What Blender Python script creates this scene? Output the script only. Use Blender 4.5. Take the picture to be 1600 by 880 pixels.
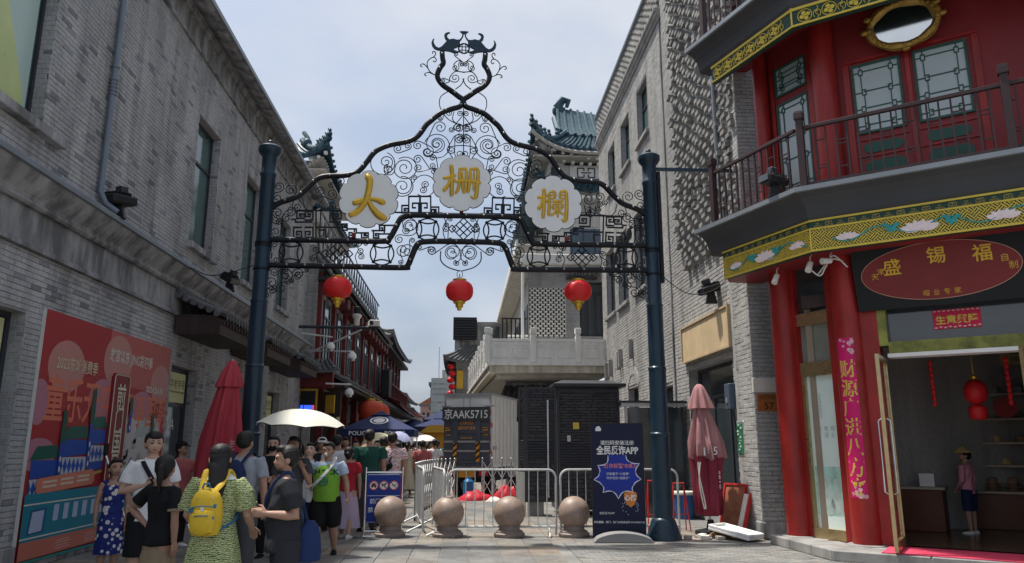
import bpy, bmesh, math, random
import numpy as np
from mathutils import Vector, Matrix, Euler
R = math.radians
random.seed(7)
for o in list(bpy.data.objects): bpy.data.objects.remove(o)
SC = bpy.context.scene
COL = SC.collection
# ---------------------------------------------------------------- camera, world, sun, exposure
CAM_Z, PITCH, YAW, FPX = 1.55, R(12.24), R(3.57), 1176.0
cd = bpy.data.cameras.new('camera'); cam = bpy.data.objects.new('camera', cd); COL.objects.link(cam)
cam.location = (0, 0, CAM_Z); cam.rotation_euler = (R(90)+PITCH, 0, -YAW)
cd.sensor_width = 36; cd.lens = FPX/1600*36; cd.clip_end = 3000; cd.clip_start = .05
SC.camera = cam
SUN_EL, SUN_AZ = R(69.5), R(-66)          # azimuth measured clockwise from +Y: the sun stands over the left-hand roofs
sd = bpy.data.lights.new('sun', 'SUN'); sun = bpy.data.objects.new('sun', sd); COL.objects.link(sun)
sd.energy = 3.0; sd.angle = R(2.2); sd.color = (1, .95, .87)
to_sun = Vector((math.sin(SUN_AZ)*math.cos(SUN_EL), math.cos(SUN_AZ)*math.cos(SUN_EL), math.sin(SUN_EL)))
sun.rotation_euler = to_sun.to_track_quat('Z', 'Y').to_euler(); sun.location = to_sun*60
W = bpy.data.worlds.new('World'); SC.world = W; W.use_nodes = True
wn = W.node_tree.nodes; wl = W.node_tree.links; wn.clear()
wo = wn.new('ShaderNodeOutputWorld'); bg = wn.new('ShaderNodeBackground'); sky = wn.new('ShaderNodeTexSky')
sky.sky_type = 'NISHITA'; sky.sun_disc = False; sky.sun_elevation = SUN_EL; sky.sun_rotation = SUN_AZ
sky.air_density = 1.0; sky.dust_density = 6.5; sky.ozone_density = 1.6
whz = wn.new('ShaderNodeMixRGB'); whz.inputs[0].default_value = .50; whz.inputs[2].default_value = (2.35, 2.9, 3.7, 1)      # even summer haze over the clear sky
wtc = wn.new('ShaderNodeTexCoord'); wmp = wn.new('ShaderNodeMapping'); wmp.inputs['Scale'].default_value = (1, 1, 2.1)
wmp.inputs['Location'].default_value = (.35, .2, .1)
wns = wn.new('ShaderNodeTexNoise'); wns.inputs['Scale'].default_value = 2.3; wns.inputs['Detail'].default_value = 7; wns.inputs['Roughness'].default_value = .48
wrp = wn.new('ShaderNodeValToRGB'); wrp.color_ramp.elements[0].position = .40; wrp.color_ramp.elements[1].position = .62
wrp.color_ramp.elements[0].color = (.0,)*3+(1,); wrp.color_ramp.elements[1].color = (.75,)*3+(1,)
wmx = wn.new('ShaderNodeMixRGB'); wmx.inputs[2].default_value = (4.1, 4.25, 4.55, 1)      # thin bright cloud
wl.new(wtc.outputs['Generated'], wmp.inputs[0]); wl.new(wmp.outputs[0], wns.inputs['Vector']); wl.new(wns.outputs['Fac'], wrp.inputs[0])
wl.new(sky.outputs[0], whz.inputs[1]); wl.new(wrp.outputs[0], wmx.inputs[0]); wl.new(whz.outputs[0], wmx.inputs[1]); wl.new(wmx.outputs[0], bg.inputs[0])
bg.inputs[1].default_value = .097; wl.new(bg.outputs[0], wo.inputs[0])
SC.view_settings.view_transform = 'Standard'; SC.view_settings.look = 'None'; SC.view_settings.exposure = 0.98; SC.view_settings.gamma = 1.0
SC.view_settings.use_curve_mapping = False
SC.render.engine = 'CYCLES'; SC.cycles.use_denoising = True
SC.cycles.max_bounces = 6; SC.cycles.transparent_max_bounces = 8
# ---------------------------------------------------------------- pixel of the photograph (1600 x 880) -> place
_F = np.array([math.sin(YAW)*math.cos(PITCH), math.cos(YAW)*math.cos(PITCH), math.sin(PITCH)])
_R = np.array([math.cos(YAW), -math.sin(YAW), 0.]); _U = np.cross(_R, _F); _C = np.array([0, 0, CAM_Z])
def ray(x, y): return _F+_R*(x-800)/FPX+_U*(440-y)/FPX
def at_x(x, y, X): d = ray(x, y); return Vector(_C+d*(X/d[0]))
def at_y(x, y, Y): d = ray(x, y); return Vector(_C+d*(Y/d[1]))
def at_z(x, y, z=0.): d = ray(x, y); return Vector(_C+d*((z-CAM_Z)/d[2]))
def at_d(x, y, D): d = ray(x, y); return Vector(_C+d*D)          # D metres along the view axis
def project(p):
    r = np.asarray(p, float)-_C; d = r@_F
    return (800+FPX*(r@_R)/d, 440-FPX*(r@_U)/d, d) if d > .1 else (1e9, 1e9, d)
# ---------------------------------------------------------------- materials
def new_mat(name):
    m = bpy.data.materials.new(name); m.use_nodes = True
    n = m.node_tree.nodes; return m, n, m.node_tree.links, n['Principled BSDF']
def coords(n, l, kind='Object', scale=(1, 1, 1)):
    tc = n.new('ShaderNodeTexCoord'); mp = n.new('ShaderNodeMapping'); mp.inputs['Scale'].default_value = scale
    l.new(tc.outputs[kind], mp.inputs[0]); return mp.outputs[0]
def noise(n, l, vec, scale, detail=4, rough=.55):
    t = n.new('ShaderNodeTexNoise'); t.inputs['Scale'].default_value = scale; t.inputs['Detail'].default_value = detail
    t.inputs['Roughness'].default_value = rough; l.new(vec, t.inputs['Vector']); return t.outputs['Fac']
def ramp(n, l, fac, stops):
    r = n.new('ShaderNodeValToRGB'); e = r.color_ramp.elements
    while len(e) < len(stops): e.new(.5)
    for el, (p, c) in zip(e, stops): el.position = p; el.color = tuple(c)+(1,) if len(c) == 3 else c
    l.new(fac, r.inputs[0]); return r.outputs[0]
def mixc(n, l, a, b, fac, mode='MULTIPLY'):
    m = n.new('ShaderNodeMixRGB'); m.blend_type = mode
    for i, v in ((0, fac), (1, a), (2, b)):
        if hasattr(v, 'is_output'): l.new(v, m.inputs[i])
        else: m.inputs[i].default_value = v if i == 0 else tuple(v)+(1,)
    return m.outputs[0]
def bump(n, l, b, h, strength=.3, dist=.01):
    bp = n.new('ShaderNodeBump'); bp.inputs['Strength'].default_value = strength; bp.inputs['Distance'].default_value = dist
    l.new(h, bp.inputs['Height']); l.new(bp.outputs[0], b.inputs['Normal'])
def pmat(name, col, rough=.6, metal=0., var=.18, scale=2.5, bmp=.0, bscale=60, spec=.28, stain=0., sscale=(1, 1, .25), coat=0.):
    m, n, l, b = new_mat(name)
    v = coords(n, l); f = noise(n, l, v, scale, 5)
    c = ramp(n, l, f, [(.25, [x*(1-var) for x in col]), (.75, [min(1, x*(1+var)) for x in col])])
    if stain:
        sv = coords(n, l, 'Object', sscale); s = noise(n, l, sv, 3.2, 6, .6)
        c = mixc(n, l, c, ramp(n, l, s, [(.38, [1-stain]*3), (.6, [1]*3)]), 1.)
    l.new(c, b.inputs['Base Color'])
    r = n.new('ShaderNodeMapRange'); r.inputs[3].default_value = max(.03, rough-.1); r.inputs[4].default_value = min(1, rough+.12); l.new(f, r.inputs[0]); l.new(r.outputs[0], b.inputs['Roughness'])
    b.inputs['Metallic'].default_value = metal; b.inputs['Specular IOR Level'].default_value = spec
    if coat: b.inputs['Coat Weight'].default_value = coat; b.inputs['Coat Roughness'].default_value = .12
    if bmp: bump(n, l, b, noise(n, l, v, bscale, 3), bmp)
    return m
def brickmat(name, cols, stain=.35, rough=.85, bmp=.35, bscale=55, sscale=(.5, .5, .16), streak=.22, flat=False):
    """each brick its own tone (island or object random), then broad weather stains and fine grain"""
    m, n, l, b = new_mat(name)
    g = n.new('ShaderNodeNewGeometry'); oi = n.new('ShaderNodeObjectInfo')
    ad = n.new('ShaderNodeMath'); ad.operation = 'ADD'; l.new(g.outputs['Random Per Island'], ad.inputs[0]); l.new(oi.outputs['Random'], ad.inputs[1])
    fr = n.new('ShaderNodeMath'); fr.operation = 'FRACT'; l.new(ad.outputs[0], fr.inputs[0])
    k = len(cols); c = ramp(n, l, fr.outputs[0], [(i/(k-1), cc) for i, cc in enumerate(cols)])
    mp = n.new('ShaderNodeMapping'); mp.inputs['Scale'].default_value = sscale; l.new(g.outputs['Position'], mp.inputs[0])
    s = noise(n, l, mp.outputs[0], 2.6, 7, .62)
    c = mixc(n, l, c, ramp(n, l, s, [(.3, [1-stain]*3), (.62, [1.0]*3), (.8, [1.12]*3)]), 1.)
    mp2 = n.new('ShaderNodeMapping'); mp2.inputs['Scale'].default_value = (1.7, 1.7, 1.7 if flat else .10); l.new(g.outputs['Position'], mp2.inputs[0])
    c = mixc(n, l, c, ramp(n, l, noise(n, l, mp2.outputs[0], 1.9, 6, .6), [(.36, [1-streak]*3), (.5, [1.0]*3)]), 1.)
    if flat:
        vo = n.new('ShaderNodeTexVoronoi'); vo.inputs['Scale'].default_value = 2.3; l.new(g.outputs['Position'], vo.inputs['Vector'])
        c = mixc(n, l, c, ramp(n, l, vo.outputs['Distance'], [(.045, [.55]*3), (.075, [1.0]*3)]), 1.)
    f = noise(n, l, g.outputs['Position'], 22, 4, .7)
    c = mixc(n, l, c, ramp(n, l, f, [(.3, [.78]*3), (.7, [1.15]*3)]), 1.)
    l.new(c, b.inputs['Base Color']); b.inputs['Roughness'].default_value = rough; b.inputs['Specular IOR Level'].default_value = .3
    bump(n, l, b, noise(n, l, g.outputs['Position'], bscale, 3), bmp, .006)
    return m
def glassmat(name, col, rough=.05, spec=.9, var=.3):
    m = pmat(name, col, rough, 0, var, .9, spec=spec); return m
# ---------------------------------------------------------------- mesh building
class Fr:
    """a wall's own frame: s runs to the right of someone facing the wall, n comes out of it, z is up"""
    def __init__(s, o, N):
        s.o = Vector(o); s.N = Vector(N).normalized(); s.S = Vector((-s.N.y, s.N.x, 0))
    def __call__(s, a, b, c): return s.o+s.S*a+s.N*b+Vector((0, 0, c))
    def sn(s, p): q = Vector(p)-s.o; return q.dot(s.S), q.dot(s.N), q.z
    def hit(s, x, y, n=0.):
        """where the line of sight of a pixel meets the plane n metres in front of the wall -> (s, z)"""
        d = Vector(ray(x, y)); c = Vector(_C); t = (n-(c-s.o).dot(s.N))/d.dot(s.N); p = c+d*t
        return (p-s.o).dot(s.S), p.z
def rotm(rx=0, ry=0, rz=0): return Euler((rx, ry, rz)).to_matrix()
class MB:
    def __init__(s, fr=None): s.v = []; s.f = []; s.m = []; s.sm = []; s.fr = fr; s.mi = 0
    def add(s, vs, fs, smooth=False, raw=False):
        k = len(s.v)
        s.v += [Vector(p) if (raw or s.fr is None) else s.fr(*p) for p in vs]
        s.f += [tuple(i+k for i in f) for f in fs]; s.m += [s.mi]*len(fs)
        s.sm += list(smooth) if isinstance(smooth, (list, tuple)) else [smooth]*len(fs)
        return s
    BF = ((0, 1, 3, 2), (4, 6, 7, 5), (0, 4, 5, 1), (2, 3, 7, 6), (0, 2, 6, 4), (1, 5, 7, 3))
    def box(s, x0, x1, y0, y1, z0, z1): return s.add([(x, y, z) for x in (x0, x1) for y in (y0, y1) for z in (z0, z1)], s.BF)
    def obox(s, c, size, rot=None):
        M = rot or Matrix.Identity(3); c = Vector(c); a, b, d = [x/2 for x in size]
        return s.add([c+M@Vector((x, y, z)) for x in (-a, a) for y in (-b, b) for z in (-d, d)], s.BF)
    def bar(s, p0, p1, w, h=None, up=(0, 0, 1)):
        p0, p1 = Vector(p0), Vector(p1); h = h or w; d = (p1-p0); L = d.length; d = d/L
        u = Vector(up); u = (u-d*u.dot(d)); u = u.normalized() if u.length > 1e-4 else d.orthogonal().normalized(); r = d.cross(u)
        return s.add([p0+d*x+r*y+u*z for x in (0, L) for y in (-w/2, w/2) for z in (-h/2, h/2)], s.BF)
    def tube(s, pts, r, n=8, closed=False, caps=True, flat=None):
        pts = [Vector(p) for p in pts]; N = len(pts); rs = r if isinstance(r, (list, tuple)) else [r]*N
        vs = []; fs = []; prev = None
        for i, p in enumerate(pts):
            a = pts[(i-1) % N] if (closed or i > 0) else p; b = pts[(i+1) % N] if (closed or i < N-1) else p
            t = (b-a); t = t.normalized() if t.length > 1e-9 else Vector((0, 0, 1))
            if prev is None: u = t.orthogonal().normalized() if flat is None else (Vector(flat)-t*t.dot(Vector(flat))).normalized()
            else: u = prev-t*prev.dot(t); u = u.normalized() if u.length > 1e-6 else t.orthogonal().normalized()
            prev = u; w = t.cross(u); rr = rs[i]; ru, rw = rr if isinstance(rr, (tuple, list)) else (rr, rr)
            vs += [p+u*(ru*math.cos(2*math.pi*k/n))+w*(rw*math.sin(2*math.pi*k/n)) for k in range(n)]
        M = N if closed else N-1
        for i in range(M):
            j = (i+1) % N
            for k in range(n): k2 = (k+1) % n; fs.append((i*n+k, i*n+k2, j*n+k2, j*n+k))
        sm = [True]*len(fs)
        if caps and not closed: fs += [tuple(range(n))[::-1], tuple((N-1)*n+k for k in range(n))]; sm += [False]*2
        return s.add(vs, fs, sm)
    def cyl(s, p0, p1, r0, r1=None, n=12): return s.tube([p0, p1], [r0, r0 if r1 is None else r1], n)
    def lathe(s, prof, c=(0, 0, 0), n=24, sx=1., sy=1., a0=0., a1=2*math.pi, fn=None, M=None):
        c = Vector(c); full = abs(a1-a0-2*math.pi) < 1e-6; k = n if full else n+1; vs = []; fs = []
        for (r, z) in prof:
            for i in range(k):
                a = a0+(a1-a0)*i/n; rr = r*(fn(a, z) if fn else 1.); q = Vector((rr*math.cos(a)*sx, rr*math.sin(a)*sy, z)); vs.append(c+(M@q if M else q))
        for i in range(len(prof)-1):
            for j in range(n):
                j2 = (j+1) % k; fs.append((i*k+j, i*k+j2, (i+1)*k+j2, (i+1)*k+j))
        sm = [True]*len(fs)
        if full and prof[0][0] > 1e-5: fs.append(tuple(range(k))[::-1]); sm.append(False)
        if full and prof[-1][0] > 1e-5: fs.append(tuple((len(prof)-1)*k+j for j in range(k))); sm.append(False)
        return s.add(vs, fs, sm)
    def ball(s, c, r, n=16, M=None):
        r = r if isinstance(r, (tuple, list)) else (r, r, r); h = max(5, n//2)
        return s.lathe([(max(1e-6, math.sin(math.pi*i/h)), -math.cos(math.pi*i/h)*(r[2])) for i in range(h+1)], c, n, r[0], r[1], M=M)
    def prism(s, poly, d0, d1, mp=None):
        """poly in (u, v), extruded along d; mp(u, v, d) -> coordinates (default u, d, v)"""
        mp = mp or (lambda u, v, d: (u, d, v)); n = len(poly)
        vs = [mp(u, v, d0) for u, v in poly]+[mp(u, v, d1) for u, v in poly]
        return s.add(vs, [tuple(range(n)), tuple(range(n, 2*n))[::-1]]+[(i, n+i, n+(i+1) % n, (i+1) % n) for i in range(n)])
    def sweep(s, prof, path, closed=False):
        """profile [(out, up)] carried along a level path [(x, y, nx, ny)] or a straight pair"""
        k = len(prof); vs = []; fs = []
        for (x, y, nx, ny, z) in path: vs += [(x+nx*o, y+ny*o, z+u) for o, u in prof]
        for i in range(len(path)-1):
            for j in range(k): j2 = (j+1) % k; fs.append((i*k+j, i*k+j2, (i+1)*k+j2, (i+1)*k+j))
        fs += [tuple(range(k))[::-1], tuple((len(path)-1)*k+j for j in range(k))]
        return s.add(vs, fs)
    def mould(s, prof, s0, s1):
        """a moulding along the wall: profile [(n, z)] from s0 to s1"""
        k = len(prof); vs = [(a, o, u) for a in (s0, s1) for o, u in prof]
        return s.add(vs, [(j, (j+1) % k, k+(j+1) % k, k+j) for j in range(k)]+[tuple(range(k))[::-1], tuple(range(k, 2*k))])
    def text(s, body, pos, size, depth=.004, align='CENTER', bold=0., sx=1., mp=None, vertical=False, res=2):
        """lettering on the wall: pos = (s, n, z) of its centre"""
        if vertical:
            h = len(body)*size*1.12
            for i, ch in enumerate(body): s.text(ch, (pos[0], pos[1], pos[2]+h/2-size*1.12*(i+.5)), size, depth, 'CENTER', bold, sx, mp, False, res)
            return s
        vs, fs = text_mesh(body, align, bold, res)
        mp = mp or (lambda x, y, d: (pos[0]+x, pos[1]+d, pos[2]+y))
        k = len(vs)
        s.add([mp(x*size*sx, y*size, depth) for x, y in vs]+[mp(x*size*sx, y*size, 0.) for x, y in vs], [f for f in fs])
        return s
    def build(s, name, mats, parent=None, loc=None, bevel=0., seg=1, angle=38, recalc=True, kind=None, label=None, cat=None, group=None):
        me = bpy.data.meshes.new(name)
        base = Vector((0, 0, 0))
        if parent is not None:
            q = parent
            while q is not None: base += q.location; q = q.parent
        elif loc is not None: base = Vector(loc)
        me.from_pydata([p-base for p in s.v], [], s.f)
        mats = mats if isinstance(mats, (list, tuple)) else [mats]
        for m in mats: me.materials.append(m)
        if len(mats) > 1: me.polygons.foreach_set('material_index', s.m)
        me.polygons.foreach_set('use_smooth', s.sm)
        if recalc:
            bm = bmesh.new(); bm.from_mesh(me); bmesh.ops.recalc_face_normals(bm, faces=bm.faces); bm.to_mesh(me); bm.free()
        if any(s.sm): me.set_sharp_from_angle(angle=R(angle))
        o = bpy.data.objects.new(name, me); COL.objects.link(o)
        if parent is not None: o.parent = parent
        elif loc is not None: o.location = base
        if bevel:
            b = o.modifiers.new('bevel', 'BEVEL'); b.width = bevel; b.segments = seg; b.limit_method = 'ANGLE'; b.angle_limit = R(40)
        tag(o, label, cat, group, kind); return o
_tc = {}
def text_mesh(body, align='CENTER', bold=0., res=2):
    key = (body, align, bold, res)
    if key not in _tc:
        cu = bpy.data.curves.new('lettering', 'FONT'); cu.body = body; cu.align_x = align; cu.align_y = 'CENTER'; cu.size = 1.; cu.resolution_u = res; cu.offset = bold
        ob = bpy.data.objects.new('lettering', cu); COL.objects.link(ob)
        dg = bpy.context.evaluated_depsgraph_get(); me = bpy.data.meshes.new_from_object(ob.evaluated_get(dg))
        ys = [v.co.y for v in me.vertices]; cy = (min(ys)+max(ys))/2 if ys else 0
        _tc[key] = ([(v.co.x, v.co.y-cy) for v in me.vertices], [tuple(p.vertices) for p in me.polygons])
        bpy.data.objects.remove(ob); bpy.data.curves.remove(cu); bpy.data.meshes.remove(me)
    return _tc[key]
def tag(o, label=None, cat=None, group=None, kind=None):
    for k, v in (('label', label), ('category', cat), ('group', group), ('kind', kind)):
        if v: o[k] = v
    return o
def thing(name, label, cat, loc=(0, 0, 0), group=None, rz=0.):
    o = bpy.data.objects.new(name, None); COL.objects.link(o); o.location = loc; o.rotation_euler = (0, 0, rz); o.empty_display_size = .2
    return tag(o, label, cat, group)
def dup(root, loc, rz=0., label=None, scale=None):
    def cp(o, par):
        c = o.copy(); COL.objects.link(c)
        if par is not None: c.parent = par
        for ch in kids.get(o.name, ()): cp(ch, c)
        return c
    kids = {}
    def walk(o):
        kids[o.name] = list(o.children)
        for ch in o.children: walk(ch)
    walk(root); r = cp(root, None); r.location = loc; r.rotation_euler = (0, 0, rz)
    if scale: r.scale = scale
    if label: r['label'] = label
    return r
# ---------------------------------------------------------------- masonry
def cut(iv, a, b):
    out = []
    for x, y in iv:
        if b <= x or a >= y: out.append((x, y))
        else:
            if a > x: out.append((x, a))
            if b < y: out.append((b, y))
    return out
_unit = {}
def unit_brick(mat, bev=.06):
    """a brick of size 1 with worn edges on its outer face (-y is outward)"""
    if (mat.name, bev) not in _unit:
        me = bpy.data.meshes.new('brick'); e = .5; q = .5-bev*.35; r = .5-bev
        vs = [(-e, .5, -e), (e, .5, -e), (e, .5, e), (-e, .5, e), (-e, -.3, -e), (e, -.3, -e), (e, -.3, e), (-e, -.3, e), (-q, -.5, -r), (q, -.5, -r), (q, -.5, r), (-q, -.5, r)]
        fs = [(0, 1, 5, 4), (1, 2, 6, 5), (2, 3, 7, 6), (3, 0, 4, 7), (4, 5, 9, 8), (5, 6, 10, 9), (6, 7, 11, 10), (7, 4, 8, 11), (8, 9, 10, 11)]
        me.from_pydata(vs, [], fs); me.materials.append(mat); _unit[(mat.name, bev)] = me
    return _unit[(mat.name, bev)]
def shown(p, L, H):
    x, y, d = project(p)
    return (L*H/d**2 if -20 < x < 1620 and -20 < y < 900 else L*H/d**2*.001)
def masonry(fr, s0, s1, z0, z1, holes, parent, mat, L=.25, H=.065, j=.009, depth=.03, rough=.004, nobj=300, name='brick', rest='brickwork', seed=1, keep=None, nbase=0., jz=None, jit=.03):
    jz = j if jz is None else jz
    rnd = random.Random(seed); B = []; z = z0; row = 0
    while z < z1-.02:
        zt = min(z+H, z1-.001); iv = [(s0, s1)]
        for (a, b, c, d) in holes:
            if d > z+.004 and c < zt-.004: iv = cut(iv, a, b)
        off = (.5 if row % 2 else 0.)*(L+j)+rnd.uniform(-jit, jit)
        for a, b in iv:
            k = math.floor((a-off)/(L+j)); x = off+k*(L+j)
            while x < b:
                p, q = max(a, x), min(b, x+L)
                if q-p > .03 and (keep is None or keep((p+q)/2, (z+zt)/2)): B.append((p, q, z, zt, rnd.uniform(-rough, rough)))
                x += L+j
        z += H+jz; row += 1
    B.sort(key=lambda b: -shown(fr((b[0]+b[1])/2, 0, (b[2]+b[3])/2), b[1]-b[0], b[3]-b[2]))
    um = unit_brick(mat); base = Vector((0, 0, 0)); q = parent
    while q is not None: base += q.location; q = q.parent
    rot = Matrix.Rotation(math.atan2(fr.S.y, fr.S.x), 4, 'Z')
    for (p, q, a, b, dn) in B[:nobj]:
        o = bpy.data.objects.new(name, um); COL.objects.link(o); o.parent = parent
        loc = fr((p+q)/2, nbase+dn-depth/2+.004, (a+b)/2)-base
        o.matrix_basis = Matrix.Translation(loc) @ rot @ Matrix.Diagonal((q-p, depth, b-a, 1))
    if B[nobj:]:
        A = np.array(B[nobj:]); n = len(A); S = np.array(fr.S); N = np.array(fr.N); O = np.array(fr.o-base)
        def pts(sv, nv, zv): return O+sv[:, None]*S+nv[:, None]*N+np.c_[np.zeros((n, 2)), zv]
        nf = A[:, 4]+.004+nbase; nb = nf-depth; bv = .006; cols = []
        for nn, e in ((nb, 0), (nf-.006, 0), (nf, bv)):
            for ss, zz in ((0, 2), (1, 2), (1, 3), (0, 3)):
                cols.append(pts(A[:, ss]+(e if ss == 0 else -e), nn, A[:, zz]+(e if zz == 2 else -e)))
        V = np.stack(cols, 1).reshape(-1, 3)
        F1 = [(0, 1, 5, 4), (1, 2, 6, 5), (2, 3, 7, 6), (3, 0, 4, 7), (4, 5, 9, 8), (5, 6, 10, 9), (6, 7, 11, 10), (7, 4, 8, 11), (8, 9, 10, 11)]
        Fc = (np.array(F1)[None]+(np.arange(n)*12)[:, None, None]).reshape(-1, 4)
        me = bpy.data.meshes.new(rest); me.from_pydata(V, [], Fc.tolist()); me.materials.append(mat)
        o = bpy.data.objects.new(rest, me); COL.objects.link(o); o.parent = parent; o['kind'] = 'stuff'
    return B
def wall_sheet(fr, s0, s1, z0, z1, holes, parent, mat, deep=.3, name='wall', n=-.012, pn=None):
    """the wall's mortar face with its openings and their reveals"""
    mb = MB(fr); xs = sorted({s0, s1}|{x for h in holes for x in h[:2] if s0 < x < s1}); zs = sorted({z0, z1}|{x for h in holes for x in h[2:] if z0 < x < z1})
    for a, b in zip(xs, xs[1:]):
        for c, d in zip(zs, zs[1:]):
            if not any(h[0] <= (a+b)/2 <= h[1] and h[2] <= (c+d)/2 <= h[3] for h in holes): mb.add([(a, n, c), (b, n, c), (b, n, d), (a, n, d)], [(0, 1, 2, 3)])
    for (a, b, c, d) in holes:
        P = [(a, c), (b, c), (b, d), (a, d)]
        for (p, q) in zip(P, P[1:]+P[:1]): mb.add([(p[0], n, p[1]), (q[0], n, q[1]), (q[0], -deep, q[1]), (p[0], -deep, p[1])], [(0, 1, 2, 3)])
    return mb.build(name, mat, parent, recalc=False)
# ---------------------------------------------------------------- shared materials
M = {}
M['mortar'] = pmat('mortar', (.31, .31, .31), .95, 0, .25, 6, .3)
M['brick_dark'] = brickmat('grey brick', [(0.204, 0.21, 0.228), (0.424, 0.432, 0.454), (0.446, 0.446, 0.446), (0.46, 0.46, 0.46), (0.439, 0.424, 0.409), (0.46, 0.46, 0.46), (0.46, 0.46, 0.46), (0.402, 0.402, 0.409), (0.46, 0.46, 0.46), (0.432, 0.432, 0.446)], .40, bmp=.25, sscale=(.6, .6, .22))
M['brick_light'] = brickmat('pale grey brick', [(0.299, 0.299, 0.294), (0.382, 0.377, 0.361), (0.397, 0.387, 0.366), (0.423, 0.413, 0.392), (0.387, 0.387, 0.382), (0.402, 0.392, 0.372), (0.351, 0.346, 0.33)], .28)
M['brick_mid'] = brickmat('mid grey brick', [(0.3, 0.306, 0.312), (0.362, 0.362, 0.362), (0.338, 0.331, 0.319), (0.4, 0.4, 0.4)], .25)
M['stone_dark'] = pmat('weathered stone', (.34, .34, .345), .85, 0, .25, 1.6, .3, 30, stain=.62)
M['stone_mid'] = pmat('grey stone', (.30, .295, .285), .8, 0, .2, 2, .25, 30, stain=.3)
M['white_stone'] = pmat('white stone', (.70, .69, .66), .7, 0, .06, 1.5, .12, 40, stain=.14)
M['plaster'] = pmat('pale plaster', (.55, .53, .49), .85, 0, .1, 1.2, .15, 30, stain=.2)
M['tile_grey'] = pmat('grey clay tile', (.13, .135, .14), .8, 0, .35, 6, .3, 40)
M['tile_blue'] = pmat('glazed blue tile', (.022, .060, .082), .5, 0, .5, 4, .2, 30, spec=.3)
M['dark_wood'] = pmat('dark brown timber', (.055, .038, .035), .6, 0, .3, 4, .2, 50, stain=.25)
M['red_wood'] = pmat('dull red timber', (.16, .024, .023), .5, 0, .22, 3, .12, 40, stain=.3)
M['flash'] = pmat('grey sheet metal', (.21, .235, .26), .45, .3, .15, 2, .05)
M['pipe'] = pmat('painted pipe', (.17, .20, .24), .45, .2, .12, 3)
M['frame'] = pmat('window frame', (.045, .05, .06), .4, .2, .15, 3)
M['glass'] = glassmat('dark window glass', (.035, .045, .05), .04, 1.)
M['glass_green'] = glassmat('green window glass', (.075, .13, .125), .05, 1.)
M['black'] = pmat('black paint', (.018, .018, .02), .45, 0, .2, 4)
M['black_iron'] = pmat('black wrought iron', (.012, .014, .018), .42, .3, .25, 8, .1, 60)
M['navy_iron'] = pmat('blue black painted steel', (.012, .032, .052), .38, .1, .22, 3, .05, 40, coat=.2)
M['white_paint'] = pmat('white paint', (.74, .74, .73), .45, 0, .06, 3)
M['off_white'] = pmat('off white', (.62, .60, .55), .6, 0, .08, 3)
M['steel'] = pmat('galvanised steel', (.50, .51, .52), .38, .65, .15, 6)
M['chrome'] = pmat('stainless steel', (.62, .62, .63), .2, 1., .1, 6)
M['gold'] = pmat('gold paint', (.58, .36, .045), .34, .55, .15, 5)
M['gold_flat'] = pmat('yellow gilt paint', (.62, .47, .075), .5, .15, .12, 6)
M['lantern'] = pmat('red lantern silk', (.62, .022, .025), .42, 0, .12, 5)
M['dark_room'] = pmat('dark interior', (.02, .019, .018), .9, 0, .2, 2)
M['rubber'] = pmat('rubber', (.02, .02, .02), .8, 0, .2, 5)
M['wire'] = pmat('cable', (.02, .02, .022), .6, 0, .1, 5)
# ---------------------------------------------------------------- ground and paving
M['ground'] = pmat('worn grey paving', (.25, .245, .235), .85, 0, .2, .35, .2, 20, stain=.25, sscale=(.3, .3, .3))
slab_cols = [(0.221, 0.218, 0.204), (0.175, 0.178, 0.175), (0.278, 0.232, 0.185), (0.206, 0.207, 0.2), (0.242, 0.228, 0.204), (0.164, 0.169, 0.169), (0.309, 0.252, 0.2), (0.226, 0.218, 0.19)]
M['slab'] = brickmat('paving stone', slab_cols, .42, .75, .35, 40, (.55, .55, .55), .25, True)
M['paver'] = brickmat('small grey paver', [(.20, .205, .20), (.235, .235, .22), (.25, .24, .22), (.21, .215, .22), (.28, .26, .235)], .3, .85, .3, 50, (.5, .5, .5), .2, True)
g = MB(); g.add([(-160, -20, -.012), (160, -20, -.012), (160, 900, -.012), (-160, 900, -.012)], [(0, 1, 2, 3)])
ground = g.build('ground', M['ground'], kind='structure', label='grey paved street running between the brick buildings')
def paving(rows, mat, name, rest, nobj=300, seed=3):
    """flat stones [(x0, x1, y0, y1)] of their own, bedded in the ground"""
    rnd = random.Random(seed); um = unit_brick(mat, .025)
    rows = sorted(rows, key=lambda r: -shown(((r[0]+r[1])/2, (r[2]+r[3])/2, 0), r[1]-r[0], (r[3]-r[2])/max(6, r[2])*1.5))
    rot = Matrix.Rotation(R(-90), 4, 'X')
    for (a, b, c, d) in rows[:nobj]:
        o = bpy.data.objects.new(name, um); COL.objects.link(o); o.parent = ground; dz = rnd.uniform(-.0025, .0025)
        o.matrix_basis = Matrix.Translation(((a+b)/2, (c+d)/2, -.025+dz)) @ Matrix.Rotation(rnd.uniform(-.003, .003), 4, 'Y') @ rot @ Matrix.Diagonal((b-a, .05, d-c, 1))
    if rows[nobj:]:
        m = MB()
        for (a, b, c, d) in rows[nobj:]: z = rnd.uniform(-.002, .002); m.add([(a, c, z), (b, c, z), (b, d, z), (a, d, z), (a, c, -.02), (b, c, -.02), (b, d, -.02), (a, d, -.02)], [(0, 1, 2, 3), (0, 4, 5, 1), (1, 5, 6, 2), (2, 6, 7, 3), (3, 7, 4, 0)])
        m.build(rest, mat, ground, recalc=False, kind='stuff')
rows = []; rnd = random.Random(11); x = -5.55; j = .008
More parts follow.
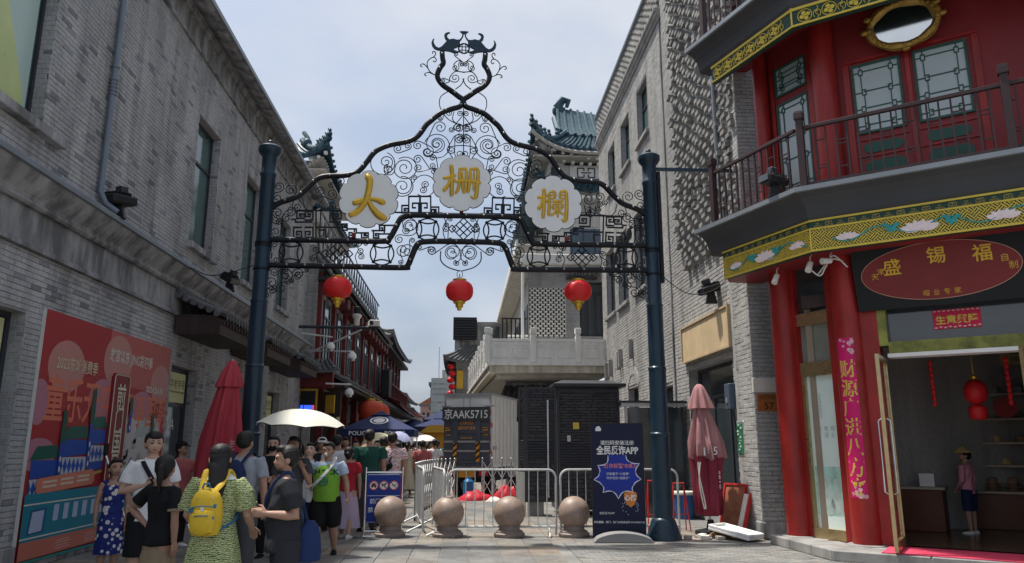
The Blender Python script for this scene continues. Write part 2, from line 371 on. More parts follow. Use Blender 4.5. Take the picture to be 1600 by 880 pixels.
while x < 5.0:
    w = rnd.choice((.42, .45, .6, .48)); y = 8.6-rnd.random()
    while y < 46:
        ln = rnd.choice((.7, .9, 1.1, .9))
        hi = 12.75 if x > 1.55 else 8.
        if x+w > 1.55 and y < 12.75: y = 12.75; continue
        rows.append((x+j/2, min(x+w, 5.05)-j/2, y+j/2, y+ln-j/2)); y += ln
    x += w
paving(rows, M['slab'], 'paving_slab', 'distant_paving')
rows = []; y = 9.0; k = 0; x0 = min(r[1] for r in [q for q in rows] or [(0, 1.6)]) if rows else 1.62
while y < 12.7:
    x = x0+(.1 if k % 2 else 0)-.1
    while x < 6.2:
        rows.append((max(x, x0), x+.2-.006, y, y+.1-.006)); x += .2
    y += .1; k += 1
paving([r for r in rows if r[1]-r[0] > .04], M['paver'], 'paver', 'small_pavers', seed=9)
# ---------------------------------------------------------------- left: long grey brick building
FL = Fr((-5.6, 0, 0), (1, 0, 0))
LB = thing('brick_building', 'long two-storey dark grey brick building along the left side of the street with stone cornices', 'building', (-5.6, 17, 0))
L0, L1 = 4.0, 26.4
UW = [(5.2, 9.62, 5.62, 9.0)]+[(a, a+1.4, 5.55, 8.32) for a in (15.03, 18.6, 22.17)]
GW = [(5.9, 9.86, .55, 3.2)]+[(a, a+1.44, -.02, 3.06) for a in (14.8, 18.4, 21.98)]
wall_sheet(FL, L0, L1, 0, 10.3, UW+GW, LB, M['mortar'], .28)
masonry(FL, L0, L1, 5.0, 9.52, UW, LB, M['brick_dark'], nobj=190, seed=2, j=.006, depth=.03, rough=.003)
for h in UW+GW: masonry(Fr((-5.6, h[1], 0), (0, -1, 0)), -.19, .0, max(h[2], .3), h[3], [], LB, M['brick_dark'], L=.19, j=.006, nobj=0, seed=3, rest='reveal_brickwork', rough=.002)
masonry(FL, L0, L1, .32, 3.98, GW, LB, M['brick_dark'], nobj=110, seed=4, j=.006, rough=.003)
m = MB(FL); m.box(L0, L1, -8, -.4, 0, 10.2); m.box(L0, L1, -.41, -.013, 9.9, 10.25)
m.box(L1-.02, L1, -.4, -.02, 0, 10.2); m.build('building_core', M['stone_dark'], LB)
m = MB(FL)                                                    # plinth stones
s = L0
while s < L1-.2:
    e = min(s+rnd.uniform(.7, 1.1), L1)
    iv = [(s, e-.008)]
    for h in GW[1:]: iv = cut(iv, h[0], h[1])
    for a, b in iv:
        if b-a > .08:
            q = MB(FL); q.box(a, b, -.02, .05, 0, .31); q.build('plinth_stone', M['stone_dark'], LB, bevel=.008)
    s = e
def mould(prof, s0, s1, name, mat, parent, fr=FL, bevel=0): return MB(fr).mould(prof, s0, s1).build(name, mat, parent, bevel=bevel)
mould([(-.02, 3.985), (.075, 3.985), (.075, 4.03), (.055, 4.06), (-.02, 4.06)], L0, L1, 'string_course', M['stone_dark'], LB)
s = L0
while s < L1-.1:
    e = min(s+.92, L1); MB(FL).box(s+.004, e-.004, -.02, .035+rnd.uniform(-.004, .004), 4.063, 4.497).build('stone_panel', M['stone_dark'], LB, bevel=.006); s = e
mould([(-.02, 4.50), (.09, 4.50), (.12, 4.53), (.12, 4.56), (.09, 4.585), (.10, 4.62), (.17, 4.70), (.25, 4.80), (.28, 4.86), (-.02, 4.86)], L0, L1, 'ledge_moulding', M['stone_dark'], LB)
mould([(-.02, 4.862), (.31, 4.862), (.325, 4.868), (.325, 4.93), (.31, 4.95), (-.02, 5.0)], L0, L1, 'ledge_flashing', M['flash'], LB)
# roof cornice
mould([(-.02, 9.50), (.06, 9.50), (.06, 9.56), (.03, 9.58), (-.02, 9.58)], L0, L1, 'cornice_fillet', M['stone_dark'], LB)
s = L0
while s < L1-.1:
    e = min(s+1.25, L1); MB(FL).box(s+.004, e-.004, -.02, .02, 9.583, 10.0).build('frieze_stone', M['stone_dark'], LB, bevel=.005); s = e
mould([(-.02, 10.0), (.07, 10.0), (.07, 10.04), (.10, 10.07), (.10, 10.11), (.13, 10.13), (.30, 10.02), (.46, 9.98), (.57, 10.0), (.57, 10.06), (.3, 10.16), (-.02, 10.26)], L0, L1+.05, 'cornice', M['stone_dark'], LB)
mould([(.571, 9.99), (.60, 9.99), (.60, 10.09), (.30, 10.2), (.28, 10.17), (.571, 10.065)], L0, L1+.05, 'roof_flashing', M['flash'], LB)
# windows
def sash(fr, h, parent, glass, nb=-.2, trans=None, fw=.055, mull=(), name='window'):
    a, b, c, d = h; f = MB(fr)
    for q in ((a, b, c, c+fw), (a, b, d-fw, d), (a, a+fw, c+fw, d-fw), (b-fw, b, c+fw, d-fw)): f.box(q[0], q[1], nb-.05, nb+.03, q[2], q[3])
    if trans: f.box(a+fw, b-fw, nb-.05, nb+.028, trans-fw/2, trans+fw/2)
    for x in mull: f.box(x-fw/2, x+fw/2, nb-.05, nb+.026, c+fw, (trans-fw/2) if trans else d-fw)
    o = f.build(name, M['frame'], parent)
    zs = [c+fw, trans-fw/2, trans+fw/2, d-fw] if trans else [c+fw, d-fw]
    for z0, z1 in zip(zs[::2], zs[1::2]): MB(fr).box(a+fw-.005, b-fw+.005, nb-.02, nb-.008, z0-.005, z1+.005).build('pane', glass, o)
    return o
for i, h in enumerate(UW):
    w = sash(FL, h, LB, M['glass_green'], -.2, 7.45 if i else None)
    sl = MB(FL); a, b, c, d = h; sl.box(a-.12, b+.42 if i == 0 else b+.1, -.2, .13, c-.13, c); sl.build('window_sill', M['stone_dark'], LB, bevel=.01)
m_sheet = pmat('printed window film', (.42, .55, .50), .25, 0, .1, .6)
m = MB(FL); m.box(5.3, 9.5, -.19, -.184, 5.7, 8.95); w = m.build('window_film', m_sheet, LB)
m = MB(FL); m.prism([(5.3, 5.71), (9.46, 5.71), (9.4, 6.0), (9.22, 6.35), (9.02, 6.75), (8.82, 7.1), (8.4, 7.4), (5.3, 7.4)], -.182, -.180); m.build('printed_hill', pmat('pale green print', (.50, .58, .25), .3, 0, .15, 1.5), w)
m = MB(FL); m.text('瑞蚨祥', (8.55, -.179, 8.35), .55, .001, vertical=False); m.text('绸', (8.85, -.179, 7.62), .42, .001); m.build('printed_lettering', pmat('dull pink print', (.50, .22, .25), .4), w)
# rain pipe with collar
m = MB(FL); pp = [(11.18, .075, 9.52), (11.18, .075, 5.28), (11.24, .14, 5.12), (11.3, .3, 5.0)]
m.tube(pp, .048, 10); rp = m.build('rain_pipe', M['pipe'], LB)
for z in (7.32, 7.1, 7.04, 6.98, 6.92, 6.86, 8.6): MB(FL).cyl((11.18, .075, z), (11.18, .075, z+.025), .062, n=12).build('collar', M['pipe'], rp)
# doors with their posters
M['sign_yellow'] = pmat('pale yellow sign', (.62, .62, .33), .5, 0, .05, 2)
M['print_black'] = pmat('black print', (.03, .03, .03), .6)
M['print_red'] = pmat('red print', (.5, .03, .03), .5)
for i, h in enumerate(GW):
    a, b, c, d = h; tr = 2.32 if i else 2.2
    w = sash(FL, (a, b, max(c, 0), d), LB, M['glass'], -.22, tr, .07, (), 'shop_door' if i else 'shop_window')
    sg = MB(FL); sg.box(a+.1, b-.1, -.225, -.205, tr+.06, d-.09); sg = sg.build('sign_board', M['sign_yellow'], w)
    t = MB(FL); t.text('中华老字号', ((a+b)/2+.1, -.2035, (tr+d)/2+.06), .2 if i else .3, .001); t.text('CHINA TIME-HONORED BRAND', ((a+b)/2+.1, -.2035, (tr+d)/2-.1), .07, .001); t.build('lettering', M['print_black'], sg)
    MB(FL).box(a+.2, a+.36, -.205, -.2025, (tr+d)/2-.1, (tr+d)/2+.14).build('printed_seal', M['print_red'], sg)
t = MB(FL); t.text('AWA', (15.4, -.225, 1.95), .32, .001); t.build('window_lettering', M['white_paint'], LB)
# tiled door canopies
def canopy(s0, s1):
    m = MB(FL); z0, z1, n1 = 3.62, 4.02, .9
    m.box(s0, s1, .06, n1, z0, z0+.05); m.box(s0, s1, n1-.05, n1, z0+.05, z0+.32); m.box(s0, s0+.05, .06, n1-.05, z0+.05, z0+.38); m.box(s1-.05, s1, .06, n1-.05, z0+.05, z0+.38)
    m.add([(s, n, z) for s in (s0-.04, s1+.04) for n, z in ((.05, z1+.36), (n1+.08, z1-.03), (n1+.08, z1-.08), (.05, z1+.28))], [(0, 1, 2, 3), (4, 5, 6, 7), (0, 1, 5, 4), (1, 2, 6, 5), (2, 3, 7, 6), (3, 0, 4, 7)])
    c = m.build('canopy', M['dark_wood'], LB, bevel=.006)
    k = int((s1-s0)/.19); st = (s1-s0)/k
    for i in range(k+1):
        s = s0+i*st; t = MB(FL); t.tube([(s, .05, z1+.40), (s, .5, z1+.19), (s, n1+.10, z1+.0)], .048, 8)
        t.cyl((s, n1+.10, z1+.0), (s, n1+.125, z1-.01), .062, n=10); t.build('roof_tile', M['tile_grey'], c)
        if i < k:
            d = MB(FL); d.prism([(s+.06, z1-.02), (s+st-.06, z1-.02), (s+st-.06, z1-.07), (s+st/2, z1-.14), (s+.06, z1-.07)], n1+.085, n1+.1); d.build('drip_tile', M['tile_grey'], c)
            f = MB(FL); f.box(s+st*.3, s+st*.7, n1-.0, n1+.05, z0+.2, z0+.27); f.build('rafter_end', M['dark_wood'], c)
    for i in range(6):                                            # the row along the near gable end
        n = .1+i*.15; t = MB(FL); t.cyl((s0-.02, n, z1+.38-.43*(n-.05)/.93), (s0-.11, n, z1+.36-.43*(n-.05)/.93), .062, n=10); t.build('gable_tile', M['tile_grey'], c)
    r = MB(FL); r.tube([(s0-.05, .06, z1+.45), (s1+.05, .06, z1+.45)], .06, 8); r.build('ridge', M['tile_grey'], c)
for s0, s1 in ((14.62, 17.0), (18.22, 20.6), (21.95, 24.3)): canopy(s0, s1)
# ---------------------------------------------------------------- right: pale grey brick building with relief brickwork
FRW = Fr((5.1, 0, 0), (-1, 0, 0))                               # s = -Y
RB = thing('brick_building', 'tall pale grey brick building with a lattice of projecting bricks and a pierced parapet', 'building', (5.1, 20, 0))
def yh(y0, y1, z0, z1): return (-y1, -y0, z0, z1)
RW = [yh(19.65, 20.95, 10.3, 12.0), yh(22.05, 23.3, 10.3, 11.95), yh(24.4, 25.6, 10.3, 11.95)]+[yh(a, a+1.5, 6.0, 8.35) for a in (20.4, 22.9, 25.0)]
RG = [yh(14.08, 16.95, .62, 3.2), yh(22.0, 23.4, 2.0, 3.25), yh(25.0, 26.3, .0, 3.2), yh(18.3, 19.9, .0, 3.0)]
T = 15.5
wall_sheet(FRW, -27.4, -18.0, 0, 12.9, RW+[h for h in RG if h[0] < -18], RB, M['mortar'], .3)
wall_sheet(FRW, -18.0, -12.96, 0, T, [h for h in RG if h[0] > -18], RB, M['mortar'], .3)
masonry(FRW, -27.4, -18.02, .3, 12.85, RW+[h for h in RG if h[0] < -18], RB, M['brick_light'], L=.29, H=.075, nobj=110, seed=5)
masonry(FRW, -17.98, -12.97, .3, T, [h for h in RG if h[0] > -18], RB, M['brick_light'], L=.29, H=.075, nobj=190, seed=6)
m = MB(FRW); m.box(-27.38, -18, -7, -.4, 0, 14.0); m.box(-18, -13, -7, -.4, 0, T); m.box(-27.4, -27.38, -.4, -.02, 0, 12.9); m.box(-18.0, -17.97, -.4, -.02, 12.9, T)
m.build('building_core', M['brick_light'], RB)
m = MB(FRW)
for a, b in ((-27.4, -26.32), (-24.98, -23.42), (-21.98, -19.92), (-18.28, -16.97), (-14.06, -12.97)): m.box(a, b, -.02, .045, 0, .295)
m.build('plinth', M['stone_mid'], RB, bevel=.008)
mould([(-.02, 12.75), (.05, 12.75), (.05, 12.82), (.11, 12.86), (.11, 12.92), (.17, 12.97), (.17, 13.04), (-.02, 13.08)], -27.45, -17.95, 'cornice', M['stone_mid'], RB, FRW, .004)
# pierced parapet: brick lattice with dark gaps
m = MB(FRW); m.box(-27.4, -18, -.3, -.03, 13.07, 14.06); m.build('parapet_wall', M['stone_dark'], RB)
masonry(FRW, -27.4, -18.0, 13.09, 14.05, [], RB, M['brick_light'], L=.2, H=.09, j=.13, jz=.012, depth=.08, rough=.002, nobj=60, name='lattice_brick', rest='lattice_brickwork', seed=8, nbase=.06, jit=0)
mould([(-.02, 14.065), (.12, 14.065), (.14, 14.1), (.14, 14.16), (-.02, 14.22)], -27.45, -17.95, 'parapet_coping', M['flash'], RB, FRW)
m = MB(FRW); m.tube([(-17.99, .03, .3), (-17.99, .03, 12.9)], .025, 8); m.build('joint_cover', M['stone_dark'], RB)
# relief of projecting headers, ragged on its left edge
M['brick_relief'] = brickmat('projecting grey brick', [(.22, .22, .215), (.29, .285, .275), (.26, .255, .245), (.33, .325, .31), (.24, .24, .24)], .3)
rg = random.Random(21); edge = {}
def keep(s, z):
    k = int((z-5.3)/.14); e = edge.setdefault(k, -17.05+rg.uniform(-.28, .12)+(.5 if z < 6.4 else 0)*max(0, (6.4-z))*1.1)
    return e < s < -13.05 and rg.random() < .97
masonry(FRW, -17.5, -13.0, 5.45, T-.1, [], RB, M['brick_relief'], L=.21, H=.098, j=.25, jz=.058, depth=.2, rough=.03, nobj=300, name='relief_brick', rest='relief_brickwork', seed=12, keep=keep, nbase=.135, jit=.09)
for i, h in enumerate(RW):
    sash(FRW, h, RB, M['glass_green'] if i < 3 else M['glass'], -.2, h[2]+(h[3]-h[2])*.66)
    a, b, c, d = h; q = MB(FRW); q.box(a-.1, b+.1, -.2, .1, c-.12, c); q.build('window_sill', M['stone_mid'], RB, bevel=.012)
for h in RG[1:]:
    sash(FRW, (h[0], h[1], max(h[2], .02), h[3]), RB, M['glass'], -.22, h[3]-.55, .06)
q = MB(FRW)                                                    # arch of voussoirs over the low window
a, b, c, d = RG[1]; cx = (a+b)/2
for i in range(13):
    t0 = R(30+120*i/13); t1 = R(30+120*(i+.93)/13); r0, r1 = .82, 1.04; zc = d-.42
    v = MB(FRW); v.prism([(cx+r*math.cos(t), zc+r*math.sin(t)) for r, t in ((r0, t0), (r0, t1), (r1, t1), (r1, t0))], -.02, .02); v.build('arch_brick', M['brick_light'], RB)
for y, z in ((26.6, 4.3), (25.9, 4.35), (24.2, 4.5), (24.5, 4.45), (22.6, 4.6)):
    q = MB(FRW); q.box(-y, -y+.1, .0, .14, z-.5, z+.1); q.build('stone_corbel', M['stone_mid'], RB, bevel=.01)
# display window behind the folded parasol
h = RG[0]; w = sash(FRW, h, RB, M['glass'], -.24, 2.55, .07, (h[0]+1.0, h[0]+1.95), 'display_window')
q = MB(FRW); a, b, c, d = h; q.box(a-.05, b+.05, -.24, .1, c-.09, c); q.build('window_sill', M['stone_mid'], RB, bevel=.01)
M['ply'] = pmat('bare plywood', (.56, .43, .26), .6, 0, .12, 3, .1, 60, stain=.12)
b = MB(FRW); b.box(-17.1, -13.98, .015, .07, 3.40, 4.17); bd = b.build('blank_signboard', M['ply'], None, loc=FRW(-15.5, 0, 3.4), label='blank pale plywood signboard fixed to the grey brick wall above the display window', cat='signboard')
q = MB(FRW); [q.box(*k) for k in ((-17.13, -13.95, .01, .10, 3.37, 3.41), (-17.13, -13.95, .01, .10, 4.16, 4.2), (-17.13, -17.09, .01, .10, 3.41, 4.16), (-13.99, -13.95, .01, .10, 3.41, 4.16))]; q.build('frame', pmat('pale timber trim', (.45, .35, .22), .55), bd)
b = MB(FRW); b.box(-14.2, -13.92, .005, .16, 2.2, 2.68); bx = b.build('meter_box', pmat('slate grey enamel', (.075, .10, .14), .4, .2), None, loc=FRW(-14.05, 0, 2.2), bevel=.012, label='small slate grey metal box on the brick wall beside the display window', cat='box')
q = MB(FRW); q.box(-14.1, -14.03, .16, .175, 2.32, 2.42); q.build('lock', M['steel'], bx); q = MB(FRW); q.tube([(-14.05, .05, 2.2), (-14.05, .03, 1.9), (-14.0, .03, 1.5)], .012, 6); q.build('conduit', M['wire'], bx)
b = MB(FRW); b.box(-13.9, -13.55, .01, .07, 1.34, 1.98); pc = b.build('framed_panel', pmat('silver frame', (.55, .57, .55), .35, .6), None, loc=FRW(-13.7, 0, 1.34), bevel=.012, label='small green relief panel in a silver frame on the corner pier', cat='panel')
q = MB(FRW); q.box(-13.86, -13.59, .07, .08, 1.39, 1.93); q.build('panel_face', pmat('green enamel', (.06, .22, .13), .35, .3, .6, 14, .6, 25), pc)
rr = random.Random(3); q = MB(FRW)
for i in range(9): q.ball((-13.72+rr.uniform(-.1, .1), .08, 1.45+i*.055), (.035, .02, .03), 8)
q.build('relief', pmat('pale green enamel', (.25, .42, .30), .4, .2, .3, 10), pc)
# ---------------------------------------------------------------- corner pier of the hat shop
M['lacquer'] = pmat('red lacquer', (.31, .022, .019), .4, 0, .2, 1.6, .06, 30, coat=.12, stain=.3, sscale=(1, 1, .3))
M['lacquer_dull'] = pmat('dull red panel', (.215, .024, .027), .45, 0, .14, 1.6, .05, 30)
M['cornice_grey'] = pmat('dark grey render', (.06, .062, .068), .7, 0, .14, 1.4, .1, 30)
M['rail_brown'] = pmat('purple brown paint', (.040, .023, .025), .5, 0, .15, 4)
M['board_green'] = pmat('dark green board', (.018, .055, .040), .5, 0, .2, 5)
M['trim_green'] = pmat('dull green paint', (.025, .085, .065), .45, 0, .15, 4)
M['pearl_glass'] = glassmat('pale frosted window', (.36, .42, .43), .18, .8, .12)
M['lotus'] = pmat('white pink petals', (.78, .66, .66), .5, 0, .1, 10); M['teal'] = pmat('teal paint', (.03, .30, .30), .45, 0, .2, 6)
M['brass'] = pmat('brushed brass', (.48, .37, .20), .28, .8, .15, 6)
K2 = Vector((5.82, 11.03, 0)); K1 = Vector((5.32, 12.15, 0)); KB = Vector((5.085, 10.46, 0)); KE = Vector((4.43, 12.38, 0))
NM = Vector((-.603, -.797, 0)).normalized(); SM = Vector((.797, -.603, 0)).normalized(); dC = (KB-KE).normalized(); NC = Vector((dC.y, -dC.x, 0))
FMW = Fr(K2, NM); FCW = Fr(K2, Vector(((K2-K1).normalized().y, -(K2-K1).normalized().x, 0))); FMB = Fr(KB, NM); FCB = Fr(KB, NC); FPF = Fr((5.04, 12.96, 0), (0, -1, 0))
LC = (KB-KE).length; LW = (K2-K1).length
SH = thing('hat_shop', 'red lacquered corner shop with gilded fascia bands, balcony and open doorway', 'shop', (6.2, 11.2, 0))
def msh(fr, boxes, name, mat, parent=SH, bevel=0., **k):
    m = MB(fr)
    for b in boxes: m.box(*b)
    return m.build(name, mat, parent, bevel=bevel, **k)
# brick pier beside the first column
msh(FPF, [(0, .9, -.9, -.012, 0, 9.2)], 'pier', M['mortar'])
masonry(FPF, 0, .9, .3, 9.2, [(.0, .7, 2.42, 2.72)], SH, M['brick_mid'], L=.24, H=.065, nobj=80, seed=15)
FPS = Fr((5.04, 0, 0), (-1, 0, 0)); masonry(FPS, -13.75, -12.965, .3, 9.2, [], SH, M['brick_light'], L=.26, H=.07, nobj=60, seed=16)
msh(FPS, [(-13.75, -12.97, -.3, -.012, .0, 9.2)], 'pier_return', M['mortar'])
msh(FPF, [(-.02, .6, -.3, .03, 0, .29)], 'pier_base', M['stone_dark'], bevel=.03)
msh(FPF, [(-.01, .42, -.06, .012, 2.44, 2.70)], 'stone_band', M['plaster'], bevel=.01)
b = MB(FPF); b.box(.04, .43, .005, .025, 2.12, 2.42); pl = b.build('house_number_plate', pmat('copper plate', (.42, .16, .05), .38, .5, .3, 5), None, loc=FPF(.2, 0, 2.1), bevel=.005, label='copper house number plate reading 57 on the brick pier', cat='plate')
b = MB(FPF); b.text('57', (.24, .027, 2.21), .17, .001, bold=.01); b.text('前门大街', (.22, .027, 2.36), .075, .001); b.build('lettering', M['print_black'], pl)
m = MB(FRW); m.tube([(-13.86, .14, 9.0), (-13.86, .14, 6.6), (-13.84, .10, 6.4), (-13.84, .10, 5.0)], .04, 8); m.build('drain_pipe', M['flash'], SH)
# step
def poly_slab(pts, z0, z1, name, mat, parent=SH, bevel=0., **k):
    n = len(pts); m = MB(); m.add([(p[0], p[1], z) for z in (z0, z1) for p in pts], [tuple(range(n)), tuple(range(n, 2*n))[::-1]]+[(i, (i+1) % n, n+(i+1) % n, n+i) for i in range(n)]); return m.build(name, mat, parent, bevel=bevel, **k)
E1 = Vector((5.02, 12.6, 0)); far = KB+SM*6
poly_slab([(4.93, 12.35), (5.05, 10.56), tuple(KB+SM*5.0)[:2], tuple(KB+SM*5.0-NM*3)[:2], (6.6, 12.3), (5.4, 12.75)], -.02, .11, 'step_base', M['stone_mid'])
st = []; p0 = Vector((4.92, 12.4, 0)); p1 = Vector((5.04, 10.55, 0))
for a, b in ((0, .36), (.36, .7), (.7, 1.)):
    A = p0.lerp(p1, a); B = p0.lerp(p1, b-.004); n = Vector((1, .06, 0)); poly_slab([A[:2], B[:2], (B+n*.62)[:2], (A+n*.62)[:2]], .0, .145, 'step_stone', M['stone_mid'], bevel=.012)
for i in range(4):
    A = p1+SM*(i*1.2+.005); B = p1+SM*((i+1)*1.2-.005); poly_slab([A[:2], B[:2], (B-NM*.75)[:2], (A-NM*.75)[:2]], .0, .142+.002*(i % 2), 'step_stone', M['stone_mid'], bevel=.012)
A = p1+SM*.62-NM*.03; B = p1+SM*5-NM*.03; poly_slab([A[:2], B[:2], (B-NM*.8)[:2], (A-NM*.8)[:2]], .147, .156, 'red_carpet', pmat('pink red carpet', (.62, .06, .12), .85, 0, .1, 6, .3, 90), None, loc=p1+SM*1, label='pink red carpet laid on the shop step below the open door', cat='carpet')
# columns
def column(c, z0, z1, r=.205):
    m = MB(); m.lathe([(r, z0), (r, z1)], (c[0], c[1], 0), 28); return m.build('column', M['lacquer'], SH)
for c in (K1, K2, K2+SM*3.15, K2+SM*6.2):
    column(c, .14, 4.85); column(c if c != K1 else K1-(K2-K1).normalized()*.13, 5.2, 8.9, .19 if c != K1 else .13)
    m = MB(); m.lathe([(.27, .12), (.285, .135), (.285, .15), (.25, .16)], (c[0], c[1], 0), 28); m.build('column_base', M['stone_mid'], SH)
# chamfer bay, ground floor
W0, W1 = -LW+.2, -.2
msh(FCW, [(W0, W0+.06, -.2, .02, .14, 4.9), (W1-.14, W1, -.2, .03, .14, 4.9)], 'window_jamb', M['lacquer'])
msh(FCW, [(W0+.06, W1-.14, -.16, .0, .14, .30), (W0+.06, W1-.14, -.16, .0, 2.62, 2.84), (W0+.06, W1-.14, -.16, .0, 3.44, 3.64), (W0+.06, W0+.12, -.16, -.005, .3, 2.62)], 'brass_rail', M['brass'])
wp = msh(FCW, [(W0+.12, W1-.14, -.12, -.06, .30, 2.62)], 'window_poster', pmat('pale teal poster', (.64, .76, .72), .3, 0, .06, 2))
t = MB(FCW)
for k in range(4): t.text('百年老店帽业传承'[k*2:k*2+2], (W0+.3+.12*k, -.058, 1.75), .085, .001, vertical=True)
for k in range(3): t.text('盛锡福皮帽制作', (W0+.22+.06*k, -.058, 2.15), .05, .001, vertical=True)
t.lathe([(.085, 0), (.095, 0)], (0, 0, 0), 20) if 0 else None
t.build('lettering', pmat('grey teal ink', (.34, .46, .45), .5), wp)
t = MB(FCW); t.box(W0+.14, W1-.16, -.06, -.058, .5, 1.22); t.build('printed_picture', pmat('teal print', (.36, .58, .52), .4, 0, .35, 5), wp)
t = MB(FCW)
for x, hh in ((.36, .5), (.52, .44)): t.prism([(W0+x+.1*math.cos(a)*(1.3 if math.sin(a) < 0 else .7), .74+hh*.5*math.sin(a)) for a in np.linspace(0, 2*math.pi, 18)[:-1]], -.058, -.0565); t.ball((W0+x, -.056, .74+hh*.5+.03), (.055, .002, .06), 10)
t.build('printed_figures', pmat('pale print', (.42, .52, .48), .5, 0, .2, 8), wp)
msh(FCW, [(W0+.06, W1-.14, -.14, -.08, 2.84, 3.44)], 'upper_panel', pmat('frosted panel', (.20, .21, .18), .3, 0, .2, 2)); msh(FCW, [(W0+.06, W1-.14, -.14, -.08, 3.64, 4.9)], 'top_pane', M['glass'])
# main front, ground floor
D0, D1 = .42, 2.52
msh(FMW, [(.15, .42, -.22, .06, .14, 4.9), (D1+.12, 3.1, -.22, .06, .14, 4.9)], 'door_jamb', M['lacquer'])
M['marble'] = pmat('yellow green marbled trim', (.20, .21, .045), .3, 0, .75, 5, .1, 30)
msh(FMW, [(D0, D0+.12, -.2, .05, 2.98, 3.75), (D1, D1+.12, -.2, .05, .14, 3.75), (D0+.12, D1, -.2, .05, 2.86, 3.03)], 'transom_frame', M['marble'])
tg = msh(FMW, [(D0+.12, D1, -.14, -.10, 3.03, 3.7)], 'transom_pane', M['glass'])
msh(FMW, [(D0+.1, D1+.02, -.2, .09, 2.80, 2.855)], 'roller_track', M['white_paint']); msh(FMW, [(D0, D1+.1, -.25, .0, 3.75, 4.9)], 'lintel', M['lacquer_dull'])
b = MB(FMW); b.box(D0+.72, D0+1.32, -.09, -.08, 3.18, 3.46); pq = b.build('lucky_banner', pmat('crimson paper', (.50, .012, .06), .5, 0, .15, 6), None, loc=FMW(1.4, -.08, 3.2), label='small crimson lucky paper banner with gold characters on the glass over the shop door', cat='banner')
t = MB(FMW); t.text('生意興隆'[::-1][::-1] if 0 else '隆興意生'[::-1], (D0+1.02, -.078, 3.31), .135, .001, bold=.02); t.build('lettering', M['gold_flat'], pq)
t = MB(FMW)
for k in range(10): t.ball((D0+.75+.06*k, -.079, 3.2+(.01 if k % 2 else 0)), (.022, .002, .012), 8); t.ball((D0+.75+.06*k, -.079, 3.44), (.02, .002, .01), 8)
t.build('paper_border', pmat('pale paper print', (.65, .42, .38), .5), pq)
# vertical couplet on the second column
cp = MB(); cx = K2; a0 = math.atan2(NC.y, NC.x); vs = []
def oncol(u, z, r=.2075): a = math.atan2(NM.y+NC.y*.3, NM.x+NC.x*.3)+u/r; return (cx.x+r*math.cos(a), cx.y+r*math.sin(a), z)
n = 8; cp.add([oncol(-.125+.25*i/n, z) for z in (.80, 3.12) for i in range(n+1)], [(i, i+1, n+2+i, n+1+i) for i in range(n)], True)
cpl = cp.build('couplet_strip', pmat('magenta paper', (.55, .010, .13), .5, 0, .12, 4), None, loc=(cx.x, cx.y, .8), recalc=False, label='long magenta spring couplet with gold characters pasted on the red column', cat='paper strip')
for k, ch in enumerate('财源广进八方来'):
    t = MB(); t.text(ch, (0, 0, 0), .27, 0, bold=.012, mp=lambda x, y, d, k=k: oncol(x*.9, 2.66-.285*k+y*1.05, .2095)); t.build('character', M['gold_flat'], cpl, recalc=False)
t = MB(); rr = random.Random(5)
for k in range(26):
    u, z = (rr.uniform(-.1, .1), rr.choice((rr.uniform(.82, .95), rr.uniform(2.86, 3.1)))); r0 = rr.uniform(.015, .035)
    t.add([oncol(u+r0*math.cos(a)*(1+.3*math.sin(3*a)), z+r0*math.sin(a), .2092) for a in np.linspace(0, 2*math.pi, 9)[:-1]], [tuple(range(8))])
t.build('paper_print', pmat('pale pink print', (.62, .36, .42), .5, 0, .5, 20), cpl, recalc=False)
# name board
nb = thing('shop_name_board', 'black shop name board with a dark red ellipse and gold characters above the door', 'sign', FMW(1.3, .1, 3.5))
def tilt(u, v, d): return (u, .10+d+(v-3.5)*.16, v)
m = MB(FMW); m.prism([(.2, 3.5), (2.38, 3.5), (2.4, 4.42), (.18, 4.47)], 0, .05, tilt); m.build('board', pmat('black lacquer board', (.010, .011, .014), .5, 0, .2, 2), nb)
el = [(1.30+1.0*math.cos(a), 3.99+.40*math.sin(a)) for a in np.linspace(0, 2*math.pi, 49)[:-1]]
m = MB(FMW); m.prism(el, .05, .062, tilt); m.build('ellipse', pmat('dark red lacquer', (.20, .026, .026), .42, 0, .12, 2), nb)
m = MB(FMW); m.tube([tilt(1.3+1.005*math.cos(a), 3.99+.405*math.sin(a), .062) for a in np.linspace(0, 2*math.pi, 65)[:-1]], .006, 5, True); m.build('rim', pmat('pinkish gilt', (.5, .3, .22), .4, .4), nb)
t = MB(FMW)
for ch, x, z, sz in (('盛', .72, 4.10, .25), ('锡', 1.30, 4.20, .25), ('福', 1.86, 4.16, .25), ('天', .48, 3.98, .10), ('津', .56, 4.05, .10), ('自', 2.11, 4.06, .115), ('制', 2.2, 3.95, .115), ('帽', 1.12, 3.68, .09), ('业', 1.25, 3.68, .09), ('专', 1.38, 3.68, .09), ('家', 1.51, 3.68, .09)):
    t = MB(FMW); t.text(ch, (0, 0, 0), sz, 0, bold=.012 if sz > .2 else 0, mp=lambda x_, y_, d, x=x, z=z: tilt(x+x_, z+y_, .0665)); t.build('character', M['gold'], nb, recalc=False)
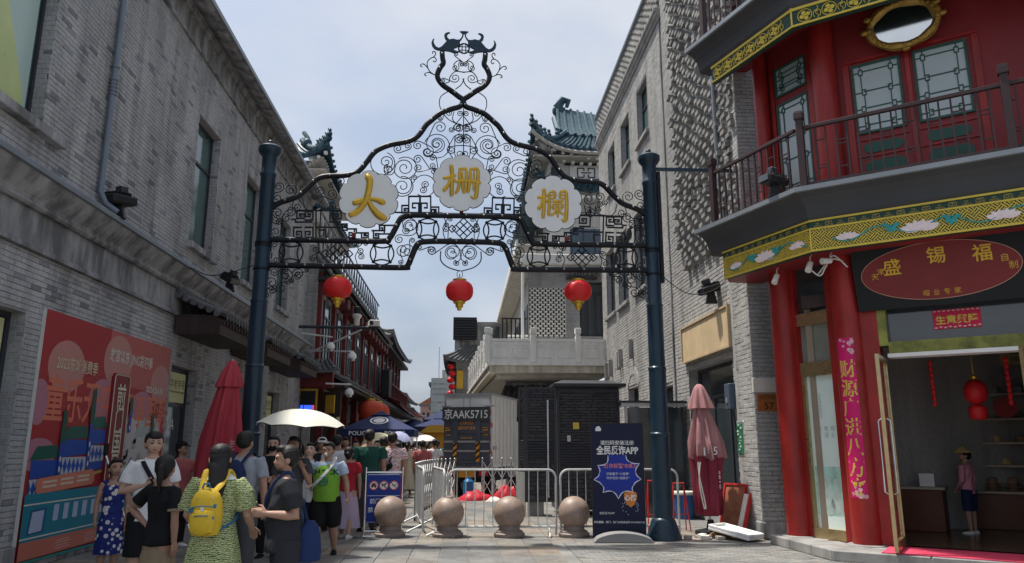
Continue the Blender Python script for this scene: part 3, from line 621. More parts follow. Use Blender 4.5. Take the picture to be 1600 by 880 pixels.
# balcony storeys: fascia, cornice, railing
def along(prof, z, name, mat, ext=0., sml=None):
    """profile [(out, up)] carried round the two faces with a mitre at the corner"""
    mi = (NC+NM); mi = mi/(mi.dot(NM)); A = KE-dC*ext; B = KB+SM*5.2
    m = MB(); m.sweep(prof, [(A.x, A.y, NC.x, NC.y, z), (KB.x, KB.y, mi.x, mi.y, z), (B.x, B.y, NM.x, NM.y, z)]); return m.build(name, mat, SH)
def storey(zb, zt, kind):
    along([(-.1, zb), (0, zb), (0, zt), (-.1, zt)], 0, 'fascia_board', M['board_green'])
    lines = [(zb, zb+.03), (zt-.028, zt)]+([(zb+.33, zb+.355)] if kind == 'lotus' else [(zb+.275, zb+.292)])
    for a, b in lines: along([(.001, a), (.018, a), (.018, b), (.001, b)], 0, 'gilt_line', M['gold_flat'])
    msh(FMB, [(-.012, .012, .001, .02, zb+.031, zb+.329)], 'corner_line', M['gold_flat'])
    c0 = zt+.002
    along([(-.2, c0), (.0, c0), (.03, c0+.03), (.05, c0+.05), (.06, c0+.12), (.10, c0+.22), (.19, c0+.31), (.30, c0+.36), (-.2, c0+.36)], 0, 'cornice', M['cornice_grey'], .3)
    along([(-.2, c0+.362), (.30, c0+.362), (.335, c0+.37), (.335, c0+.44), (.30, c0+.45), (-.2, c0+.455)], 0, 'cornice_flashing', M['flash'], .33)
    B = KB+SM*5.2; poly_slab([(KE-NC*.02)[:2], (KB+Vector((.03, .02, 0)))[:2], B[:2], (B-NM*1.4)[:2], (K2-NM*.25)[:2], (K1-NC*.25)[:2], (5.3, 13.0), (4.7, 12.9)], zb+(.06 if kind == 'lotus' else .55), zb+.82, 'balcony_slab', M['lacquer_dull'])
storey(4.33, 4.81, 'lotus'); storey(7.98, 8.30, 'pinwheel')
def seg_clip(p, q, s0, s1, z0, z1):
    t0, t1 = 0., 1.; d = (q[0]-p[0], q[1]-p[1])
    for k, lo, hi in ((0, s0, s1), (1, z0, z1)):
        if abs(d[k]) < 1e-9:
            if not lo <= p[k] <= hi: return None
        else:
            a, b = sorted(((lo-p[k])/d[k], (hi-p[k])/d[k])); t0 = max(t0, a); t1 = min(t1, b)
    return None if t0 >= t1-1e-3 else ((p[0]+d[0]*t0, p[1]+d[1]*t0), (p[0]+d[0]*t1, p[1]+d[1]*t1))
def fret(fr, s0, s1, z0, z1, c=.098, w=.016):
    m = MB(fr); r2 = math.sqrt(.5); n = int((s1-s0+z1-z0)/c*1.6)+6
    for i in range(-n, n):
        for j in range(-n, n):
            p0, q0 = i*c, j*c
            for k in range(3):
                o = c*(k+.5)/3
                a, b = (((p0, q0+o), (p0+c*(1.0 if k != 1 else 1.33), q0+o)) if (i+j) % 2 else ((p0+o, q0), (p0+o, q0+c*(1.0 if k != 1 else 1.33))))
                P, Q = [((x+y)*r2+s0, (x-y)*r2+z0) for x, y in (a, b)]
                sg = seg_clip(P, Q, s0, s1, z0, z1)
                if sg: (x0, y0), (x1, y1) = sg; m.bar((x0, .006, y0), (x1, .006, y1), w, .012, (0, 1, 0)) if math.hypot(x1-x0, y1-y0) > .01 else None
    o = m.build('gilt_fret', M['gold_flat'], SH, recalc=False); o['kind'] = 'stuff'
fret(FCB, -LC+.02, -.015, 4.362, 4.658); fret(FMB, .015, 4.4, 4.362, 4.658)
def motifs(fr, s0, s1, z):
    m = MB(fr); k = max(1, int((s1-s0)/.155)); st = (s1-s0)/k
    for i in range(k):
        s = s0+(i+.5)*st; f = 1 if i % 2 else -1
        for pts in ([(-.05, -.02), (.05, -.02), (.04, .022*f), (-.04, .022*f), (-.05, -.02)], [(-.018, .0), (-.018, .02)], [(.0, -.01), (.0, .02)], [(.018, .0), (.018, .02)]):
            for a, b in zip(pts, pts[1:]): m.bar((s+a[0], .004, z+a[1]), (s+b[0], .004, z+b[1]), .006, .006, (0, 1, 0))
        m.bar((s-.06, .004, z-.04), (s+.01, .004, z-.036), .005, .006, (0, 1, 0)); m.bar((s+.02, .004, z-.04), (s+.07, .004, z-.036), .005, .006, (0, 1, 0))
    o = m.build('gilt_motifs', pmat('dull gilt', (.40, .32, .10), .5, .2), SH, recalc=False); o['kind'] = 'stuff'
motifs(FCB, -LC+.03, -.03, 4.735); motifs(FMB, .03, 4.3, 4.735)
def lotus(fr, s, z, w):
    rt = None; k = w/.34
    for layer, (num, ln, sp) in enumerate(((6, .17, 66), (5, .135, 40), (1, .12, 0))):
        for i in range(num):
            a = R(90+(sp*(2*i/(num-1)-1) if num > 1 else 0)); L = ln*k*(1 if layer else .95); wd = (.032 if layer < 2 else .036)*k
            u = Vector((math.cos(a), math.sin(a)*.62, 0)); v = Vector((-u.y, u.x, 0)); b = Vector((s, z-.045*k, 0))
            pts = [b+u*(L*t)+v*(wd*h) for t, h in ((0, 0), (.3, .75), (.62, 1), (.85, .55), (1, 0), (.85, -.55), (.62, -1), (.3, -.75))]
            m = MB(fr); m.prism([(p.x, p.y) for p in pts], .012, .024+.006*layer+.0007*i)
            if rt is None: rt = m.build('lotus', M['lotus'], SH)
            else: m.build('petal', M['lotus'], rt)
def vine(fr, s0, s1, z, amp, ph, n=40):
    m = MB(fr); m.tube([(s0+(s1-s0)*i/n, .02, z+amp*math.sin(ph+(s1-s0)*7.5*i/n)) for i in range(n+1)], .010, 6); m.build('vine', M['teal'], SH)
def leaf(fr, s, z, k=1.):
    m = MB(fr)
    for a in (150, 200, 320, 20, 265):
        u = Vector((math.cos(R(a)), math.sin(R(a)), 0)); v = Vector((-u.y, u.x, 0)); L = (.12 if a in (150, 20) else .08)*k
        m.prism([(s+(u*L*t+v*.028*k*h).x, z+(u*L*t+v*.028*k*h).y) for t, h in ((0, 0), (.4, 1), (.8, .6), (1, 0), (.8, -.6), (.4, -1))], .018, .026+a*1e-5)
    m.build('leaf', M['teal'], SH)
vine(FCB, -LC+.15, -.05, 4.50, .07, 3.4); vine(FMB, .3, 4.2, 4.50, .075, 3.2, 80)
for px, py, w in ((1152, 418, .36), (1197, 402, .56), (1247, 385, .38)): lotus(FCB, FCB.hit(px, py)[0], 4.50, w)
for px, py, w in ((1325, 370, .38), (1437, 353, .56), (1568, 335, .46)): lotus(FMB, FMB.hit(px, py)[0], 4.50, w)
for px, py in ((1177, 403), (1214, 390)): leaf(FCB, FCB.hit(px, py)[0], 4.53)
for px, py in ((1392, 350), (1486, 337)): leaf(FMB, FMB.hit(px, py)[0], 4.53, 1.1)
# upper band: pinwheel medallions between scrolls
def medallion(fr, s, z):
    m = MB(fr); ring = [(s+.105*math.cos(a), .012, z+.105*math.sin(a)) for a in np.linspace(0, 2*math.pi, 29)[:-1]]; m.tube(ring, .007, 5, True)
    o = m.build('medallion', M['gold_flat'], SH)
    q = MB(fr)
    for i in range(4):
        a = R(20+90*i); q.ball((s+.05*math.cos(a), .012, z+.05*math.sin(a)), (.036, .012, .036), 10)
    q.ball((s, .018, z), (.02, .012, .02), 8); q.build('pinwheel', M['gold_flat'], o)
def curl(fr, s, z, m):
    for d in (1, -1):
        m.tube([(s+d*.07*t*math.cos(4.2*t), .01, z+.09*t*math.sin(4.2*t)) for t in np.linspace(.15, 1, 14)], .006, 5)
    m.tube([(s+.02*math.sin(9*t), .01, z-.11+.22*t) for t in np.linspace(0, 1, 12)], .006, 5)
m1 = MB(FCB); m2 = MB(FMB)
for i in range(7):
    s = -LC+.17+i*.295
    if s < -.1: medallion(FCB, s, 8.125)
    if s < -.2: curl(FCB, s+.147, 8.125, m1)
for i in range(8): medallion(FMB, .2+i*.36, 8.125); curl(FMB, .38+i*.36, 8.125, m2)
for m in (m1, m2): o = m.build('gilt_scrolls', M['gold_flat'], SH, recalc=False); o['kind'] = 'stuff'
def railing(zf, upto=4.2):
    off = .12
    for fr, s0, s1, first in ((FCB, -LC+.02, -.02, True), (FMB, .06, upto, False)):
        m = MB(fr); m.box(s0, s1, off-.03, off+.03, zf+.93, zf+.985); m.build('handrail', M['rail_brown'], SH, bevel=.006)
        m = MB(fr); m.box(s0, s1, off-.02, off+.02, zf+.05, zf+.09); m.build('bottom_rail', M['rail_brown'], SH)
        k = int((s1-s0)/.147); st = (s1-s0)/k
        for i in range(1, k):
            s = s0+i*st; m = MB(fr); m.box(s-.012, s+.012, off-.012, off+.012, zf+.09, zf+.93)
            if i % 4 == 1:
                for z in (.28, .33, .72): m.box(s+.0121, s+st-.0121, off-.01, off+.01, zf+z-.008, zf+z+.008)
            elif i % 4 == 3:
                for z in (.25, .60, .66): m.box(s+.0121, s+st-.0121, off-.01, off+.01, zf+z-.008, zf+z+.008)
            m.build('baluster', M['rail_brown'], SH)
    def post(fr, s):
        m = MB(fr); m.box(s-.05, s+.05, off-.05, off+.05, zf, zf+1.10); m.box(s-.065, s+.065, off-.065, off+.065, zf+1.101, zf+1.21); m.box(s-.055, s+.055, off-.055, off+.055, zf+1.211, zf+1.235); m.build('rail_post', M['rail_brown'], SH, bevel=.006)
    post(FCB, -LC+.0); post(FMB, .0)
    post(FMB, 2.62)
railing(5.27); railing(8.76)
# upper storey wall with latticed windows
msh(FMW, [(.1, 3.3, -.4, -.13, 5.2, 8.9)], 'upper_wall', M['lacquer_dull']); msh(FCW, [(-LW-.3, -.05, -.4, -.12, 5.2, 8.9)], 'upper_wall', M['lacquer_dull'])
msh(FMW, [(3.3, 5.2, -.4, -.1, 7.9, 8.9), (3.3, 5.2, -.4, -.13, 5.2, 7.9)], 'upper_beam', M['lacquer_dull'])
def lattice_window(fr, s0, s1, z0, z1, n=-.13):
    f = MB(fr); w = .035
    for b in ((s0, s1, n+.001, n+.035, z0, z0+w), (s0, s1, n+.001, n+.035, z1-w, z1), (s0, s0+w, n+.001, n+.035, z0+w, z1-w), (s1-w, s1, n+.001, n+.035, z0+w, z1-w)): f.box(*b)
    o = f.build('window', M['trim_green'], SH); MB(fr).box(s0+w, s1-w, n+.001, n+.01, z0+w, z1-w).build('pane', M['pearl_glass'], o)
    b = MB(fr); W_ = s1-s0; H_ = z1-z0; q = .055; t = .014
    def ln(x0, y0, x1, y1): b.bar((x0, n+.018, y0), (x1, n+.018, y1), t, t, (0, 1, 0))
    for sg, e in ((1, s0+w), (-1, s1-w)):
        x = e+sg*.10; zz = [z1-.13, z0+H_*.60, z0+H_*.36, z0+.14]; px = x
        for i, z in enumerate(zz):
            xa = x+sg*(0 if i % 2 == 0 else .03); 
            for A, B in (((xa-q/2, z-q), (xa+q/2, z-q)), ((xa+q/2, z-q), (xa+q/2, z+q*.6)), ((xa+q/2, z+q*.6), (xa-q/2, z+q*.6)), ((xa-q/2, z+q*.6), (xa-q/2, z-q))): ln(*A, *B)
            ln(e, z-q*.2, xa-sg*q/2, z-q*.2)
            if i < 3: ln(xa, z-q, xa, zz[i+1]+q*.6)
        ln(x, zz[0]+q*.6, x, z1-w); ln(x, zz[3]-q, x, z0+w)
    for z in (z1-.13, z0+H_*.60, z0+H_*.36, z0+.14): ln(s0+w+.10+q/2, z, s1-w-.10-q/2, z)
    b.build('lattice', M['trim_green'], o)
wa, wb = FMW.hit(1329, 106, -.13), FMW.hit(1420, 196, -.13); wc, wd = FMW.hit(1424.5, 80, -.13), FMW.hit(1529, 172.5, -.13)
zt_, zb_ = wa[1], wb[1]
for s0, s1 in ((wa[0], wb[0]-.02), (wc[0], wd[0]-.04)):
    lattice_window(FMW, s0, s1, zb_, zt_)
    for z0, z1 in ((zb_-.33, zb_-.16), (zb_-.78, zb_-.46)):
        a, b, e = s0+.07, s1-.07, .06; q = MB(FMW); q.prism([(a+e, z0), (b-e, z0), (b-e/2, z0+e/2), (b, z0+e), (b, z1-e), (b-e, z1), (a+e, z1), (a, z1-e), (a, z0+e)], -.129, -.117); q.build('green_cartouche', M['trim_green'], SH)
    msh(FMW, [(s0-.02, s1+.02, -.129, -.11, z-.012, z+.012) for z in (zb_-.1, zb_-.38, zb_-.86)], 'door_moulding', M['lacquer'])
msh(FMW, [((wb[0]+wc[0])/2-.03, (wb[0]+wc[0])/2+.03, -.129, -.09, 5.2, zt_+.05), (wa[0]-.12, wa[0]-.03, -.129, -.09, 5.2, zt_+.04), (wd[0]+.03, wd[0]+.12, -.129, -.09, 5.2, zt_+.04), (wa[0]-.12, wd[0]+.12, -.129, -.09, zt_+.05, zt_+.10)], 'door_frame', M['lacquer'])
lattice_window(FCW, -LW+.12, -.42, 5.75, 7.42, -.12); lattice_window(FCW, -LW+.12, -.42, 7.56, 8.1, -.12)
msh(FCW, [(-LW+.02, -LW+.09, -.119, -.08, 5.2, 8.3), (-.39, -.28, -.119, -.06, 5.2, 8.3)], 'window_jamb', M['lacquer'])
# oval gilt mirror over the balcony doors
ms, mz = FMW.hit(1411, 40, .05); mo = thing('oval_mirror', 'oval mirror in a carved gilt frame hanging above the balcony windows', 'mirror', FMW(ms, .05, mz))
def mt_(u, v, d): return (u, .07+d+(v-mz)*.20, v)                 # it hangs with its top leaning out
q = MB(FMW); q.prism([(ms+.41*math.cos(a), mz+.27*math.sin(a)) for a in np.linspace(0, 2*math.pi, 41)[:-1]], -.02, .03, mt_); q.build('mirror_glass', pmat('mirror', (.8, .82, .84), .02, 1., .0), mo)
q = MB(FMW); q.tube([mt_(ms+.47*math.cos(a), mz+.33*math.sin(a), .03) for a in np.linspace(0, 2*math.pi, 49)[:-1]], [.065+.012*math.sin(6*a) for a in np.linspace(0, 2*math.pi, 49)[:-1]], 8, True)
gm = pmat('aged gilt', (.34, .21, .05), .4, .5, .4, 12, .3, 40); q.build('frame', gm, mo)
for i in range(28): a = 2*math.pi*i/28; q = MB(FMW); q.ball(mt_(ms+.47*math.cos(a), mz+.33*math.sin(a), .085), (.03, .025, .03), 8); q.build('bead', gm, mo)
for d in (0, math.pi, -math.pi/2, .5, 2.64): q = MB(FMW); q.ball(mt_(ms+.54*math.cos(d), mz+.39*math.sin(d), .06), (.07, .04, .05), 8); q.build('carved_leaf', gm, mo)
# interior
II = FMW
rm = pmat('shop wall', (.26, .21, .165), .8, 0, .12, 2); fl = pmat('polished shop floor', (.10, .06, .035), .18, 0, .2, 3)
m = MB(FMW); m.add([(a, n, .146) for a, n in ((-.6, -.2), (5, -.2), (5, -6), (-.6, -6))], [(0, 1, 2, 3)]); m.build('shop_floor', fl, SH)
msh(FMW, [(-.6, 5, -6.1, -6, .14, 3.7)], 'back_wall', rm); msh(FMW, [(-.7, -.6, -6, -.4, .14, 3.7), (5, 5.1, -6, -.3, .14, 3.7)], 'side_wall', rm); msh(FMW, [(-.7, 5.1, -6.1, -.25, 3.7, 3.9)], 'ceiling', M['dark_wood'])
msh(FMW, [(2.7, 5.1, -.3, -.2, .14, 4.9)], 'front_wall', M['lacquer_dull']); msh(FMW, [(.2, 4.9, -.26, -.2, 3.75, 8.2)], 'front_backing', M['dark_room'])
# ---------------------------------------------------------------- chinese roofs
M['soffit'] = pmat('pale grey soffit', (.36, .34, .30), .8, 0, .12, 2, .1, 30, stain=.2)
M['tower_wall'] = pmat('grey white render', (.50, .49, .46), .8, 0, .08, 1.5, .1, 30, stain=.15)
M['dark_eave'] = pmat('dark painted eave', (.05, .035, .03), .6, 0, .3, 4)
def roof_patch(parent, A, B, C, D, lift, mat, rows, thick=.16, sag=.35, rad=.075, ends=True, name='roof_slope', both=(1, 1), soff=None):
    """a concave tiled slope from the eave A-B up to C-D, its eave swept up at the corners"""
    A, B, C, D = map(Vector, (A, B, C, D))
    def P(u, v, up=0.):
        p = A.lerp(B, u).lerp(C.lerp(D, u), v); e = (both[0]*max(0, 1-u*2.2)**3+both[1]*max(0, 1-(1-u)*2.2)**3)
        p.z += lift*e*(1-v)**2-sag*math.sin(math.pi*v)*(1-.3*v)+up; return p
    nu, nv = 14, 6; m = MB(); vs = [P(i/nu, j/nv, o) for o in (0, -thick) for j in range(nv+1) for i in range(nu+1)]; k = (nu+1)*(nv+1); fs = []
    for j in range(nv):
        for i in range(nu): q = (j*(nu+1)+i, j*(nu+1)+i+1, (j+1)*(nu+1)+i+1, (j+1)*(nu+1)+i); fs += [q, tuple(k+x for x in q[::-1])]
    for i in range(nu): fs += [(i, i+1, k+i+1, k+i)]
    for j in range(nv): fs += [(j*(nu+1), (j+1)*(nu+1), k+(j+1)*(nu+1), k+j*(nu+1)), (j*(nu+1)+nu, (j+1)*(nu+1)+nu, k+(j+1)*(nu+1)+nu, k+j*(nu+1)+nu)]
    m.add(vs, fs); o = m.build(name, mat, parent, angle=30)
    for i in range(rows+1):
        t = MB(); u = i/rows; t.tube([P(u, v, rad*.45) for v in np.linspace(-.01, 1, 6)], rad, 6); t.cyl(P(u, -.012, rad*.4), P(u, -.03, rad*.3), rad*1.15, n=8); t.build('roof_tile', mat, o)
    return P
def blocks(parent, a, b, n, size, mat, name='rafter_end'):
    a, b = Vector(a), Vector(b)
    for i in range(n+1): m = MB(); m.obox(a.lerp(b, i/n), size); m.build(name, mat, parent)
def beasts(parent, pts, mat, r=.16):
    for i, p in enumerate(pts):
        m = MB(); p = Vector(p); m.lathe([(r*.7, 0), (r*.8, r*.5), (r*.4, r*1.2), (r*.55, r*1.7), (r*.1, r*2.3)], p, 8); m.tube([p+Vector((0, 0, r*1.5)), p+Vector((-r*.5, -r*.4, r*1.9))], r*.25, 6); m.build('ridge_beast', mat, parent)
# ---------------------------------------------------------------- terrace building with the blue tiled tower
TB = thing('terrace_building', 'grey white building with a white stone terrace and stacked blue glazed tile roofs', 'building', (3, 29, 0))
def bx(boxes, name, mat, parent=None, bevel=0., **k):
    m = MB()
    for b in boxes: m.box(*b)
    return m.build(name, mat, TB if parent is None else parent, bevel=bevel, **k)
TX0, TY0 = .88, 27.0
M['band'] = pmat('stained concrete band', (.50, .46, .38), .8, 0, .12, 2, .15, 30, stain=.35, sscale=(1.5, 1.5, .3))
ts = Vector((.27, 35.96))-Vector((.62, 27.72)); tsl = ts.x/ts.y                # the terrace side leans a little to the left
def tx(y): return TX0+(y-TY0)*tsl
poly_slab([(TX0, TY0), (5.09, TY0), (5.09, 28.58), (2.5, 28.58), (2.5, 46), (tx(46), 46)], 4.08, 4.34, 'terrace_slab', M['band'], TB)
poly_slab([(TX0-.06, TY0-.06), (5.09, TY0-.06), (5.09, 28.5), (2.5, 28.58), (2.5, 46), (tx(46)-.06, 46)], 4.342, 4.45, 'terrace_edge', M['white_stone'], TB)
poly_slab([(TX0+.25, TY0+.3), (5.09, TY0+.3), (5.09, 46), (tx(46)+.25, 46)], 3.95, 4.076, 'terrace_soffit', M['soffit'], TB)
def balus(p, q, n):
    p, q = Vector(p), Vector(q); d = (q-p); L = d.length; d.normalize(); N = Vector((d.y, -d.x, 0)); fr = Fr((p.x, p.y, 0), N)
    st = L/n
    for i in range(n+1):
        s = i*st; m = MB(fr); m.box(s-.1, s+.1, -.1, .1, 4.45, 5.42); m.box(s-.08, s+.08, -.08, .08, 5.421, 5.5); m.box(s-.11, s+.11, -.11, .11, 5.501, 5.7); m.build('terrace_post', M['white_stone'], TB, bevel=.012)
        if i == n: break
        a, b = s+.1, s+st-.1; m = MB(fr); m.box(a, b, -.07, .02, 4.45, 5.3); pnl = m.build('balustrade_panel', M['white_stone'], TB)
        m = MB(fr); m.box(a, b, .0205, .05, 5.2, 5.3); m.box(a, b, .0205, .05, 4.45, 4.55); m.build('panel_rail', M['white_stone'], pnl)
        w = (b-a)/2
        for k in range(2):
            x0, x1 = a+k*w+.07, a+(k+1)*w-.07; e = .06
            f = [(x0+e, 4.62), (x1-e, 4.62), (x1, 4.62+e), (x1, 4.93), (x1-e, 4.99), (x0+e, 4.99), (x0, 4.93), (x0, 4.62+e)]
            m = MB(fr); m.tube([(u, .024, v) for u, v in f], .016, 5, True); m.build('panel_moulding', M['white_stone'], pnl)
            m = MB(fr); m.prism([(x0, 5.19), (x0+.06, 5.10), (x0+.22, 5.06), (x0+.3, 5.19)], .0206, .04); m.prism([(x1, 5.19), (x1-.06, 5.10), (x1-.22, 5.06), (x1-.3, 5.19)], .0206, .04); m.build('cloud_bracket', M['white_stone'], pnl)
balus((.78, TY0, 0), (5.05, TY0, 0), 3) if 0 else balus((.80, TY0, 0), (5.73, TY0, 0), 3)
balus((tx(41.2), 41.2, 0), (tx(27.2), 27.2, 0), 8)
# upper floor behind the terrace
FT = Fr((2.4, 28.6, 0), (0, -1, 0))
wall_sheet(FT, 0, 3.2, 4.3, 8.35, [(.06, 1.48, 5.62, 7.52), (2.02, 2.98, 5.64, 7.8)], TB, M['brick_mid'], .3)
masonry(FT, 0, 2.69, 4.5, 8.3, [(.06, 1.48, 5.62, 7.52), (2.02, 2.98, 5.64, 7.8)], TB, M['brick_mid'], L=.3, H=.075, nobj=40, seed=31)
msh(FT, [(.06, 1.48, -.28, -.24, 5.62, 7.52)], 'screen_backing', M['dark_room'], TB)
masonry(FT, .06, 1.48, 5.62, 7.52, [], TB, pmat('white screen brick', (.58, .57, .54), .75, 0, .08, 4), L=.145, H=.075, j=.062, jz=.018, depth=.12, rough=.002, nobj=190, name='screen_brick', rest='screen_brickwork', seed=32, jit=0)
m = MB(FT)
sash(FT, (2.02, 2.98, 5.64, 7.8), TB, M['glass'], -.15, 7.35, .08, (2.36, 2.66))
bx([(2.3, 6, 28.5, 28.62, 8.3, 8.42), (2.1, 6, 28.2, 28.6, 8.42, 8.8)], 'eave_band', M['white_stone'], bevel=.02); 
bx([(2.75, 6, 28.95, 46, 4.4, 8.9)], 'side_wall', M['tower_wall'])
for i in range(9): bx([(2.70, 2.748, 31+i*1.6, 32+i*1.6, 5.2, 7.6)], 'window', M['frame'])
bx([(2.0, 2.75, 28.62, 46, 8.85, 9.3)], 'side_eave', M['soffit'], bevel=.03); bx([(1.92, 2.0, 28.3, 46, 9.0, 9.38)], 'eave_fascia', M['white_stone'])
m = MB(); 
for i in range(8): q = MB(FT); q.cyl((1.55+i*.17, .05, 8.14), (1.55+i*.17, .28, 8.02), .07, n=8); q.build('awning_tile', M['tile_grey'], TB)
bx([(3.9, 5.09, 28.3, 28.55, 7.86, 7.94)], 'awning', M['dark_wood'])
q = MB(); q.tube([(2.2, 28.5, 8.4), (2.18, 28.45, 6.6), (2.2, 28.5, 4.5)], .06, 8); q.build('drain_pipe', M['white_paint'], TB)
for k in range(7): q = MB(); z = 5.0+k*.16; q.box(1.75, 2.6, 29.4+k*.25, 29.62+k*.25, z, z+.05); q.build('stair_tread', M['white_paint'], TB)
for k in range(6): q = MB(); q.cyl((1.45+k*.17, 29.2, 4.4), (1.45+k*.17, 29.2, 6.4), .03, n=6); q.build('stair_rail', M['black'], TB)
q = MB(); q.bar((1.4, 29.2, 6.4), (2.4, 29.2, 6.4), .06); q.bar((1.4, 29.2, 5.4), (2.4, 29.2, 5.4), .05); q.build('stair_handrail', M['black'], TB)
# under the terrace: dark shop front with its own tiled eave
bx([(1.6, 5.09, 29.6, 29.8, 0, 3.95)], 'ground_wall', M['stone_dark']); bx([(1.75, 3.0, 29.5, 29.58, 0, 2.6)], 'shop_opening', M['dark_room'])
roof_patch(TB, (1.3, 28.4, 3.1), (5.05, 28.4, 3.1), (1.6, 29.58, 3.75), (5.05, 29.58, 3.75), .1, M['tile_grey'], 16, .1, .05, .06)
# tower
TE = (2.9, 32.0)
bx([(3.75, 8, 32.9, 42, 8.8, 15.0)], 'tower_wall', M['tower_wall'])
Pf = roof_patch(TB, (2.88, 32.0, 14.75), (9.5, 32.0, 14.75), (4.75, 34.2, 16.3), (8.2, 34.2, 16.3), 1.05, M['tile_blue'], 22, both=(1, 0))
Ps = roof_patch(TB, (2.88, 42.0, 14.75), (2.88, 32.0, 14.75), (4.75, 40.2, 16.3), (4.75, 34.2, 16.3), 1.05, M['tile_blue'], 24)
roof_patch(TB, (4.45, 34.0, 16.25), (9, 34.0, 16.25), (4.7, 36.8, 19.0), (9, 36.8, 18.3), .15, M['tile_blue'], 12, name='gable_slope', both=(1, 0), sag=.3)
m = MB(); m.prism([(34.1, 16.1), (39.6, 16.1), (36.8, 18.15)], 4.62, 4.75, lambda u, v, d: (d, u, v)); m.build('gable_wall', M['tower_wall'], TB)
m = MB(); m.tube([(4.45, 34.0, 16.4), (4.5, 35.2, 17.1), (4.55, 36.8, 18.4)], .17, 8); m.build('gable_ridge', M['tile_blue'], TB)
m = MB(); m.box(4.6, 9, 36.7, 36.95, 18.3, 18.6); m.build('main_ridge', M['tile_blue'], TB, bevel=.04)
m = MB(); m.tube([(4.9, 36.8, 18.5), (4.75, 36.8, 19.1), (5.0, 36.8, 19.45), (5.3, 36.8, 19.4), (5.2, 36.8, 19.05)], [.28, .26, .22, .16, .1], 8); m.ball((4.62, 36.8, 18.8), (.2, .15, .3), 8); m.build('ridge_dragon', M['tile_blue'], TB)
m = MB(); m.tube([Pf(0, v, .18) for v in np.linspace(0, 1, 7)], .15, 8); m.build('hip_ridge', M['tile_blue'], TB); beasts(TB, [Pf(0, v, .3) for v in (.02, .14, .26, .38, .5)]+[Pf(0, .75, .35)], M['tile_blue'])
m = MB(); m.tube([Pf(u, 0, -.2) for u in np.linspace(0, 1, 20)], .09, 6); m.build('eave_beam', M['soffit'], TB)
for r_, off in ((.25, .32), (.62, .52)):
    for i in range(16): p = Pf(.03+i/15*.9, 0, -off); m = MB(); m.obox((p.x+r_*.3, p.y+r_, p.z), (.14, .2, .13)); m.build('rafter_end', M['white_stone'], TB)
for i in range(12):
    a = R(4+i*7.4); m = MB(); p = Vector((3.9, 33.0, 14.35)); L = 1.55; q = Pf(0, 0, -.45); e = p+Vector((-math.cos(a)*1.05, -math.sin(a)*1.0, 0)); e.z = 14.45+.85*max(0, 1-abs(a-R(45))/R(55))
    m.bar(p, e, .09, .1); m.build('fan_rafter', M['stone_dark'], TB)
poly_slab([(3.0, 32.1), (9, 32.1), (9, 33.2), (3.75, 33.2), (3.75, 42), (3.0, 42)], 14.38, 14.46, 'eave_soffit', M['soffit'], TB)
FTW = Fr((3.75, 32.9, 0), (0, -1, 0))
msh(FTW, [(1.0, 2.6, .0, .06, 13.55, 14.25)], 'fret_panel', M['white_stone'], TB); msh(FTW, [(.12, .5, .001, .03, 13.6, 14.15)], 'tower_window', M['frame'], TB); msh(FTW, [(.75, 2.9, -.01, .02, 14.26, 14.4)], 'dark_frieze', M['navy_iron'], TB)
m = MB(FTW)
for a, b in (((1.35, 13.68), (1.65, 13.68)), ((1.35, 13.68), (1.35, 14.12)), ((1.35, 14.12), (1.65, 14.12)), ((1.65, 14.12), (1.65, 13.98)), ((1.65, 13.68), (1.65, 13.82)), ((1.52, 13.9), (1.98, 13.9)), ((1.85, 13.68), (2.15, 13.68)), ((2.15, 13.68), (2.15, 14.12)), ((1.85, 14.12), (2.15, 14.12)), ((1.85, 14.12), (1.85, 13.98)), ((1.85, 13.68), (1.85, 13.82))): m.bar((a[0], .065, a[1]), (b[0], .065, b[1]), .05, .02, (0, 1, 0))
m.build('fret', M['black'], TB)
Pb = roof_patch(TB, (3.15, 32.2, 12.85), (9, 32.2, 12.85), (3.6, 32.88, 13.5), (9, 32.88, 13.5), .5, M['tile_blue'], 22, .12, .06, both=(1, 0), name='skirt_roof')
beasts(TB, [Pb(0, v, .2) for v in (0, .35, .7)], M['tile_blue']); m = MB(); m.tube([(3.2, 32.85, 13.5), (9, 32.85, 13.5)], .13, 8); m.build('skirt_ridge', M['tile_blue'], TB)
Pc = roof_patch(TB, (2.5, 41.5, 12.2), (2.5, 32.4, 12.2), (3.7, 41.5, 12.9), (3.7, 32.9, 12.9), .5, M['tile_blue'], 18, .12, .06, name='skirt_roof')
blocks(TB, (3.5, 32.35, 12.55), (6.5, 32.35, 12.55), 12, (.14, .2, .13), M['white_stone'])
msh(FTW, [(.1+i*.75, .7+i*.75, .0, .04, 11.3, 12.4) for i in range(4)], 'corbel_panel', M['tower_wall'], TB)
for i in range(4):
    m = MB(FTW); s = .4+i*.75; m.tube([(s-.26, .06, 12.3), (s-.2, .06, 11.9), (s, .06, 11.75), (s+.2, .06, 11.9), (s+.26, .06, 12.3)], .03, 6); m.tube([(s, .06, 12.3), (s, .06, 11.5)], .03, 6); m.ball((s, .07, 12.05), (.08, .04, .1), 8); m.build('fret_scroll', M['black'], TB)
msh(FTW, [(.95, 2.6, .0, .03, 9.9, 11.2)], 'blue_window', pmat('blue grey glass', (.06, .10, .15), .1, 0, .2, 1, spec=.9), TB)
msh(FTW, [(1.0+i*.53, 1.04+i*.53, .03, .06, 9.9, 11.2) for i in range(4)], 'window_mullion', M['frame'], TB)

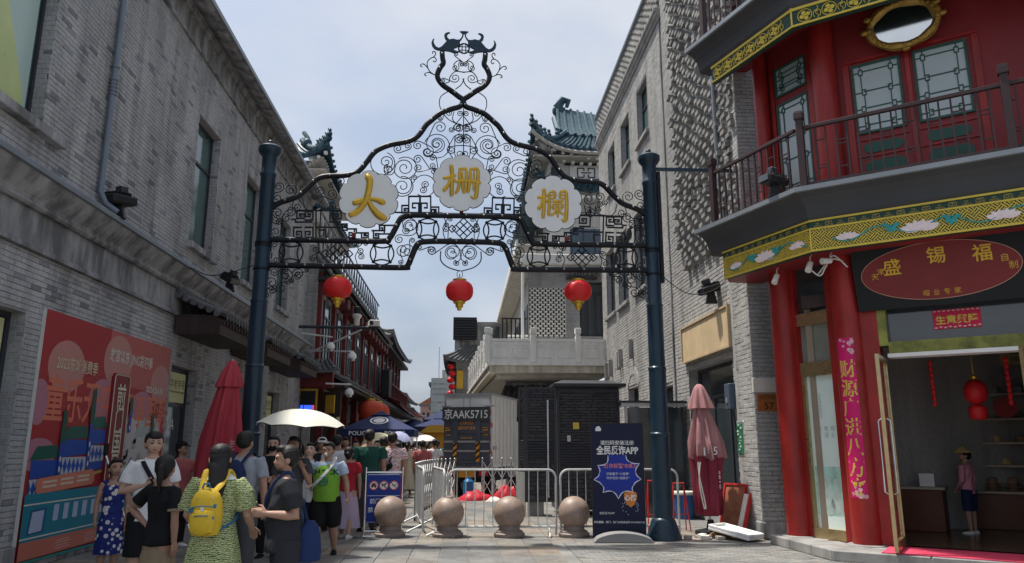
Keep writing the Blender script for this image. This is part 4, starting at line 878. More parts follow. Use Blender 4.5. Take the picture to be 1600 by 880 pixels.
# ---------------------------------------------------------------- the matching roof behind the left-hand building
LT = thing('corner_pavilion', 'pavilion roof corner with blue glazed tiles rising behind the dark brick building', 'building', (-8, 37, 0))
m = MB(); m.box(-14, -7.9, 37, 44, 8, 15.8); m.build('pavilion_wall', M['tower_wall'], LT)
Pl = roof_patch(LT, (-14, 36, 15.5), (-6.95, 36, 15.5), (-14, 38.2, 17.2), (-8.8, 38.2, 17.2), 1.0, M['tile_blue'], 22, both=(0, 1))
roof_patch(LT, (-6.95, 36, 15.5), (-6.95, 45, 15.5), (-8.8, 38.2, 17.2), (-8.8, 43, 17.2), 1.0, M['tile_blue'], 22)
m = MB(); m.tube([Pl(1, v, .2) for v in np.linspace(0, 1, 7)], .16, 8); m.build('hip_ridge', M['tile_blue'], LT); beasts(LT, [Pl(1, v, .3) for v in (.0, .1, .2, .3, .4)], M['tile_blue'], .17)
m = MB(); m.ball(Pl(1, .8, .3), (.25, .25, .3), 10); m.tube([Pl(1, .75, .1), Pl(1, .8, .6), Pl(1, .95, .7)], .12, 8); m.build('ridge_dragon', M['tile_blue'], LT)
for i in range(14): p = Pl(.35+i/13*.62, 0, -.35); m = MB(); m.obox((p.x, p.y+.3, p.z), (.16, .2, .14)); m.build('rafter_end', M['white_stone'], LT)
poly_slab([(-14, 36.2), (-7.1, 36.2), (-7.1, 45), (-7.9, 45), (-7.9, 37.2), (-14, 37.2)], 15.0, 15.1, 'eave_soffit', M['soffit'], LT)
for i in range(12):
    a = R(2+i*8); p = Vector((-8.0, 37.0, 14.8)); e = p+Vector((math.cos(a)*.95, -math.sin(a)*.95, .25+.75*max(0, 1-abs(a-R(45))/R(55)))); m = MB(); m.bar(p, e, .12, .1); m.build('fan_rafter', M['soffit'], LT)
m = MB(); m.add([(-7.9, 36.9, 14.9), (-7.0, 36.2, 15.2), (-6.6, 36.6, 13.0), (-7.5, 37, 12.0)], [(0, 1, 2, 3)]) if 0 else m.box(-7.95, -7.0, 37.2, 44, 12.6, 13.2); m.build('skirt_eave', M['soffit'], LT)
roof_patch(LT, (-6.7, 36.6, 12.9), (-6.7, 45, 12.9), (-7.9, 37.4, 13.7), (-7.9, 45, 13.7), .6, M['tile_blue'], 18, .12, .06, name='skirt_roof')
# ---------------------------------------------------------------- dark house with the black signboard, further up on the right
DH = thing('dark_house', 'dark grey house with a black louvred board on its roof', 'building', (.5, 47, 0))
def pb(boxes, name, mat, parent, bevel=0.):
    m = MB()
    for b in boxes: m.box(*b)
    return m.build(name, mat, parent, bevel=bevel)
pb([(-.55, 4, 46.5, 56, 0, 6.6)], 'wall', M['brick_mid'], DH); pb([(-.65, .74, 46.3, 50, 6.6, 9.1)], 'board_house', M['stone_dark'], DH); pb([(.75, 4, 46.2, 50, 6.6, 9.0)], 'roof_room', M['stone_mid'], DH); pb([(.95, 1.45, 46.15, 46.2, 7.2, 8.7), (1.55, 2.1, 46.15, 46.2, 7.2, 8.7)], 'glazing', M['glass'], DH)
pb([(-.75, .7, 46.0, 46.15, 7.85, 9.25)], 'louvre_board', M['black'], DH)
for i in range(8): pb([(-.74, .69, 45.93, 45.995, 7.92+i*.165, 7.96+i*.165)], 'louvre', M['frame'], DH)
roof_patch(DH, (-1.25, 57, 6.5), (-1.25, 45.6, 6.5), (.1, 57, 7.6), (.1, 46.4, 7.6), .3, M['tile_grey'], 24, .14, .1); roof_patch(DH, (-1.2, 45.6, 6.5), (2, 45.6, 6.5), (.1, 46.4, 7.6), (2, 46.4, 7.6), .3, M['tile_grey'], 12, .14, .05, both=(1, 0))
pb([(-1.0, -.55, 46.5, 56, 6.1, 6.45)], 'eave_beam', M['dark_eave'], DH)
for z in (4.0, 5.2): pb([(-.62, -.551, 47+i*2, 48.2+i*2, z-.5, z+.5) for i in range(4)], 'window_row', M['frame'], DH)
def lantern_string(x, y, z, n, r=.2):
    t = thing('lantern_string', 'string of small red lanterns hanging under the dark eave', 'lantern string', (x, y, z-n*.4))
    m = MB(); m.cyl((x, y, z+.1), (x, y, z-n*r*1.9), .01, n=5); m.build('cord', M['wire'], t)
    for i in range(n): m = MB(); m.ball((x+(.05 if i % 2 else -.05), y, z-.2-i*r*1.85), (r, r, r*.85), 12); m.build('lantern', M['lantern'], t)
lantern_string(-.82, 46.0, 6.4, 5, .22)
pb([(-.5, -.1, 46.38, 46.46, 4.9, 6.0)], 'gilt_sign', M['gold'], DH)
# ---------------------------------------------------------------- far up the street
FB = thing('grey_office_building', 'distant grey building with a mast on its roof at the end of the street', 'building', (-2, 78, 0))
pb([(-3.3, 6, 75, 95, 0, 8.0)], 'wall', pmat('far grey wall', (.33, .35, .34), .85, 0, .12, .8), FB); pb([(-2.3, 1, 77, 85, 8.0, 9.0)], 'roof_room', M['stone_mid'], FB)
pb([(-3.55, -3.3, 75, 95, 7.3, 7.6), (-3.5, -3.3, 75, 95, 5.0, 5.2)], 'side_cornice', M['tile_grey'], FB)
for i in range(7): pb([(-3.4, -3.301, 76+i*2.4, 77.2+i*2.4, 5.6, 7.0)], 'window', M['frame'], FB)
for z in (6.4, 6.9, 7.4, 4.6, 5.6): pb([(-3.2, -1.4, 74.97, 75, z, z+.06)], 'joint', M['stone_dark'], FB)
m = MB(); m.cyl((-2.6, 76, 8), (-2.6, 76, 11.2), .05, n=6); m.build('mast', M['steel'], FB); m = MB(); m.cyl((-1.9, 76, 8), (-1.9, 76, 10.0), .03, n=6); m.build('aerial', M['steel'], FB)
for k, (x0, x1, y, h, mat, lab) in enumerate(((-6.2, -3.2, 108, 6.9, 'red_wood', 'small reddish building with a tiled roof far up the street'), (-8.4, -5.9, 124, 6.3, 'stone_mid', 'small pale building at the far end of the street beyond the awnings'), (-12.5, -7.9, 150, 6.2, 'plaster', 'low pale block closing the far end of the street'))):
    t = thing('distant_building', lab, 'building', ((x0+x1)/2, y, 0)); pb([(x0, x1, y, y+14, 0, h)], 'wall', M[mat] if mat != 'red_wood' else pmat('far pink wall', (.36, .22, .19), .8, 0, .15, 1), t)
    pb([(x0-.2, x1+.2, y-.2, y+14, h, h+.25)], 'roof_slab', M['tile_grey'], t)
    if k == 0: m = MB(); m.prism([(x0-.2, h+.25), (x1+.2, h+.25), ((x0+x1)/2, h+1.3)], y-.2, y+8); m.build('roof', pmat('orange tile', (.30, .11, .06), .7, 0, .3, 3), t)
    for i in range(4): pb([(x0+.3+i*(x1-x0-.4)/4, x0+.3+i*(x1-x0-.4)/4+.35, y-.03, y, h-2.0, h-.9)], 'window', M['frame'], t)
# ---------------------------------------------------------------- left, beyond the brick building: timber-framed shop house
M['brick_far'] = pmat('pale grey brickwork', (.33, .325, .31), .85, 0, .2, 5, .3, 25, stain=.2)
TH = thing('timber_shop_house', 'grey and red timber framed shop house with tiled eaves beyond the dark brick building', 'building', (-6, 35, 0))
XF = -5.25
pb([(-12, XF, 26.5, 46, 0, 8.0)], 'wall', M['brick_far'], TH)
FTH = Fr((XF, 0, 0), (1, 0, 0))
for i in range(40):                                             # toothed quoin of the wall end seen beside the building in front
    pb([(-5.62, XF+.02-(.05 if i % 2 else 0), 26.44, 26.499, 3.9+i*.1, 3.992+i*.1)], 'quoin_brick', M['brick_light'], TH)
for k, y in enumerate((26.75, 29.6, 32.4, 35.2, 38.0, 40.8, 43.6, 45.8)):
    pb([(XF, XF+.16, y-.16, y+.16, 3.9, 7.6)], 'timber_post', M['red_wood'], TH, .02)
    if k < 7:
        st = 2.8; sash(FTH, (y+.55, y+1.75, 4.5, 6.7), TH, M['glass_green'], .12, 6.1, .08, (y+1.15,), 'window')
        if k in (2,): pb([(XF+.02, XF+.06, y+2.0, y+2.35, 4.6, 7.0)], 'couplet_board', M['plaster'], TH)
pb([(XF, XF+.12, 26.6, 46, 7.0, 7.25), (XF, XF+.12, 26.6, 46, 3.95, 4.2)], 'timber_beam', M['red_wood'], TH)
roof_patch(TH, (-4.45, 26.3, 7.5), (-4.45, 46.2, 7.5), (XF+.02, 26.3, 8.3), (XF+.02, 46.2, 8.3), .05, M['tile_grey'], 60, .1, .05, .05)
pb([(XF+.02, -4.6, 26.4, 46, 7.26, 7.4)], 'eave_soffit', M['dark_eave'], TH)
for k in range(14): pb([(XF+.12, -4.65, 26.9+k*1.4, 27.5+k*1.4, 6.85, 7.25)], 'bracket_set', pmat('maroon bracket', (.12, .03, .03), .6, 0, .3, 8) if k == 0 else bpy.data.materials['maroon bracket'], TH, .05)
pb([(XF-.6, XF-.1, 26.6, 46, 8.0, 8.6)], 'parapet', M['brick_far'], TH)
for k in range(24): pb([(XF-.1, XF-.06, 26.7+k*.8, 26.76+k*.8, 8.3, 9.9)], 'roof_baluster', M['black_iron'], TH)
for z in (9.0, 9.85): pb([(XF-.1, XF-.05, 26.6, 46, z, z+.08)], 'roof_rail', M['black_iron'], TH)
m = MB(); [m.bar((XF-.08, 26.7+k*.8, 8.4), (XF-.08, 27.5+k*.8, 9.85), .04) for k in range(23)]; o = m.build('roof_lattice', M['black_iron'], TH); o['kind'] = 'stuff'
# ground floor: tiled awning, dark shopfronts
roof_patch(TH, (-4.15, 27.2, 3.75), (-4.15, 63, 3.75), (XF+.1, 27.2, 4.35), (XF+.1, 63, 4.35), .02, M['tile_grey'], 80, .1, .05, .05)
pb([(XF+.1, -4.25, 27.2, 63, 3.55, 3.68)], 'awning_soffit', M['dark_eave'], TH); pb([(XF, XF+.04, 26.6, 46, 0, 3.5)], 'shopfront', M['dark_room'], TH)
for k in range(7): pb([(XF+.04, XF+.3, 27.0+k*2.8, 27.3+k*2.8, 0, 3.55)], 'shopfront_post', M['red_wood'], TH)
for k in range(6): pb([(XF+.05, XF+.12, 27.6+k*2.8, 29.2+k*2.8, 2.5, 3.3)], 'shop_sign', (M['gold'], M['sign_yellow'], M['trim_green'], M['lacquer'], M['gold'], M['plaster'])[k], TH)
# signboard bay facing the camera
SB = thing('sign_bay', 'red fascia with a tiled top and a lit blue screen in a yellow frame', 'shop sign', (-5, 26.2, 3))
pb([(-5.68, -4.5, 26.15, 26.4, 3.45, 3.98)], 'fascia', M['red_wood'], SB, .01)
roof_patch(SB, (-5.75, 25.75, 4.0), (-4.35, 25.75, 4.0), (-5.75, 26.4, 4.4), (-4.7, 26.4, 4.4), .06, M['tile_grey'], 8, .08, .03, .05)
pb([(-5.62, -5.0, 26.2, 26.3, 2.45, 3.42)], 'screen_case', M['gold'], SB, .01)
pb([(-5.56, -5.06, 26.17, 26.199, 2.55, 3.34)], 'screen_face', M['black'], SB)
e, n_, l_, b_ = new_mat('lit blue screen'); b_.inputs['Base Color'].default_value = (.02, .05, .3, 1); b_.inputs['Emission Color'].default_value = (.03, .10, .75, 1); b_.inputs['Emission Strength'].default_value = .8
pb([(-5.54, -5.14, 26.15, 26.169, 2.66, 2.86)], 'lit_strip', e, SB); e2, n_, l_, b_ = new_mat('lit red screen'); b_.inputs['Base Color'].default_value = (.4, .03, .03, 1); b_.inputs['Emission Color'].default_value = (.7, .06, .05, 1); b_.inputs['Emission Strength'].default_value = .6
pb([(-5.13, -5.08, 26.15, 26.169, 2.66, 2.86)], 'lit_mark', e2, SB)
hs = thing('hanging_sign', 'dark carved wooden shop sign hanging below the red fascia', 'sign', (-4.6, 26.3, 2.4))
m = MB(); M_ = Matrix.Rotation(R(-28), 3, 'Z'); m.obox((-4.55, 26.35, 2.9), (.85, .08, .85), M_); m.build('board', M['dark_wood'], hs, bevel=.015); m = MB(); m.obox((-4.57, 26.30, 2.9), (.4, .06, .62), M_); m.build('gilt_panel', M['gold'], hs, bevel=.02)
for y, x in ((33.2, -4.05), (35.2, -3.95)):
    t = thing('shop_lantern', f'large orange red round lantern hanging under the awning, {"nearer" if y < 34 else "farther"} of the pair', 'lantern', (x, y, 2.5), 'large lanterns under the awning')
    m = MB(); m.ball((x, y, 3.0), (.55, .55, .45), 20); m.build('globe', pmat('orange lantern', (.55, .07, .03), .5, 0, .15, 3), t); m = MB(); m.lathe([(.2, 3.42), (.2, 3.5), (.02, 3.52)], (x, y, 0), 12); m.cyl((x, y, 3.5), (x, y, 3.75), .015, n=5); m.build('cap', M['gold'], t)
    m = MB(); m.lathe([(.18, 2.5), (.2, 2.58)], (x, y, 0), 12); m.build('base_ring', M['gold'], t)
# second timber house
T2 = thing('red_timber_house', 'dull red timber house with upswept tiled eaves farther up the left side', 'building', (-6, 54, 0))
X2 = -5.5
pb([(-12, X2, 46.6, 63, 0, 8.3)], 'wall', M['red_wood'], T2)
F2 = Fr((X2, 0, 0), (1, 0, 0))
for k in range(7):
    y = 46.9+k*2.6; pb([(X2, X2+.2, y-.15, y+.15, 4.0, 8.2)], 'timber_post', M['red_wood'], T2)
    if k < 6: sash(F2, (y+.4, y+2.1, 4.8, 7.6), T2, M['glass'], .08, 6.9, .1, (y+1.25,), 'window')
Pq = roof_patch(T2, (-4.45, 46.1, 7.9), (-4.45, 63, 7.9), (-6.4, 47.8, 9.4), (-6.4, 63, 9.4), .5, M['tile_grey'], 40, .18, .15, .07)
roof_patch(T2, (-7.5, 46.1, 8.1), (-4.45, 46.1, 7.9), (-7.5, 47.8, 9.4), (-6.4, 47.8, 9.4), .35, M['tile_grey'], 10, .18, .08, .07, both=(0, 1))
pb([(X2, -4.7, 46.4, 63, 7.55, 7.75)], 'eave_soffit', M['dark_eave'], T2); pb([(-7.5, X2, 46.3, 46.59, 7.3, 8.0)], 'gable_beam', M['red_wood'], T2)
pb([(-4.9, -4.45, 45.0, 46.5, 4.3, 5.9)], 'sign_box', M['black'], T2, .03)
pb([(-5.4, -4.5, 47, 62, 3.9, 4.2)], 'balcony', M['dark_eave'], T2)
for k in range(14): pb([(-4.6, -4.52, 47.2+k, 47.3+k, 4.2, 5.2)], 'balcony_baluster', M['red_wood'], T2)
pb([(-4.62, -4.5, 47, 62, 5.2, 5.3)], 'balcony_rail', M['red_wood'], T2)
roof_patch(T2, (-3.9, 46.3, 3.9), (-3.9, 70, 3.9), (-5.0, 46.6, 4.7), (-5.0, 70, 4.7), .2, M['red_wood'], 40, .15, .08, .06, name='lower_roof')
for k, (y0, y1, h) in enumerate(((64, 80, 5.6), (81, 104, 5.2))):
    t = thing('street_house', ('low grey tiled house past the red timber house', 'farthest low tiled house on the left side of the street')[k], 'building', (-8, y0, 0)); pb([(-14, -5.6-.5*k, y0, y1, 0, h)], 'wall', M['stone_mid'], t)
    roof_patch(t, (-4.9-.5*k, y0-.3, h-.1), (-4.9-.5*k, y1, h-.1), (-9, y0-.3, h+1.5), (-9, y1, h+1.5), .2, M['tile_grey'], 30, .15, .1)
    for i in range(4): pb([(-5.6-.5*k, -5.5-.5*k, y0+1+i*3, y0+2.5+i*3, .2, 2.6)], 'shop_opening', M['frame'], t)
# ---------------------------------------------------------------- the iron archway
GY, GX = 13.06, -.1
AW = thing('iron_archway', 'blue black wrought iron street archway with scrollwork and three white medallions on two tall posts', 'archway', (GX, GY, 0))
def gp(px, py): p = at_y(px, py, GY); return (p.x, p.z)
def mir(pts): return [(2*GX-x, z) for x, z in pts]
def smooth(pts, k=5, closed=False):
    P = [np.array(p, float) for p in pts]; n = len(P); out = []
    for i in range(n if closed else n-1):
        a, b, c, d = (P[(i-1) % n] if closed or i else P[0]), P[i], P[(i+1) % n], (P[(i+2) % n] if closed or i < n-2 else P[n-1])
        for t in np.linspace(0, 1, k, endpoint=False): out.append(tuple(.5*((2*b)+(-a+c)*t+(2*a-5*b+4*c-d)*t*t+(-a+3*b-3*c+d)*t**3)))
    if not closed: out.append(tuple(P[-1]))
    return out
def flat(pts, y=GY): return [(x, y, z) for x, z in pts]
# posts
for sx in (GX-3.47, GX+3.47):
    m = MB(); m.lathe([(.30, 0), (.30, .05), (.27, .10), (.20, .31), (.185, .33), (.165, .35), (.163, 1.70), (.172, 1.71), (.172, 1.74), (.152, 1.76), (.150, 2.83), (.158, 2.84), (.158, 2.87), (.142, 2.89), (.140, 3.95), (.148, 3.96), (.148, 3.99), (.133, 4.01), (.13, 6.25), (.145, 6.27), (.145, 6.31), (.13, 6.33), (.13, 6.62), (.16, 6.66), (.19, 6.70), (.205, 6.74), (.205, 6.80), (.17, 6.83), (.09, 6.87), (.02, 6.88)], (sx, GY, 0), 28)
    p = m.build('post', M['navy_iron'], AW); m = MB(); m.ball((sx, GY, 6.91), .05, 10); m.build('finial', M['navy_iron'], p)
    for z in (4.55, 4.97, 5.02): m = MB(); m.lathe([(.137, z-.02), (.148, z-.015), (.148, z+.015), (.137, z+.02)], (sx, GY, 0), 20); m.build('band', M['black_iron'], p)
    for k in range(4):
        a = R(45+90*k); m = MB(); m.cyl((sx+.25*math.cos(a), GY+.25*math.sin(a), .1), (sx+.25*math.cos(a), GY+.25*math.sin(a), .16), .02, n=6); m.build('bolt', M['black_iron'], p)
C1 = lambda x, y: gp(400+x/4.848, 150+y/4.848)
C2 = lambda x, y: gp(400+x/4.848, 310+y/4.848)
C3 = lambda x, y: gp(520+x/4, 250+y/4)
C6 = lambda x, y: gp(640+x/4.889, 30+y/4.889)
C7 = lambda x, y: gp(640+x/8.8, 30+y/8.8)
S_ = 1/4.848*13.06/1176*1.03                                     # metres per pixel of those enlarged views
arc = [C1(*p) for p in ((105, 862), (170, 815), (240, 790), (310, 765), (355, 730), (400, 690), (450, 640), (500, 615), (560, 607), (650, 605), (740, 590), (790, 560), (840, 500), (890, 435), (940, 400), (1020, 370), (1120, 352), (1190, 330), (1240, 290), (1290, 220), (1330, 185), (1400, 130), (1480, 100))]
arc += [C6(*p) for p in ((385, 668), (405, 635))]
arm = [C6(*p) for p in ((415, 618), (450, 590), (500, 555), (565, 515), (603, 470), (610, 430), (590, 380), (568, 345), (575, 310), (580, 262))]
top = [(GX, arm[0][1])]
studs = []
for k in (0, 1):
    f = (lambda q: q) if k == 0 else mir
    pts = smooth(f(arc)+[(GX, arc[-1][1]+.05)]+f(arm[1:]), 4)
    m = MB(); m.tube(flat(pts), .050, 10); m.build('arch_bar', M['black_iron'], AW)
    acc = 0
    for a, b in zip(pts, pts[1:]):
        acc += math.dist(a, b)
        if acc > .30: acc = 0; studs.append(b)
beamA = [C2(*p) for p in ((70, 312), (500, 318), (960, 325), (1010, 305), (1050, 240), (1085, 170), (1110, 142), (1150, 130), (1300, 128))]
beamB = [C2(*p) for p in ((70, 505), (600, 515), (1110, 525), (1150, 508), (1180, 440), (1210, 370), (1240, 337), (1300, 328), (1400, 326))]
zA, zB = beamA[-1][1], beamB[-1][1]
for bm_ in (beamA, beamB):
    L_ = [(GX-3.36, bm_[0][1])]+bm_[1:]; full = L_+mir(L_)[::-1]; pts = smooth(full, 5)
    m = MB(); m.tube(flat(pts), .052, 10); m.build('cross_beam', M['black_iron'], AW); acc = 0
    for a, b in zip(pts, pts[1:]):
        d = math.dist(a, b); n = max(1, int(d/.05))
        for i in range(n):
            acc += d/n
            if acc > .31: acc = 0; t = (i+1)/n; studs.append((a[0]+(b[0]-a[0])*t, a[1]+(b[1]-a[1])*t))
m = MB()
for x, z in studs: m.ball((x, GY-.055, z+.005), .023, 8)
for sx in (GX-3.3, GX+3.3):
    for z in (4.7, 4.85, 5.2, 5.45, 5.6): m.ball((sx, GY-.06, z), .022, 8)
o = m.build('studs', pmat('worn steel stud', (.35, .34, .33), .35, .8, .2, 8), AW, recalc=False); o['kind'] = 'stuff'
# scrolls
RODS = MB(); rod_parts = []
def spiral_pair(c1, r1, s1, c2, r2, s2, turns=1.6, rr=.0105):
    c1, c2 = np.array(c1), np.array(c2); v = c2-c1; va = math.atan2(v[1], v[0])
    if s1 == s2: a1 = va-s1*math.pi/2+0*s1; a2 = va-s2*math.pi/2
    else:
        d = np.linalg.norm(v); off = math.asin(min(1, (r1+r2)/max(d, 1e-6))); a1 = va-s1*(math.pi/2-off)*1.0; a2 = a1+math.pi
        a1, a2 = va-s1*(math.pi/2)+s1*off, va-s1*(math.pi/2)+s1*off+math.pi
    def sp(c, r, s, a):                                        # from the eye outwards, ending at angle a, turning in sense s
        n = 22; return [(c[0]+r*(.14+.86*(i/n)**.9)*math.cos(a-s*2*math.pi*turns*(1-i/n)), c[1]+r*(.14+.86*(i/n)**.9)*math.sin(a-s*2*math.pi*turns*(1-i/n))) for i in range(n+1)]
    P = sp(c1, r1, s1, a1); Q = sp(c2, r2, -s2, a2)[::-1]
    gap = math.dist(P[-1], Q[0]); pts = P+Q if gap < .02 else P+smooth([P[-2], P[-1], ((P[-1][0]+Q[0][0])/2, (P[-1][1]+Q[0][1])/2), Q[0], Q[1]], 3)[3:-3]+Q
    return pts
def put(pts, rr=.0088, both=True, name='scroll'):
    for f in ((lambda q: q), mir) if both else ((lambda q: q),):
        m = MB(); m.tube(flat(f(pts)), rr, 6); m.build(name, M['black_iron'], AW, recalc=False)
def scr(c1, r1, s1, c2, r2, s2, C=C1, turns=1.6, both=True): put(spiral_pair(C(*c1), r1*S_, s1, C(*c2), r2*S_, s2, turns), both=both)
# field under the arch (left half, mirrored)
for a in (((1395, 238), 52, 1, (1370, 365), 82, 1), ((1225, 375), 38, -1, (1300, 425), 50, -1), ((1370, 365), 45, -1, (1300, 425), 34, -1), ((1075, 400), 36, 1, (1150, 380), 30, 1),
          ((985, 500), 56, -1, (1005, 552), 40, 1), ((1125, 545), 74, 1, (1005, 560), 48, -1), ((1225, 480), 36, -1, (1335, 530), 28, 1), ((1230, 545), 34, 1, (1345, 572), 26, -1),
          ((1110, 685), 68, 1, (1200, 620), 24, -1), ((1285, 672), 32, 1, (1265, 712), 30, -1), ((1460, 130), 30, 1, (1395, 170), 20, -1), ((1480, 410), 34, -1, (1535, 330), 42, -1),
          ((1545, 135), 26, -1, (1530, 240), 32, 1), ((1545, 320), 40, 1, (1540, 440), 36, 1), ((1480, 255), 24, 1, (1535, 245), 44, -1), ((1360, 560), 20, 1, (1340, 470), 26, 1)): scr(*a)
for c, r in (((1370, 380), 98), ((1110, 685), 80), ((1130, 545), 88), ((960, 510), 92), ((1275, 680), 86)):
    x, z = C1(*c); a0 = R(random.Random(int(c[0])).uniform(0, 360)); put([(x+r*S_*math.cos(a0+t), z+r*S_*math.sin(a0+t)) for t in np.linspace(0, R(290), 30)], .009)
put([C1(*p) for p in ((1572, 80), (1572, 470))], .009, False)
for c in ((1572, 135), (1572, 320), (1572, 440)): x, z = C1(*c); m = MB(); m.ball((x, GY, z), .03, 8); m.build('rosette', M['black_iron'], AW)
put(smooth([C1(*p) for p in ((1420, 135), (1460, 180), (1530, 215), (1572, 225))], 5), .009); put(smooth([C1(*p) for p in ((1500, 120), (1490, 180), (1530, 215), (1572, 228))], 5), .009)
put(smooth([C1(*p) for p in ((1575, 375), (1500, 380), (1450, 400), (1490, 470))], 5), .009)
# wing scrolls by the posts
for a in (((175, 688), 40, -1, (160, 775), 44, 1), ((262, 712), 46, -1, (310, 840), 36, 1), ((490, 722), 38, 1, (445, 765), 24, -1), ((575, 742), 44, -1, (490, 780), 26, 1), ((635, 642), 40, -1, (570, 680), 24, 1), ((572, 838), 34, 1, (500, 820), 24, -1)): scr(*a)
for a in (((165, 110), 40, 1, (150, 165), 38, -1), ((265, 95), 42, -1, (230, 150), 34, 1), ((150, 255), 42, 1, (175, 180), 30, 1)): scr(*a, C=C2)
put(smooth([C1(*p) for p in ((350, 770), (370, 840), (420, 870), (520, 850), (640, 850))], 6), .009)
put(smooth([C2(*p) for p in ((205, 290), (195, 200), (215, 110), (300, 70))], 6), .009)
# under the lower beam, by the posts and at the centre
for a in (((118, 640), 52, 1, (135, 690), 30, -1), ((225, 580), 55, -1, (190, 680), 40, 1), ((320, 572), 46, 1, (270, 625), 18, -1), ((140, 555), 34, 1, (200, 560), 26, -1), ((75, 735), 22, 1, (120, 700), 36, -1), ((382, 540), 18, -1, (320, 590), 30, 1), ((240, 625), 30, 1, (225, 540), 26, -1)): scr(*a, C=C2)
for a in (((1485, 405), 66, 1, (1330, 392), 34, -1), ((1240, 372), 22, 1, (1330, 400), 36, -1), ((1520, 490), 24, -1, (1485, 420), 78, 1)): scr(*a, C=C2)
put(smooth([C2(*p) for p in ((1400, 400), (1400, 470), (1450, 520), (1545, 552))], 6), .011)
for a in (((1165, 205), 62, 1, (1140, 245), 30, 1), ((1085, 310), 36, -1, (1165, 215), 72, 1), ((1110, 392), 56, 1, (1185, 320), 22, -1), ((1095, 482), 20, 1, (1150, 400), 60, -1), ((140, 350), 26, 1, (150, 470), 30, 1), ((430, 460), 24, -1, (450, 390), 26, 1), ((795, 400), 26, 1, (795, 440), 26, -1), ((830, 345), 18, 1, (765, 350), 22, -1), ((1470, 160), 20, 1, (1440, 230), 26, 1), ((1440, 200), 18, -1, (1470, 310), 16, 1)): scr(*a, C=C2)
for x in (760, 1425, 465): put(smooth([C2(x, 335 if x != 1425 else 145), C2(x+14, 390 if x != 1425 else 200), C2(x-8, 440 if x != 1425 else 250), C2(x+10, 505 if x != 1425 else 318)], 5), .008)
# old-coin motifs: four lenses round a square
def coin(c, h, C=C2):
    x, z = C(*c); h *= S_
    for i in range(4):
        a = R(45+90*i); b = R(135+90*i); A = np.array((math.cos(a), math.sin(a)))*h*1.12; B = np.array((math.cos(b), math.sin(b)))*h*1.12; mid = (A+B)/2; n = mid/np.linalg.norm(mid)
        for bul in (.30, -.22):
            pts = [tuple(np.array((x, z))+A*(1-t)+B*t+n*(4*t*(1-t))*h*bul) for t in np.linspace(0, 1, 10)]
            for f in ((lambda q: q), mir): m = MB(); m.tube(flat(f(pts)), .014, 6); m.build('coin_arc', M['black_iron'], AW, recalc=False)
        for f in (1, -1): m = MB(); q = np.array((x, z))+A; m.ball(((q[0] if f > 0 else 2*GX-q[0]), GY, q[1]), .03, 8); m.build('coin_stud', M['black_iron'], AW)
coin((265, 412), 80); coin((955, 420), 80); coin((1300, 235), 78)
def knot(c, w, both=True):
    x, z = C2(*c); d = w*S_
    for (i, j) in [(i, j) for i in (-1, 0, 1) for j in (-1, 0, 1)]+[(-2, 0) if 0 else (1.5, -1.5), (-1.5, 1.5)]:
        cx, cz = x+(i-j)*d/1.0*.5, z+(i+j)*d*.5; q = [(cx-d*.5, cz), (cx, cz+d*.5), (cx+d*.5, cz), (cx, cz-d*.5)]
        for f in (((lambda q: q), mir) if both else ((lambda q: q),)):
            m = MB(); p = f(q); [m.bar((p[k][0], GY, p[k][1]), (p[(k+1) % 4][0], GY, p[(k+1) % 4][1]), .018, .018, (0, 1, 0)) for k in range(4)]; m.build('knot_diamond', M['black_iron'], AW, recalc=False)
knot((615, 420), 58); 
kx = [C2(1572, 232)]; C2b = C2; knot((1572, 232), 58, False)
# square meanders
def bars(pts, w=.026, both=True, name='fret_key'):
    for f in (((lambda q: q), mir) if both else ((lambda q: q),)):
        q = f(pts); m = MB()
        for a, b in zip(q, q[1:]):
            if math.dist(a, b) > 1e-4: e = (w/2)/math.dist(a, b); m.bar((a[0]-(b[0]-a[0])*e*.98, GY, a[1]-(b[1]-a[1])*e*.98), (b[0]+(b[0]-a[0])*e*.98, GY, b[1]+(b[1]-a[1])*e*.98), w, w*random.uniform(.9, 1.1), (0, 1, 0))
        m.build(name, M['black_iron'], AW, recalc=False)
def key(x0, x1, y0, y1, fx=1, fy=1, C=C2):
    u = [(1, 0), (0, 0), (0, 1), (1, 1), (1, .42), (.38, .42), (.38, .70), (.66, .70)]
    if fx < 0: u = [(1-a, b) for a, b in u]
    if fy < 0: u = [(a, 1-b) for a, b in u]
    bars([C(x0+(x1-x0)*a, y0+(y1-y0)*b) for a, b in u])
for a in ((310, 365, 95, 152), (375, 432, 100, 165, -1, -1), (285, 345, 220, 296), (375, 432, 220, 296, -1), (590, 645, 95, 155, -1, 1), (655, 690, 195, 242, 1, -1), (705, 745, 232, 300, -1, 1), (800, 850, 262, 300, 1, -1), (890, 930, 245, 300), (935, 972, 205, 270, -1, -1)): key(*a)
bars([C2(*p) for p in ((300, 92), (455, 92))]); bars([C2(*p) for p in ((455, 88), (455, 305))]); bars([C2(*p) for p in ((455, 92), (650, 92))]); bars([C2(*p) for p in ((275, 160), (300, 160), (300, 180), (420, 180))]); bars([C2(*p) for p in ((460, 220), (640, 220))]); bars([C2(*p) for p in ((610, 195), (690, 195), (690, 232), (760, 232), (760, 262), (850, 262), (850, 300))]); bars([C2(*p) for p in ((880, 245), (975, 245), (975, 205), (1040, 205))]); bars([C2(*p) for p in ((985, 270), (1020, 270), (1020, 300))]); bars([C2(*p) for p in ((480, 240), (530, 240), (530, 300))]); bars([C2(*p) for p in ((560, 120), (560, 180), (640, 180))])
for a in ((475, 537, 228, 330, 1, 1), (553, 612, 228, 330, -1, 1), (432, 470, 285, 330, 1, 1), (618, 662, 295, 332, -1, 1)): key(*a, C=C3)
